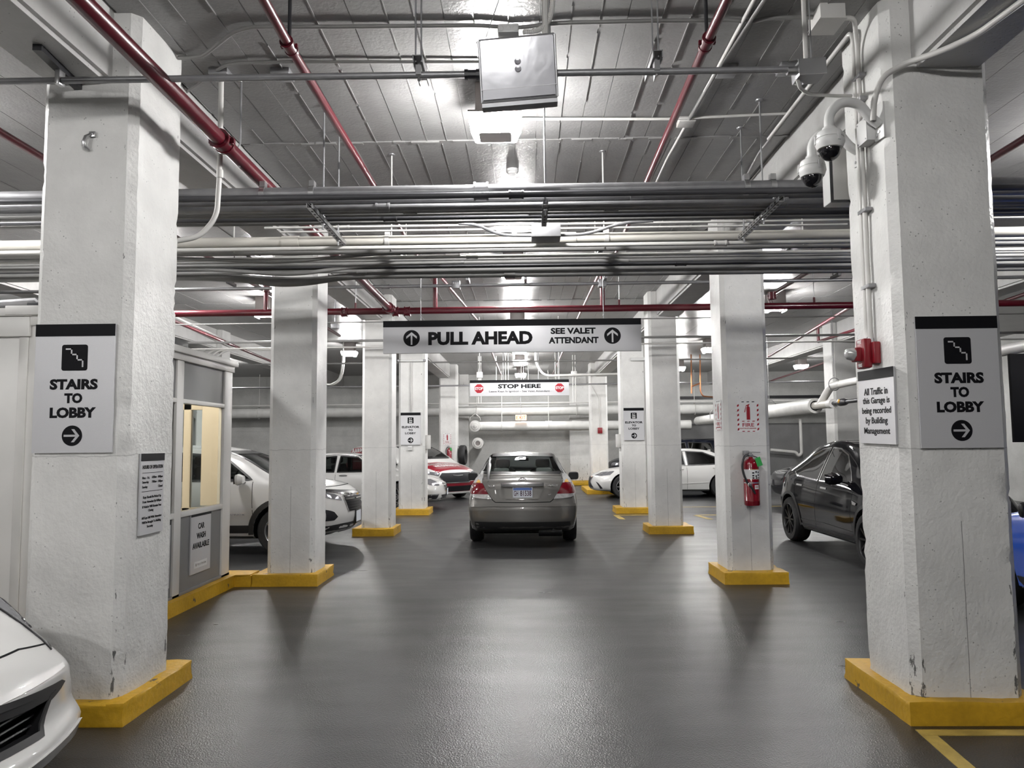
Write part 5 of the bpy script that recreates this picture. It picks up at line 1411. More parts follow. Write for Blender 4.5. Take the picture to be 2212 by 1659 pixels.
SUV = dict(L=4.65, W=1.84, H=1.66,
    zt=[(0, .86), (.12, .94), (.4, 1.02), (1.15, 1.13), (1.30, 1.19), (1.95, 1.53), (2.3, 1.625), (2.9, 1.66), (3.7, 1.63), (4.2, 1.56), (4.42, 1.30), (4.55, 1.08), (4.65, .98)],
    zr=[(0, .82), (.12, .90), (.4, .97), (1.15, 1.07), (1.32, 1.14), (1.95, 1.465), (2.3, 1.565), (2.9, 1.595), (3.7, 1.56), (4.2, 1.49), (4.42, 1.25), (4.55, 1.05), (4.65, .95)],
    wr=[(0, .66), (.3, .72), (1.15, .775), (1.5, .73), (2.1, .64), (3.6, .62), (4.2, .61), (4.5, .68), (4.65, .68)],
    zbelt=[(0, .76), (.12, .82), (.6, .93), (1.2, 1.01), (1.6, 1.04), (3.6, 1.10), (4.4, 1.10), (4.65, .92)],
    wb=[(0, .74), (.3, .82), (.8, .865), (1.5, .875), (3.6, .87), (4.3, .84), (4.65, .78)],
    wm=[(0, .82), (.3, .885), (.9, .915), (1.5, .92), (3.6, .92), (4.3, .905), (4.65, .86)],
    zm=[(0, .60), (1., .68), (3.8, .70), (4.65, .68)],
    w0=[(0, .78), (.4, .84), (1.2, .87), (3.8, .87), (4.65, .80)],
    zb=[(0, .30), (.5, .22), (4.2, .22), (4.65, .34)],
    nose=[(.25, .13), (.40, .04), (.55, 0), (.80, .02), (.95, .10)], tail=[(.3, .08), (.55, 0), (.9, .04), (1.1, .08)])
HATCH = spec(4.75, 1.92, 1.63, SUV)   # tall rounded electric hatchback: one arc from hood to tail
HATCH.update(zt=[(0, .62), (.12, .70), (.4, .82), (1.0, 1.0), (1.25, 1.10), (1.9, 1.46), (2.3, 1.585), (2.7, 1.625), (3.2, 1.58), (3.8, 1.40), (4.3, 1.17), (4.6, 1.10), (4.75, .98)],
    zr=[(0, .58), (.12, .66), (.4, .78), (1.0, .96), (1.27, 1.07), (1.9, 1.40), (2.3, 1.525), (2.7, 1.565), (3.2, 1.52), (3.8, 1.35), (4.3, 1.13), (4.6, 1.05), (4.75, .94)],
    wr=[(0, .62), (.3, .72), (1.0, .80), (1.5, .72), (2.2, .61), (3.0, .60), (3.8, .62), (4.3, .70), (4.75, .66)],
    zbelt=[(0, .54), (.12, .60), (.6, .80), (1.0, .90), (1.5, .95), (3.0, 1.02), (3.8, 1.06), (4.3, 1.06), (4.75, .90)],
    wm=[(0, .82), (.35, .92), (.95, .955), (1.6, .94), (3.2, .945), (3.9, .965), (4.4, .93), (4.75, .86)],
    wb=[(0, .72), (.4, .84), (1.0, .89), (1.6, .875), (3.2, .87), (3.9, .885), (4.4, .84), (4.75, .76)])
def _px(s, u, v, view):
    """the surveyed point (u, v) of the photograph on this car's skin, in the car's own view coordinates"""
    d = (_r2*((u-1106)/FPX)+_d2*((v-829.5)/FPX)+_f).normalized()
    Mi = (Matrix.Translation(s.t.location) @ Matrix.Rotation(s.t.rotation_euler.z, 4, 'Z')).inverted()
    o = Mi @ Vector((0, 0, CAMH)); dd = (Mi.to_3x3() @ d).normalized()
    p, n, i, dist = s.bvh.ray_cast(o, dd)
    if p is None:
        best = None
        for k in range(1, 160):
            q, n, i, dist = s.bvh.find_nearest(o+dd*(k*.2))
            if q is not None and (best is None or dist < best[0]): best = (dist, q)
        q = best[1]
        for k in range(1, 1): pass
        p = q
    if view in 'RL': return (s.L/2-p.x, p.z)
    if view in 'FB': return (p.y, p.z)
    return (s.L/2-p.x, p.y)
Car.px = _px
def _pp(s, view, pts): return [_px(s, u, v, view) for u, v in pts]
Car.pp = _pp
def std_glass(c, base, L, H, glass='car_glass_dark', quarter=True, seats=True, inner='interior', ws_glass=None, du=0.):
    l, h = L/base['L'], H/base['H']; w_ = c.sp['W']/base['W']
    suv = base is SUV
    if suv:
        sw = [[(1.66, 1.12), (2.08, 1.47), (2.62, 1.525), (2.66, 1.11)], [(2.74, 1.115), (2.72, 1.53), (3.5, 1.495), (3.60, 1.14)]]
        if quarter: sw.append([(3.68, 1.15), (3.62, 1.485), (3.98, 1.45), (4.10, 1.19)])
        cab = ((1.55, 4.15, .66), (2.2, 3.95, .53), 1.05, 1.53); ws = [(-.68, 1.20), (.68, 1.20), (.575, 1.53), (-.575, 1.53)]; rw = [(-.60, 1.14), (.60, 1.14), (.54, 1.48), (-.54, 1.48)]; st = (2.6, 3.55, 1.22)
    else:
        sw = [[(1.72, 1.0), (2.18, 1.355), (2.62, 1.39), (2.66, .985)], [(2.74, .985), (2.72, 1.39), (3.18, 1.36), (3.55, 1.20), (3.72, 1.02)]]
        cab = ((1.75, 3.98, .60), (2.35, 3.25, .47), .90, 1.385); ws = [(-.60, 1.07), (.60, 1.07), (.51, 1.39), (-.51, 1.39)]; rw = [(-.58, 1.11), (.58, 1.11), (.5, 1.39), (-.5, 1.39)]; st = (2.72, 3.66, 1.10)
    (a0, a1, aw), (b0, b1, bw), z0, z1 = cab
    a0 += du; sw[0] = [(sw[0][0][0]+du, sw[0][0][1]), (sw[0][1][0]+du*.7, sw[0][1][1])]+sw[0][2:]
    c.cabin((a0*l, a1*l, aw*w_), (b0*l, b1*l, bw*w_), z0*h, z1*h, inner)
    c.window('windshield', [(y*w_, z*h) for y, z in ws], 'F', ws_glass or glass, .7, .05)
    c.window('rear_window', [(y*w_, z*h) for y, z in rw], 'B', glass, .7, .05)
    for v in 'RL':
        for P in sw: c.window('side_window', [(u*l, z*h) for u, z in P], v, glass, .32, .028)
    if seats: c.seats(st[0]*l, st[1]*l, st[2]*h, inner)
    c.wl = (l, h)
def doors(c, us, z_top, z_bot, m='black_matte'):
    for v in 'RL':
        for u0, u1 in us: c.band('door_seam', [(u0, z_top), (u0+(u1-u0)*.3, (z_top+z_bot)/2), (u1, z_bot)], .008, v, m, off=.001)
# ------------------------------------------------------------------ the grey sedan in mid lane, seen from behind
sp = dict(SEDAN)
sp['round'] = (.07, .05)
YR = 12.0
c = Car('sedan', 'grey four-door sedan stopped in the middle of the lane, seen from behind', 'car', (-.055, YR+2.4, 0), PI/2, sp, 'silver_car')
# photograph pixels on the car's back -> (y, z) of the car; car's left (+y local) is world -x
def bp(px, py, Y): 
    p = at(px, py, y=Y); return (-(p.x+.055), p.z)
def cp(x, y, Y=12.12): return bp(980+x*.15068, 940+y*.15068, Y)
c.wheels(.95, 3.67, .325, .215, 1.56, 5, 'alloy', arch=0)
c.cabin((1.75, 3.98, .60), (2.35, 3.25, .47), .90, 1.385, 'interior_grey')
rw = [cp(490, 300, 12.9), cp(985, 285, 12.9), cp(1445, 300, 12.9), cp(1568, 540, 12.8), cp(980, 556, 12.75), cp(392, 540, 12.8)]
c.window('rear_window', rw, 'B', 'car_glass_light', .75, .045)
ws = [(-.60, 1.09), (.60, 1.09), (.50, 1.385), (-.50, 1.385)]
c.window('windshield', ws, 'F', 'car_glass_light', .75, .05)
dlo_f = [(1.72, 1.0), (2.18, 1.36), (2.62, 1.395), (2.66, .985)]; dlo_r = [(2.74, .985), (2.72, 1.395), (3.18, 1.365), (3.55, 1.20), (3.72, 1.02)]
for v in 'RL':
    c.window('side_window', dlo_f, v, 'car_glass', .30, .025); c.window('side_window', dlo_r, v, 'car_glass', .30, .025)
# tail lamps
for s_ in (1, -1):
    def side(P): return [((y if s_ > 0 else -y-2*.0), z) for y, z in P]
    L0 = [cp(385, 592), cp(405, 690), cp(470, 805), cp(548, 918), cp(420, 915), cp(290, 900), cp(222, 850), cp(222, 720), cp(270, 625), cp(330, 596)]
    def clip(lo, hi):
        out = []
        P = side(L0); n = len(P)
        for i in range(n):
            a, b = P[i], P[(i+1) % n]
            for z_ in sorted((lo, hi), reverse=a[1] > b[1]):
                pass
            out.append(a)
            for z_ in ((lo, hi) if a[1] < b[1] else (hi, lo)):
                if (a[1]-z_)*(b[1]-z_) < 0:
                    t_ = (z_-a[1])/(b[1]-a[1]); out.append((a[0]+(b[0]-a[0])*t_, z_))
        return [p for p in out if lo-1e-6 <= p[1] <= hi+1e-6]
    zt_, zb_ = cp(300, 700)[1], cp(300, 850)[1]
    lamp = c.patch('tail_light', clip(zb_, zt_), 'B', 'tail_red', off=.014, step=.035)
    c.patch('reversing_lens', clip(-9, zb_), 'B', 'lamp_clear', off=.012, step=.035, parent=lamp)
    c.patch('indicator_lens', clip(zt_, 9), 'B', 'lamp_clear', off=.012, step=.035, parent=lamp)
    q = side([cp(325, 668), cp(372, 668), cp(384, 696), cp(322, 696)]); c.patch('amber_bulb', q, 'B', 'amber', off=.016, step=.03, parent=lamp)
# lid shut line and bumper lines
lid = [cp(375, 590), cp(405, 690), cp(470, 810), cp(560, 930), cp(600, 960), cp(985, 962), cp(1380, 955), cp(1420, 925), cp(1510, 805), cp(1560, 690), cp(1590, 590)]
c.band('lid_seam', lid, .012, 'B', 'black_matte', off=.0015, step=.03)
c.band('lid_crease', [cp(400, 602), cp(985, 592), cp(1570, 597)], .014, 'B', 'silver_car', off=.008, step=.04)
c.band('bumper_crease', [cp(215, 1015), cp(600, 1003), cp(985, 1000), cp(1370, 1000), cp(1745, 1000)], .035, 'B', 'silver_car', off=.012, step=.05)
c.patch('bumper_valance', [cp(230, 1238), cp(1740, 1232), cp(1725, 1330), cp(1300, 1345), cp(700, 1345), cp(245, 1335)], 'B', 'cladding', off=.006, step=.08)
# number plate recess, garnish and plate
rec = [cp(690, 742), cp(1285, 738), cp(1255, 840), cp(1215, 905), cp(750, 908), cp(715, 840)]
o = c.patch('plate_recess', rec, 'B', 'silver_car', off=.001, step=.05)
c.band('recess_edge', rec, .012, 'B', 'silver_car', off=.010, closed=True, step=.04)
g_ = [cp(675, 705), cp(985, 690), cp(1290, 695), cp(1288, 735), cp(985, 748), cp(685, 745)]
c.patch('boot_garnish', g_, 'B', 'chrome', off=.03, th=.01, step=.05)
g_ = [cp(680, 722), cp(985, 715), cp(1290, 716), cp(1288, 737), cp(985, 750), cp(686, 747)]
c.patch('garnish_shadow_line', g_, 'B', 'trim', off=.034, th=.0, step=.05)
a_, b_ = cp(845, 745), cp(1132, 895)
pl, T_ = c.plate('B', (a_[0]+b_[0])/2, (a_[1]+b_[1])/2, abs(a_[0]-b_[0]), abs(a_[1]-b_[1]), '')
W_, H_ = abs(a_[0]-b_[0]), abs(a_[1]-b_[1])
for lo, hi, m_ in (((-W_/2+.012, H_*.22, 0), (W_/2-.012, H_/2-.008, .0008), 'plate_blue'),): obj('plate_print', put(box(new(), lo, hi), T_), m_, pl, smooth=False)
obj('plate_number', put(text_bm('81538', W_*.56, H_*.50, .001, .015), T_ @ Matrix.Translation((W_*.155, -.012, .0006))), 'plate_ink', pl, smooth=False, fix=False)
obj('plate_number', put(text_bm('GH', W_*.22, H_*.50, .001, .015), T_ @ Matrix.Translation((-W_*.33, -.012, .0006))), 'plate_ink', pl, smooth=False, fix=False)
for sx in (-.38, .38): obj('plate_bolt', put(prism(new(), ngon(8, .009), .004), T_ @ Matrix.Translation((W_*sx, H_*.43, 0))), 'chrome', pl)
fr_ = new()
for lo, hi in (((-W_/2-.004, -H_/2-.004, -.004), (W_/2+.004, -H_/2+.006, .003)), ((-W_/2-.004, H_/2-.004, -.004), (W_/2+.004, H_/2+.004, .003)), ((-W_/2-.004, -H_/2, -.004), (-W_/2+.005, H_/2, .003)), ((W_/2-.005, -H_/2, -.004), (W_/2+.004, H_/2, .003))): box(fr_, lo, hi)
obj('plate_frame', put(fr_, T_), 'galv', pl, smooth=False)
# badge: three ellipses; lettering
p_, n_ = c.hit('B', *cp(985, 648)); rx, rz = .058, .037
for ax, az, dz in ((rx, rz, 0), (rx*.42, rz*.92, 0), (rx*.78, rz*.42, rz*.42)):
    el = [(p_.x-.014, p_.y+ax*math.cos(a), p_.z+dz+az*math.sin(a)) for a in [2*PI*k/24 for k in range(24)]]
    obj('badge', tube(new(), el, .0055, 6, closed=True), 'chrome', c.t)
def rear_text(s, x0, x1, y0, y1):
    A_, B_ = cp(x0, y0), cp(x1, y1); yy, zz = (A_[0]+B_[0])/2, (A_[1]+B_[1])/2; h_, hn = c.hit('B', yy, zz)
    obj('badge_lettering', put(text_bm(s, abs(A_[0]-B_[0]), abs(A_[1]-B_[1]), .006, .02), Matrix.Translation((h_.x-.020, yy, zz)) @ Matrix.Rotation(.12, 4, 'Y') @ FACE_W), 'chrome', c.t, smooth=False, fix=False)
rear_text('XLE', 490, 592, 718, 745); rear_text('CAMRY', 1315, 1500, 706, 730); rear_text('V6', 1352, 1392, 842, 858)
c.seats(2.72, 3.66, 1.10, 'interior_grey'); c.mirror(1.80, 1.0, .88, 'trim', (.12, .20, .15))
mi = obj('inner_mirror', box(new(), (c.X(2.05), -.11, 1.30), (c.X(2.05)+.03, .11, 1.36), bev=.012), 'trim', c.t)
for v in 'RL':
    c.band('door_seam', [(2.70, .98), (2.70, .5), (2.66, .28)], .007, v, 'black_matte', off=.001); c.band('door_seam', [(1.50, .93), (1.45, .6), (1.5, .28), (2.66, .26)], .007, v, 'black_matte', off=.001)
obj('exhaust', tube(new(), [(c.X(4.72), -.48, .27), (c.X(4.2), -.48, .27)], .03, 10), 'alloy_dark', c.t)
b = box(new(), (c.X(4.1), -.65, .16), (c.X(.7), .65, .30), bev=.03); obj('underbody', b, 'black_matte', c.t)
b = tube(new(), [(c.X(4.45), -.62, .24), (c.X(4.45), -.25, .24)], .085, 12); obj('muffler', b, 'alloy_dark', c.t)
c.finish()
# ------------------------------------------------------------------ far pipes and small services
def insul_pipe(pts, r, label, bands=(), name='insulated_pipe', m='insul'):
    o = tag(obj(name, tube(new(), pts, r, 20), m), label, 'pipe')
    for a, b in bands: obj('insulation_band', tube(new(), [a, b], r*1.06, 20), m, o)
    return o
o = insul_pipe([(-12.8, 29.45, 2.90), (12.8, 29.45, 2.90)], .20, 'big white insulated pipe running along the far end under the ceiling', [((x, 29.45, 2.9), (x+.35, 29.45, 2.9)) for x in (-9.5, -6.2, -1.95, 2.1, 6.0)])
for px in (1030, 1245, 700, 560, 1500):
    p = at(px, 870, y=29.45)
    obj('hanger_rod', tube(new(), [(p.x, 29.45, 3.05), (p.x, 29.45, CEIL)], .014, 6), 'conduit_white', o)
    obj('clevis', tube(new(), [(p.x, 29.45+.22*math.cos(a), 2.9+.22*math.sin(a)) for a in [2*PI*k/20 for k in range(20)]], .016, 6, closed=True), 'conduit_white', o)
o = insul_pipe([(-1.35, 28.9, 2.29), (6.22, 28.9, 2.28)], .175, 'lower white insulated pipe with a round flanged end', [((-.15, 28.9, 2.29), (-.02, 28.9, 2.29)), ((1.75, 28.9, 2.29), (2.1, 28.9, 2.285)), ((.75, 28.9, 2.29), (1.0, 28.9, 2.29))])
obj('elbow', tube(new(), bend([(-1.2, 28.9, 2.29), (-1.86, 28.9, 2.29), (-1.86, 28.25, 2.29)], .3, 8), .175, 18), 'insul', o)
FY = Matrix.Translation((-1.86, 28.25, 2.29)) @ FACE_S
obj('flange', put(lathe(new(), [(0, 0), (.21, 0), (.21, .03), (.14, .035), (.13, .06), (.07, .065), (.06, .09), (.02, .095), (0, .12)], 28), FY), 'white_paint', o)
for px in (1084, 1185):
    p = at(px, 905, y=28.9)
    obj('hanger_rod', tube(new(), [(p.x, 28.9, 2.45), (p.x, 28.9, CEIL)], .014, 6), 'conduit_white', o); obj('clevis', tube(new(), [(p.x, 28.9+.19*math.cos(a), 2.29+.19*math.sin(a)) for a in [2*PI*k/18 for k in range(18)]], .014, 6, closed=True), 'conduit_white', o)
wire = [(-1.86, 28.3, 2.75), (-2.03, 28.3, 2.62), (-2.06, 28.3, 2.50)], [(-1.86, 28.3, 2.75), (-1.69, 28.3, 2.62), (-1.66, 28.3, 2.50)]
for wv in wire: obj('hanger_wire', tube(new(), wv, .012, 5), 'conduit_white', o)
o = tag(obj('pipe_stub', tube(new(), [(-1.79, 30.3, 1.66), (-1.79, 28.75, 1.66)], .16, 20), 'insul'), 'short round pipe stub with a ringed open end below the flanged pipe', 'pipe')
obj('flange', put(lathe(new(), [(.09, 0), (.21, 0), (.21, .03), (.15, .035), (.14, .055), (.09, .055)], 28), Matrix.Translation((-1.79, 28.75, 1.66)) @ FACE_S), 'white_paint', o)
obj('bore', put(lathe(new(), [(0, 0), (.09, 0), (.09, .02), (0, .02)], 20), Matrix.Translation((-1.79, 28.75, 1.66)) @ FACE_S), 'reflector', o)
pipe('conduit', [(-12, 29.1, 3.17), (12, 29.1, 3.17)], .030, 'conduit_white', 'thin white pipe running just above the big far pipe', 'conduit')
# exit sign
t = thing('exit_sign', 'small glowing orange exit sign under the big far pipe', 'exit sign', (tuple(at(1125, 902, y=28.6))))
for dx in (-.10, .115):
    o = obj('face', box(new(), (dx-.095, -.03, -.10), (dx+.095, 0, .10), bev=.008), 'exit', t)
obj('lettering', put(text_bm('EXIT', .36, .13, .004, .02), Matrix.Translation((0.01, -.031, 0)) @ FACE_S), 'exit_red', t, smooth=False, fix=False)
obj('stem', tube(new(), [(0, 0, .09), (0, 0, 1.3)], .012, 6), 'galv', t)
# insulated pipe with valve on the extinguisher side
px_, pz_ = 6.45, 2.41
t = thing('valve_pipe', 'white insulated pipe ending in a ringed opening with a tee, right of the extinguisher', 'pipe', (px_, 17.1, pz_))
obj('insulation', lathe(new(), [(.11, 0), (.17, 0), (.172, -6.0), (.165, -11.55), (.0, -11.55)], 24, Matrix.Rotation(PI/2, 4, 'X')), 'insul', t)
obj('end_ring', lathe(new(), [(.118, .0), (.172, .0), (.168, .012), (.122, .012), (.118, .0)], 24, Matrix.Rotation(PI/2, 4, 'X')), 'white_paint', t)
obj('bore', lathe(new(), [(.08, -.03), (.118, -.03), (.118, -.028), (.08, -.028)], 24, Matrix.Rotation(PI/2, 4, 'X')), 'black_matte', t)
obj('inner_pipe', tube(new(), [(0, .3, 0), (0, -.95, 0)], .085, 16), 'pipe_tan', t)
obj('end_collar', tube(new(), [(0, -.80, 0), (0, -1.0, 0)], .098, 16), 'white_paint', t)
obj('tee', tube(new(), bend([(0, -.30, .02), (.02, -.62, .24), (.03, -.85, .37), (.02, -1.4, .38)], .2, 8), .082, 16), 'white_paint', t)
obj('branch_pipe', tube(new(), [(.02, -1.0, .375), (-.02, -10.0, .43)], .076, 16), 'white_paint', t)
obj('black_pipe', tube(new(), [(0, -.95, 0), (0, -1.4, 0), (0, -5., .0)], .04, 12), 'black', t)
v_ = obj('valve', tube(new(), [(0, -1.25, 0), (0, -1.36, 0), (0, -1.55, 0), (0, -1.68, 0)], [.05, .075, .075, .05], 12), 'black', t)
obj('valve_cap', put(lathe(new(), [(0, 0), (.045, 0), (.04, .02), (.02, .025), (0, .03)], 14), Matrix.Translation((-.06, -1.45, .02)) @ FACE_W), 'amber', v_)
ring_ = [(.02+.12*math.cos(a), -1.05, .40+.13*math.sin(a)) for a in [2*PI*k/24 for k in range(24)]]
obj('hanger_ring', tube(new(), ring_, .010, 6, closed=True), 'galv', t); obj('hanger_rod', tube(new(), [(.02, -1.05, .52), (.02, -1.05, CEIL-pz_)], .008, 6), 'galv', t)
for dy in (3.2, 9.0):
    cl = [(-.17, dy, .0), (-.17, dy, .2), (-.08, dy, .3), (.08, dy, .3), (.17, dy, .2), (.17, dy, .0)]
    obj('clevis', tube(new(), cl, .012, 6), 'galv', t); obj('hanger_rod', tube(new(), [(0, dy, .25), (0, dy, CEIL-pz_)], .009, 6), 'galv', t)
# cross conduits deeper in
for px, y, r, m_, lb in ((733, 13.4, .022, 'conduit', 'grey conduit crossing behind the pull ahead sign, upper one'), (747, 13.4, .014, 'conduit_white', 'thin pale conduit crossing just under the grey one behind the pull ahead sign'),
                         (781.5, 18.85, .020, 'conduit', 'grey conduit crossing above the stop here sign'), (832, 24.6, .026, 'galv', 'grey conduit crossing behind the middle of the stop here sign'),
                         (693, 11.6, .010, 'conduit', 'thin grey conduit crossing close behind the red main')):
    p = at(1130, px, y=y)
    pipe('conduit', [(-11, y, p.z), (11, y, p.z+.02)], r, m_, lb, 'conduit')
q = [at(1157, 745, y=21.5), at(1157, 785, y=21.5), at(1175, 812, y=21.5), at(1335, 808, y=21.5), at(1420, 806, y=21.5)]
q[0].z = CEIL
pipe('conduit', bend(q, .5, 8), .035, 'conduit_white', 'white conduit curving down from the ceiling to the right of the far lights', 'conduit')
for i, px in enumerate((738, 742)):
    yh = 20.3+.09*i; a0 = at(px+4, 782, y=yh); q = [Vector((a0.x, yh, CEIL)), at(px, 800, y=yh), at(px-6, 822, y=yh), at(px-25, 832+i, y=yh), at(698, 829+i, y=yh)]
    pipe('hose', bend(q, .3, 6), .022, 'conduit_white', ('inner', 'outer')[i]+' white hose hanging in a curve below the light on the booth side', 'hose', seg=8)
for i, L in enumerate((((1513, 800), (1513, 845), (1518, 856), (1542, 858)), ((1494, 806), (1494, 850)), ((1494, 835), (1512, 828)))):
    q = [at(u, v, y=24.2) for u, v in L]
    if i < 2: q[0].z = CEIL
    pipe('copper_tube', bend(q, .15, 5), .022, 'copper', ('copper tube with a bend low beside the extinguisher column', 'straight copper tube dropping beside the extinguisher column', 'short copper link between the two copper tubes')[i], 'pipe', seg=8)
for i, (px, y) in enumerate(((1072, 24), (1087, 22), (1092, 22), (1098, 22), (1141, 25), (1163, 22), (1126, 25), (1131, 25), (1200, 23), (1205, 23))):
    p = at(px, 812, y=y)
    tag(obj('hanger_rod', tube(new(), [(p.x, y, p.z-.25), (p.x, y, CEIL)], .012, 6), 'galv' if i % 2 else 'conduit_white'), ORD[sorted((1072, 1087, 1092, 1098, 1141, 1163, 1126, 1131, 1200, 1205)).index(px)]+' thin vertical rod from the left above the stop here sign', 'rod', 'rods above the stop here sign')
for px, py, y, lb in ((1036, 810, 24, 'small white box hanging above the left end of the stop here sign'), (1240, 808, 24, 'small white box hanging above the right end of the stop here sign'), (1807, 802, 19.5, 'grey box on two rods above the valve pipe')):
    p = at(px, py, y=y)
    o = tag(obj('junction_box', box(new(), (p.x-.09, y-.06, p.z-.09), (p.x+.09, y+.06, p.z+.09), bev=.008), 'white_plastic'), lb, 'junction box')
    for dx in (-.04, .04): obj('rod', tube(new(), [(p.x+dx, y, p.z-.9 if px < 1300 else p.z-.5), (p.x+dx, y, CEIL)], .014, 6), 'conduit_white', o)
p = at(724, 705, y=12.5)
o = tag(obj('junction_box', box(new(), (p.x-.06, 12.45, p.z-.04), (p.x+.06, 12.55, p.z+.04), bev=.004), 'galv'), 'small steel box hung on a rod right of the pitted column', 'junction box')
obj('rod', tube(new(), [(p.x, 12.5, p.z), (p.x, 12.5, CEIL)], .008, 6), 'galv', o)
# high white wall band and dark strip at far right, drain pipe
tag(obj('wall_strip', box(new(), (5.5, YF-.05, 3.33), (12.8, YF-.001, 3.45)), 'black', wall_far, smooth=False))
p = at(1729, 915, y=30.2)
o = tag(obj('drain_pipe', tube(new(), bend([(p.x, 30.2, 2.5), (p.x, 30.2, 1.15), (p.x-.12, 30.2, 1.05), (p.x-.22, 30.2, 1.2), (p.x-1.2, 30.2, 1.3)], .08), .06, 10), 'conduit_white'), 'pale drain pipe with a trap on the dark far wall', 'pipe')
# grey panelboard with conduits on the outer column above the booth roof
for k in range(4):
    yk = 17.62-.07*k; p = at(428+k*12, 735, y=yk)
    pipe('conduit', bend([Vector((p.x, yk, 3.0)), Vector((p.x, yk, 3.72-.03*k)), Vector((p.x+.25, yk, 3.90-.02*k)), Vector((p.x+1.6, yk, 3.90-.02*k))], .3, 6), .022, 'conduit_white', ORD[k]+' of four pale conduits bending off the outer column above the booth roof', 'conduit', seg=8)
for k, (x0, y0) in enumerate(((at(390, 700, z=3.95), at(500, 752, z=3.95)), (at(412, 700, z=3.95), at(520, 750, z=3.95)))):
    d_ = y0-x0
    pipe('conduit', [x0-d_*.5, y0], .018, 'conduit_white', ('lower', 'upper')[k]+' of two pale conduits running along the ceiling over the booth', 'conduit', seg=8)
# ------------------------------------------------------------------ parked cars
def axles(c, base, uf, ur): return uf*c.L/base['L'], ur*c.L/base['L']
# white crossover beside the booth
EQ = spec(4.65, 1.84, 1.66, SUV, nose_bow=(.36, .9), round=(.08, .05))
EQ.update(zt=[(0, .93), (.12, 1.0), (.4, 1.06), (.95, 1.13), (1.08, 1.18), (1.76, 1.53), (2.2, 1.625)]+SUV['zt'][6:], zr=[(0, .89), (.12, .96), (.4, 1.015), (.95, 1.075), (1.10, 1.13), (1.76, 1.465), (2.2, 1.565)]+SUV['zr'][6:],
    wr=[(0, .66), (.3, .72), (.95, .775), (1.28, .73), (1.95, .64)]+SUV['wr'][5:], zbelt=[(0, .83), (.12, .90), (.6, .98), (1.2, 1.03)]+SUV['zbelt'][4:])
c = Car('suv', 'white crossover with wide slatted grille parked beside the booth', 'car', (-2.72-2.325, 12.45, 0), 0, EQ, 'white_car')
c.wheels(.98, 3.70, .355, .225, 1.60, 5, 'alloy', 'double', arch=.075, arch_m='cladding')
std_glass(c, SUV, 4.65, 1.66, 'car_glass', du=-.22)
F = lambda P: c.pp('F', P)
c.patch('upper_grille', F([(700, 1057), (735, 1058), (771, 1057), (774, 1066), (738, 1068), (700, 1063)]), 'F', 'trim', off=.006, step=.04)
c.band('grille_chrome', F([(700, 1063), (735, 1066), (774, 1068)]), .022, 'F', 'chrome', off=.012)
c.patch('headlight', F([(697, 1064), (722, 1068), (735, 1074), (738, 1081), (718, 1078), (699, 1075)]), 'F', 'headlight', off=.008, step=.03)
ge = F([(739, 1070), (775, 1070), (778, 1085), (776, 1098), (752, 1097), (745, 1083)])
ys = sorted(p[0] for p in ge); zs = sorted(p[1] for p in ge)
for sg in (1,):
    yl = min(ys)
    G = [(yl, zs[-1]), (-yl, zs[-1]), (-yl*.92, (zs[0]+zs[-1])/2), (-yl*.78, zs[0]), (yl*.78, zs[0]), (yl*.92, (zs[0]+zs[-1])/2)]
    gr = c.patch('grille', G, 'F', 'black', off=.006, step=.06)
    for k in range(6):
        zz = zs[0]+(zs[-1]-zs[0])*(k+.5)/6; f_ = .80+.17*(k+.5)/6
        c.band('grille_slat', [(yl*f_, zz), (0, zz), (-yl*f_, zz)], .016, 'F', 'chrome' if k > 3 else 'trim', off=.022, th=.0, parent=gr)
    c.band('grille_frame', [(yl, zs[-1]), (yl*.92, (zs[0]+zs[-1])/2), (yl*.78, zs[0])], .018, 'F', 'chrome', off=.016, parent=gr)
p_, n_ = c.hit('F', 0, zs[-1]-.01)
bt = new(); prism(bt, [(-.06, -.013), (-.025, -.013), (-.02, -.021), (.02, -.021), (.03, -.013), (.066, -.013), (.056, .013), (.025, .013), (.02, .021), (-.02, .021), (-.03, .013), (-.066, .013)], .006, Matrix.Translation((p_.x+.02, 0, p_.z)) @ FACE_E)
obj('badge', bt, 'amber', c.t)
c.patch('lower_scoop', F([(700, 1101), (722, 1106), (730, 1116), (722, 1124), (703, 1126)]), 'F', 'black', off=.005, step=.03)
zl = c.px(740, 1130, 'F')[1]
c.patch('lower_bumper', [(-.86, zl-.02), (-.5, zl), (.5, zl), (.86, zl-.02), (.84, .27), (.5, .25), (-.5, .25), (-.84, .27)], 'F', 'cladding', off=.008, step=.07)
c.patch('skid_plate', [(-.3, .33), (.3, .33), (.26, .27), (-.26, .27)], 'F', 'galv', off=.014)
pl, T_ = c.plate('F', 0, .50, .32, .17, '')
obj('plate_frame', put(box(new(), (-.19, -.11, -.015), (.19, .11, -.002), bev=.006), T_), 'trim', pl)
for k, s_ in enumerate(('AB', '1234')): pass
R_ = lambda P: c.pp('R', P)
c.both('sill_cladding', [(1.42, .44), (3.25, .44), (3.28, .26), (1.40, .26)], 'cladding', off=.008, step=.1)
doors(c, ((1.42, 1.38), (2.70, 2.72), (3.62, 3.30)), 1.09, .44)
for v in 'RL': c.band('belt_trim', [(1.62, 1.10), (2.7, 1.10), (3.6, 1.13), (4.1, 1.18)], .016, v, 'chrome', off=.006)
c.mirror(1.56, 1.13, .90, 'white_car', (.14, .22, .17)); c.handle(2.5, 1.0, 'white_car'); c.handle(3.4, 1.02, 'white_car')
p_, n_ = c.hit('R', 1.85, .60)
obj('badge_lettering', put(text_bm('EQUINOX', .30, .032, .004, .01), Matrix.Translation((c.X(1.66), p_.y-.008, .60)) @ FACE_S), 'chrome', c.t, smooth=False, fix=False)
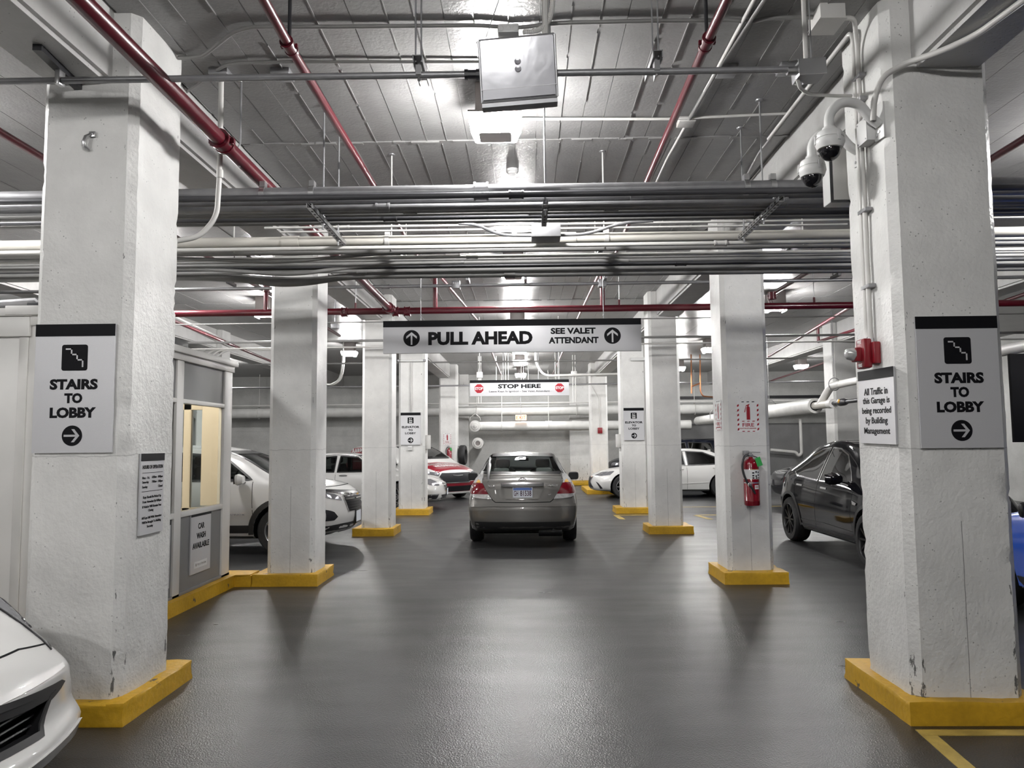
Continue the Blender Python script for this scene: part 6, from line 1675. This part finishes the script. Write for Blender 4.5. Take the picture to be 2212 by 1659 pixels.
c.band('hood_seam', [(-.62, .99), (0, 1.0), (.62, .99)], .008, 'F', 'black_matte', off=.001)
c.finish()

# white sedan between the third and fourth columns
c = Car('sedan', 'white sedan with low round headlights behind the switch column, nose to the lane', 'car', (-2.05-2.4, 19.95, 0), 0, spec(4.80, 1.82, 1.445, SEDAN, nose_bow=(.34, 1.0)), 'white_car')
c.wheels(1.08, 3.85, .34, .23, 1.58, 10, 'alloy', 'thin', arch=0)
std_glass(c, SEDAN, 4.80, 1.445, 'car_glass')
F = lambda P: c.pp('F', P)
c.patch('headlight', F([(919, 1036), (930, 1035), (944, 1042), (949, 1049), (944, 1050), (928, 1048), (921, 1045)]), 'F', 'headlight', off=.008, step=.03)
gz = c.px(962, 1041, 'F')[1]; gz1 = c.px(962, 1060, 'F')[1]; gy = -.34
gr = c.patch('grille', [(gy, gz), (-gy, gz), (-gy*.95, (gz+gz1)/2), (-gy*.7, gz1), (gy*.7, gz1), (gy*.95, (gz+gz1)/2)], 'F', 'black_gloss', off=.006)
c.band('grille_frame', [(gy, gz), (gy*.95, (gz+gz1)/2), (gy*.7, gz1), (-gy*.7, gz1), (-gy*.95, (gz+gz1)/2), (-gy, gz)], .03, 'F', 'chrome', off=.014, closed=True, parent=gr)
fy, fz = c.px(937, 1073, 'F')
for sg in (1, -1):
    c.patch('fog_lamp', [(sg*(fy-.12), fz+.05), (sg*(fy+.14), fz+.05), (sg*(fy+.1), fz-.06), (sg*(fy-.06), fz-.06)], 'F', 'black', off=.005, step=.03)
    c.band('fog_lamp_chrome', [(sg*(fy-.12), fz+.05), (sg*(fy+.14), fz+.05)], .025, 'F', 'chrome', off=.012)
c.patch('lower_intake', [(-.5, .36), (.5, .36), (.42, .26), (-.42, .26)], 'F', 'black', off=.005)
c.band('bumper_chrome', [(-.55, .25), (0, .245), (.55, .25)], .02, 'F', 'chrome', off=.012)
pl, T_ = c.plate('F', 0, .42, .31, .16, '')
doors(c, ((1.55, 1.5), (2.70, 2.70), (3.72, 3.45)), .95, .26)
c.mirror(1.80, 1.0, .88, 'white_car', (.12, .20, .14)); c.handle(2.5, .87, 'chrome'); c.handle(3.55, .89, 'chrome')
for v in 'RL': c.band('window_chrome', [(1.66, .985), (2.15, 1.345), (2.7, 1.39), (3.2, 1.355), (3.6, 1.18), (3.75, 1.0)], .014, v, 'chrome', off=.006)
c.finish()

# minivan in campaign wrap
VAN = spec(5.18, 2.0, 1.68, SUV)
VAN.update(zb=[(0, .17), (.5, .17), (4.6, .2), (5.18, .3)], zt=[(0, .84), (.12, .91), (.4, .98), (1.0, 1.08), (1.15, 1.13), (2.0, 1.52), (2.5, 1.645), (3.2, 1.68), (4.3, 1.66), (4.85, 1.57), (5.05, 1.28), (5.12, 1.05), (5.18, .95)],
           zr=[(0, .80), (.12, .87), (.4, .93), (1.0, 1.02), (1.17, 1.08), (2.0, 1.46), (2.5, 1.585), (3.2, 1.62), (4.3, 1.60), (4.85, 1.50), (5.05, 1.22), (5.12, 1.0), (5.18, .90)])
th = math.radians(-47)
hx, hy = math.cos(th), math.sin(th)
c = Car('minivan', 'minivan with red lettered hood behind the white sedan and the lane sedan', 'car', (-1.98-hx*2.59, 22.4-hy*2.59, 0), th, VAN, 'white_car')
c.wheels(1.05, 4.14, .35, .235, 1.70, 5, 'alloy', 'spoke', arch=0)
std_glass(c, SUV, 5.18, 1.68, 'car_glass')
hood = [(.14, -.66), (.14, .66), (.72, .76), (.98, .72), (1.04, 0), (.98, -.72), (.72, -.76)]
c.patch('hood_wrap', hood, 'T', 'red_car', off=.004, step=.07)
c.patch('bumper_wrap', [(-.98, .56), (-.6, .54), (.6, .54), (.98, .56), (.98, .26), (.6, .24), (-.6, .24), (-.98, .26)], 'F', 'red_car', off=.004, step=.07)
gr = c.patch('grille', [(-.52, .80), (.52, .80), (.60, .70), (.46, .52), (-.46, .52), (-.60, .70)], 'F', 'black', off=.010, step=.06)
c.band('grille_frame', [(-.60, .70), (-.46, .52), (.46, .52), (.60, .70)], .02, 'F', 'chrome', off=.02, parent=gr)
c.band('grille_wing', [(-.18, .73), (0, .715), (.18, .73)], .02, 'F', 'chrome', off=.03, parent=gr)
c.patch('lower_grille', [(-.66, .42), (.66, .42), (.58, .26), (-.58, .26)], 'F', 'black', off=.012, step=.06)
c.patch('lower_trim', [(-.85, .245), (.85, .245), (.80, .20), (-.80, .20)], 'F', 'white_car', off=.012, step=.06)
for sg in (1, -1): c.patch('headlight', [(sg*.56, .80), (sg*.90, .86), (sg*.93, .78), (sg*.62, .72)], 'F', 'headlight', off=.010, step=.04)
def hood_text(s, u, w_, h_, m, nm):
    p, n = c.hit('T', u, 0); n = Vector((n.x, 0, n.z)).normalized()
    X_ = Vector((0, 1, 0)); Y_ = n.cross(X_)
    if Y_.z < 0: Y_ = -Y_
    X_ = Y_.cross(n)
    R = Matrix((X_, Y_, n)).transposed().to_4x4(); R.translation = p+n*.028
    b = put(text_bm(s, w_, h_, .002, .03), R)
    for v in b.verts:
        q, nn = c.hit('T', c.L/2-v.co.x, v.co.y); v.co.z = q.z+.012
    return obj(nm, b, m, c.t, smooth=False, fix=False)
c.patch('lettering_band', [(.72, -.66), (.72, .66), (.92, .66), (.92, -.66)], 'T', 'white_car', off=.007, step=.06)
hood_text('SOCIAL SECURITY', .82, 1.22, .13, 'red_car', 'hood_lettering'); hood_text('WE EARNED IT', .52, .95, .17, 'sign_white', 'hood_lettering')
c.patch('roof_wrap', [(3.4, -.60), (3.4, .60), (4.85, .56), (4.85, -.56)], 'T', 'red_car', off=.005, step=.1)
c.both('quarter_wrap', [(3.2, 1.58), (4.7, 1.53), (5.0, 1.2), (5.0, .4), (3.2, .4)], 'red_car', off=.004, step=.1)
p_, n_ = c.hit('R', 4.3, 1.50)
o_ = obj('roof_lettering', put(text_bm('AARP', .62, .16, .003, .03), Matrix.Translation((c.X(4.35), p_.y-.06, 1.44)) @ FACE_S), 'sign_white', c.t, smooth=False, fix=False)
c.mirror(1.75, 1.08, .98, 'trim', (.14, .22, .17)); doors(c, ((1.5, 1.45), (2.9, 2.95), (4.1, 3.6)), 1.1, .3)
c.band('wiper', [(-.55, 1.215), (.1, 1.25)], .015, 'F', 'trim', off=.02)
c.finish()

# white sedan on the extinguisher side
c = Car('sedan', 'white sedan with slim headlights facing left beyond the extinguisher column', 'car', (1.91+2.4875, 23.45, 0), PI, spec(4.975, 1.865, 1.445, SEDAN, nose_bow=(.40, 1.0)), 'white_car')
c.wheels(.96, 3.83, .345, .235, 1.60, 10, 'alloy', 'thin', arch=0)
std_glass(c, SEDAN, 4.975, 1.445, 'car_glass_dark')
Lv = lambda P: c.pp('L', P)
Fv = lambda P: c.pp('F', P)
c.patch('headlight', Lv([(1284, 1027), (1300, 1020), (1327, 1018), (1318, 1026), (1300, 1028)]), 'L', 'headlight', off=.008, step=.03)
c.patch('headlight', [(-y, z) for y, z in Fv([(1284, 1027), (1300, 1020), (1318, 1019), (1312, 1027)])], 'F', 'headlight', off=.008, step=.03)
gz0 = c.px(1274, 1028, 'F')[1]; gz1 = c.px(1277, 1052, 'F')[1]
gp = [(-.42, gz0), (.42, gz0), (.30, (gz0*.55+gz1*.45)), (.48, gz1), (-.48, gz1), (-.30, (gz0*.55+gz1*.45))]
gr = c.patch('grille', gp, 'F', 'black', off=.006, step=.05); c.band('grille_frame', gp, .025, 'F', 'chrome', off=.014, closed=True, parent=gr)
c.patch('bumper_vent', Lv([(1287, 1040), (1292, 1043), (1302, 1055), (1297, 1056)]), 'L', 'black', off=.006, step=.03)
c.band('window_chrome', [(u*c.wl[0], z*c.wl[1]) for u, z in ((1.66, .985), (2.7, .97), (3.5, 1.0), (3.78, 1.02), (3.55, 1.22), (3.2, 1.37), (2.7, 1.405), (2.15, 1.37), (1.66, .985))], .016, 'L', 'chrome', off=.006)
doors(c, ((1.6, 1.52), (2.80, 2.80), (3.85, 3.5)), .93, .26)
c.mirror(1.86, 1.0, .89, 'white_car', (.12, .20, .14)); c.handle(2.6, .84, 'white_car'); c.handle(3.66, .87, 'white_car')
c.band('character_line', [(1.4, .40), (2.6, .42), (3.45, .46)], .02, 'L', 'white_car', off=.008)
p_, n_ = c.hit('T', 3.62, 0)
fin = new(); prism(fin, [(-.09, 0), (.09, 0), (-.04, .055), (-.085, .055)], .03, Matrix.Translation((p_.x, .015, p_.z-.012)) @ Matrix.Rotation(PI/2, 4, 'X')); obj('antenna_fin', fin, 'white_car', c.t)
c.finish()

# tall black vehicle at the back
c = Car('suv', 'tall navy black wagon behind the white sedan on the extinguisher side', 'car', (3.05+2.45, 28.75, 0), PI, spec(4.9, 1.93, 1.76, SUV), 'navy_car')
c.wheels(.98, 3.85, .37, .235, 1.62, 5, 'alloy_dark', arch=0); std_glass(c, SUV, 4.9, 1.76, 'car_glass_dark')
for v in 'L':
    for sg in (-1, 1): pass
for sg in (-1, 1):
    a0, _n = c.hit('T', 2.2, sg*.58); a1, _n = c.hit('T', 4.1, sg*.56)
    obj('roof_rail', tube(new(), bend([a0, a0+Vector((-.12, 0, .07)), a1+Vector((.12, 0, .07)), a1], .05, 3), .018, 8), 'trim', c.t)
for sg in (-1, 1): c.patch('headlight', [(sg*.50, .90), (sg*.84, .93), (sg*.85, .80), (sg*.52, .80)], 'F', 'headlight', off=.01, step=.05)
c.patch('grille', [(-.45, .92), (.45, .92), (.4, .66), (-.4, .66)], 'F', 'black', off=.008)
doors(c, ((1.5, 1.45), (2.8, 2.85), (3.9, 3.5)), 1.15, .3); c.mirror(1.9, 1.2, .94, 'navy_car', (.13, .2, .16)); c.handle(2.6, 1.05, 'trim'); c.handle(3.6, 1.07, 'trim')
c.finish()

# black electric hatchback
c = Car('hatchback', 'glossy black rounded hatchback with dark wheels, parked behind the camera column', 'car', (5.30, 11.42, 0), -PI/2, dict({k: ([(u, q*1.02) for u, q in v] if k in ('zt', 'zr', 'zbelt') else v) for k, v in HATCH.items()}, nose_bow=(.40, 1.0), tail_bow=(.30, .9)), 'black_car')
c.wheels(.90, 3.79, .355, .255, 1.68, 10, 'alloy_dark', 'thin', arch=.05, arch_m='cladding', rim_r=.72)
dl = [(1.55, 1.035), (1.72, 1.19), (2.05, 1.42), (2.35, 1.51), (2.62, 1.525), (2.66, 1.03)]
dr = [(2.73, 1.03), (2.70, 1.525), (3.0, 1.50), (3.35, 1.40), (3.62, 1.27), (3.74, 1.19), (3.72, 1.13), (3.55, 1.07)]
c.cabin((1.5, 4.0, .62), (2.25, 3.1, .50), 1.0, 1.50)
for v in 'RL': c.window('side_window', dl, v, 'car_glass_dark', .3, .02, 'chrome'); c.window('side_window', dr, v, 'car_glass_dark', .3, .02, 'chrome')
c.window('windshield', [(-.66, 1.12), (.66, 1.12), (.56, 1.50), (-.56, 1.50)], 'F', 'car_glass_dark', .7, .04)
c.window('rear_window', [(-.58, 1.14), (.58, 1.14), (.52, 1.45), (-.52, 1.45)], 'B', 'car_glass_dark', .6, .04)
c.patch('glass_roof', [(2.05, -.50), (2.05, .50), (3.0, .50), (3.0, -.50)], 'T', 'black_gloss', off=.003, step=.1)
doors(c, ((1.45, 1.40), (2.70, 2.72), (3.62, 3.28)), 1.0, .34)
c.mirror(1.72, 1.10, .90, 'black_car', (.17, .24, .16))
for v in 'RL':
    for u in (2.45, 3.4): c.band('door_handle', [(u-.11, .93), (u+.11, .935)], .025, v, 'chrome', off=.006)
    p_, n_ = c.hit(v, 1.30, .80); sg = -1 if v == 'R' else 1
    c.patch('repeater_camera', [(1.24, .80), (1.40, .825), (1.36, .775), (1.26, .77)], v, 'chrome', off=.012, step=.03)
    c.band('sill_line', [(1.35, .40), (2.4, .42), (3.3, .40)], .02, v, 'black_car', off=.010)
    c.both('sill_cladding', [(1.32, .34), (3.36, .34), (3.36, .25), (1.32, .25)], 'cladding', off=.008, step=.1) if v == 'R' else None
c.seats(2.55, 3.35, 1.2)
for sg in (-1, 1): c.patch('tail_light', [(sg*.42, 1.0), (sg*.84, 1.02), (sg*.86, .92), (sg*.55, .92)], 'B', 'tail_red', off=.01, step=.05)
for sg in (-1, 1): c.patch('headlight', [(sg*.46, .68), (sg*.80, .76), (sg*.82, .68), (sg*.52, .62)], 'F', 'headlight', off=.01, step=.05)
c.finish()
# dark grey car behind it
c = Car('suv', 'dark grey car with bright headlight half hidden behind the black hatchback', 'car', (6.30+2.3, 19.62, 0), PI, spec(4.6, 1.84, 1.60, SUV), 'grey_car')
c.wheels(.95, 3.65, .345, .225, 1.6, 5, 'alloy', arch=0); std_glass(c, SUV, 4.6, 1.60, 'car_glass_dark')
c.patch('headlight', c.pp('L', [(1680, 1013), (1690, 1008), (1704, 1010), (1701, 1019), (1683, 1021)]), 'L', 'headlight', off=.01, step=.03)
for sg in (-1, 1): c.patch('headlight', [(sg*.48, .86), (sg*.80, .90), (sg*.80, .78), (sg*.5, .76)], 'F', 'headlight', off=.01, step=.05)
c.patch('grille', [(-.42, .86), (.42, .86), (.46, .74), (.36, .66), (-.36, .66), (-.46, .74)], 'F', 'black', off=.008); c.patch('lower_grille', [(-.6, .5), (.6, .5), (.52, .32), (-.52, .32)], 'F', 'black', off=.008)
c.band('bumper_chrome', [(.10, .50), (.5, .47), (.9, .47)], .03, 'L', 'chrome', off=.014); c.mirror(1.75, 1.07, .90, 'grey_car'); doors(c, ((1.5, 1.45), (2.7, 2.7), (3.6, 3.4)), 1.05, .3); c.handle(2.5, 1.0, 'grey_car')
c.finish()
# blue car at the right edge
c = Car('sedan', 'bright blue car showing only a sliver right of the dome camera column', 'car', (5.46, 6.40, 0), PI/2, spec(4.5, 1.80, 1.50, SEDAN), 'blue')
c.wheels(.9, 3.5, .33, .225, 1.56, 5, 'alloy_dark', arch=0); std_glass(c, SEDAN, 4.5, 1.50, 'car_glass_dark')
doors(c, ((1.5, 1.45), (2.5, 2.5), (3.45, 3.2)), .95, .26); c.mirror(1.7, 1.0, .88, 'trim'); c.handle(2.35, .86, 'blue'); c.handle(3.3, .88, 'blue')
c.both('sill_cladding', [(1.3, .36), (3.1, .36), (3.1, .25), (1.3, .25)], 'cladding', off=.008, step=.1)
for sg in (-1, 1): c.patch('tail_light', [(sg*.40, .94), (sg*.78, .95), (sg*.80, .82), (sg*.46, .82)], 'B', 'tail_red', off=.01, step=.05)
c.finish()

# white sports coupe, nose corner beside the booth-side column
COUPE = dict(L=4.25, W=1.845, H=1.315,
    zt=[(0, .57), (.06, .635), (.14, .69), (.3, .745), (.5, .80), (1.2, .90), (1.45, .95), (2.1, 1.25), (2.5, 1.315), (2.9, 1.29), (3.6, 1.05), (4.0, .95), (4.25, .86)],
    zr=[(0, .555), (.06, .62), (.14, .68), (.3, .745), (.5, .81), (1.2, .89), (1.47, .92), (2.1, 1.20), (2.5, 1.26), (2.9, 1.235), (3.6, 1.01), (4.0, .92), (4.25, .83)],
    zbelt=[(0, .53), (.06, .58), (.15, .655), (.27, .735), (.42, .82), (.7, .87), (1.2, .885), (2.6, .87), (3.4, .93), (4.25, .82)],
    wr=[(0, .50), (.3, .58), (1.2, .66), (1.5, .66), (2.2, .53), (2.9, .52), (3.6, .60), (4.25, .6)],
    wb=[(0, .70), (.15, .765), (.3, .79), (.6, .81), (1.2, .835), (2.6, .82), (3.4, .84), (4.25, .74)],
    wm=[(0, .84), (.2, .88), (.8, .915), (1.4, .90), (2.6, .89), (3.3, .9225), (4.25, .85)],
    zm=[(0, .36), (.5, .48), (1.2, .56), (3.3, .6), (4.25, .6)],
    w0=[(0, .84), (.3, .87), (1.2, .86), (3.4, .87), (4.25, .8)], zb=[(0, .145), (.5, .15), (3.8, .17), (4.25, .25)],
    nose=[(.12, -.02), (.22, -.05), (.34, .01), (.50, .0), (.60, .06), (.68, .12)], tail=[(.2, .08), (.5, 0), (.9, .08)], nose_bow=(.20, .7), tail_bow=(.25, .8), round=(.06, .045))
c = Car('coupe', 'white sports coupe whose nose pokes in beside the booth-side column', 'car', (-2.27-2.125, 3.33, 0), math.radians(0), COUPE, 'white_car')
c.wheels(.86, 3.41, .33, .24, 1.56, 5, 'alloy', 'double', arch=0)
c.cabin((1.6, 3.3, .55), (2.2, 2.85, .42), .85, 1.22)
for v in 'RL': c.window('side_window', [(1.75, .90), (2.15, 1.17), (2.6, 1.22), (2.95, 1.13), (3.1, .95)], v, 'car_glass_dark', .3, .02)
c.window('windshield', [(-.56, .97), (.56, .97), (.46, 1.21), (-.46, 1.21)], 'F', 'car_glass_dark', .6, .03)
F = lambda P: c.pp('F', P)
T = lambda P: c.pp('T', P)
# boomerang headlights
H_ = [(-6, 1290), (25, 1294), (60, 1308), (82, 1327), (100, 1348), (113, 1375), (117, 1396), (90, 1383), (64, 1362), (34, 1340), (2, 1318), (-20, 1306)]
for sg in (1, -1):
    P = [(u, y*sg) for u, y in T(H_)]
    h_ = c.patch('headlight', P, 'T', 'headlight', off=.006, step=.03)
    c.band('headlight_rim', P, .008, 'T', 'trim', off=.007, closed=True, parent=h_, step=.03)
    u_, y_ = c.px(72, 1338, 'T')
    c.patch('projector', [(u_+.028*math.cos(a), (y_+.02*math.sin(a))*sg) for a in [2*PI*k/12 for k in range(12)]], 'T', 'chrome', off=.010, step=.02, parent=h_)
# hood shut line
hs = F([(-8, 1424), (40, 1403), (100, 1377)])
line_ = [(y, z) for y, z in hs]; ymax = max(y for y, z in hs)
c.band('hood_seam', line_, .006, 'F', 'black_matte', off=.0015, step=.03)
hl_ = T([(90, 1383), (64, 1362), (34, 1340), (2, 1318), (-20, 1306)])
c.band('hood_seam', hl_, .006, 'T', 'black_matte', off=.0015, step=.03)
# big lower grille with slats
zt0 = F([(138, 1471)])[0]; zt1 = F([(-5, 1535)])[0]; zb0 = F([(90, 1585)])[0]; zb1 = F([(-5, 1638)])[0]; yr_ = F([(108, 1508)])[0]
yc_ = 0
G = [(zt0[0], zt0[1]), (yr_[0], yr_[1]), (zb0[0], zb0[1]), (zb1[0], zb1[1]), (0, zb1[1]-.005), (-zb1[0], zb1[1]), (-zb0[0], zb0[1]), (-yr_[0], yr_[1]), (-zt0[0], zt0[1]), (0, zt1[1])]
gz = [p[1] for p in G]
M['coupe_grille'] = M['black']
bm_ = None
o_ = c.opening([(y*.96, z) for y, z in G], 'F', .10, 'black_matte')
gr = c.band('grille_surround', G, .03, 'F', 'cladding', off=.004, closed=True, step=.04)
top_z = max(gz); low_z = min(gz)
c.patch('grille_brow', F([(138, 1470), (60, 1503), (-5, 1533), (-5, 1562), (60, 1535), (112, 1506)]), 'F', 'cladding', off=.002, step=.04)
for v_ in ((-5, 1584, 96, 1524), (-5, 1604, 92, 1545), (-5, 1622, 86, 1568)):
    a_, b_ = c.px(v_[0], v_[1], 'F'), c.px(v_[2], v_[3], 'F')
    L_ = [b_, a_, (0, a_[1]-.002), (-a_[0], a_[1]), (-b_[0], b_[1])]
    pts = []
    for y, z in L_:
        q, n = c.hit('F', y, z); pts.append(q-Vector((.045, 0, 0)))
    obj('grille_slat', tube(new(), bend(pts, .1, 4), .007, 6), 'trim', gr)
q, n = c.hit('F', 0, F([(3, 1466)])[0][1])
em = [(q.x+.014, .055*math.cos(a), q.z+.05*math.sin(a)) for a in [2*PI*k/28 for k in range(28)]]
bd = obj('badge_ring', tube(new(), em, .009, 8, closed=True), 'chrome', c.t); obj('badge_bar', box(new(), (q.x+.005, -.07, q.z-.012), (q.x+.022, .07, q.z+.012), bev=.004), 'chrome', bd)
# chin lip
lip = [(y, F([(150, 1560)])[0][1]) for y in (.80, .6, .3, 0, -.3, -.6, -.80)]
c.band('chin_lip', [(y, .185+.02*abs(y)) for y in (.74, .6, .45, .2, 0, -.2, -.45, -.6, -.74)], .05, 'F', 'white_car', off=.016, th=.02)
c.band('bumper_crease', [(y, F([(60, 1485)])[0][1]-.01*abs(y)) for y in (.62, .4, .2, 0, -.2, -.4, -.62)], .02, 'F', 'white_car', off=.006)
doors(c, ((1.6, 1.55), (3.0, 2.75)), .84, .2); c.mirror(1.85, .92, .86, 'white_car')
c.finish()
# spare tyre leaning at the far column
tt = thing('tyre', 'black tyre standing on the floor at the far column beside the minivan', 'tyre', (-2.30, 26.7, 0))
p = at(996, 983, y=26.7)
obj('tread', put(lathe(new(), [(.20, -.11), (.32, -.11), (.345, -.07), (.345, .07), (.32, .11), (.20, .11), (.19, .0), (.20, -.11)], 30), Matrix.Translation((p.x+2.30+.06, 0, p.z)) @ Matrix.Rotation(PI/2, 4, 'Y') @ Matrix.Rotation(.1, 4, 'X')), 'rubber', tt)
tt['label'] = 'black tyre hung on the far column beside the red minivan'
obj('hook', tube(new(), [(p.x+2.3-.2, 0, p.z+.3), (p.x+2.3-.04, 0, p.z+.3), (p.x+2.3-.04, 0, p.z+.2)], .015, 6), 'galv', tt)

# dark sedan whose roof shows behind the white crossover
c = Car('sedan', 'black sedan with only its roof showing behind the white crossover', 'car', (-4.75-2.4, 16.2, 0), 0, spec(4.8, 1.82, 1.47, SEDAN), 'black_car')
c.wheels(.95, 3.67, .33, .22, 1.57, 5, 'alloy', arch=0); std_glass(c, SEDAN, 4.8, 1.47, 'car_glass_dark')
c.mirror(1.80, 1.0, .88, 'black_car'); doors(c, ((1.5, 1.45), (2.7, 2.7), (3.7, 3.4)), .95, .26); c.handle(2.5, .88, 'black_car')
for sg in (-1, 1): c.patch('headlight', [(sg*.48, .66), (sg*.80, .70), (sg*.80, .60), (sg*.5, .58)], 'F', 'headlight', off=.01, step=.05)
c.patch('grille', [(-.4, .62), (.4, .62), (.34, .46), (-.34, .46)], 'F', 'black', off=.008)
c.finish()
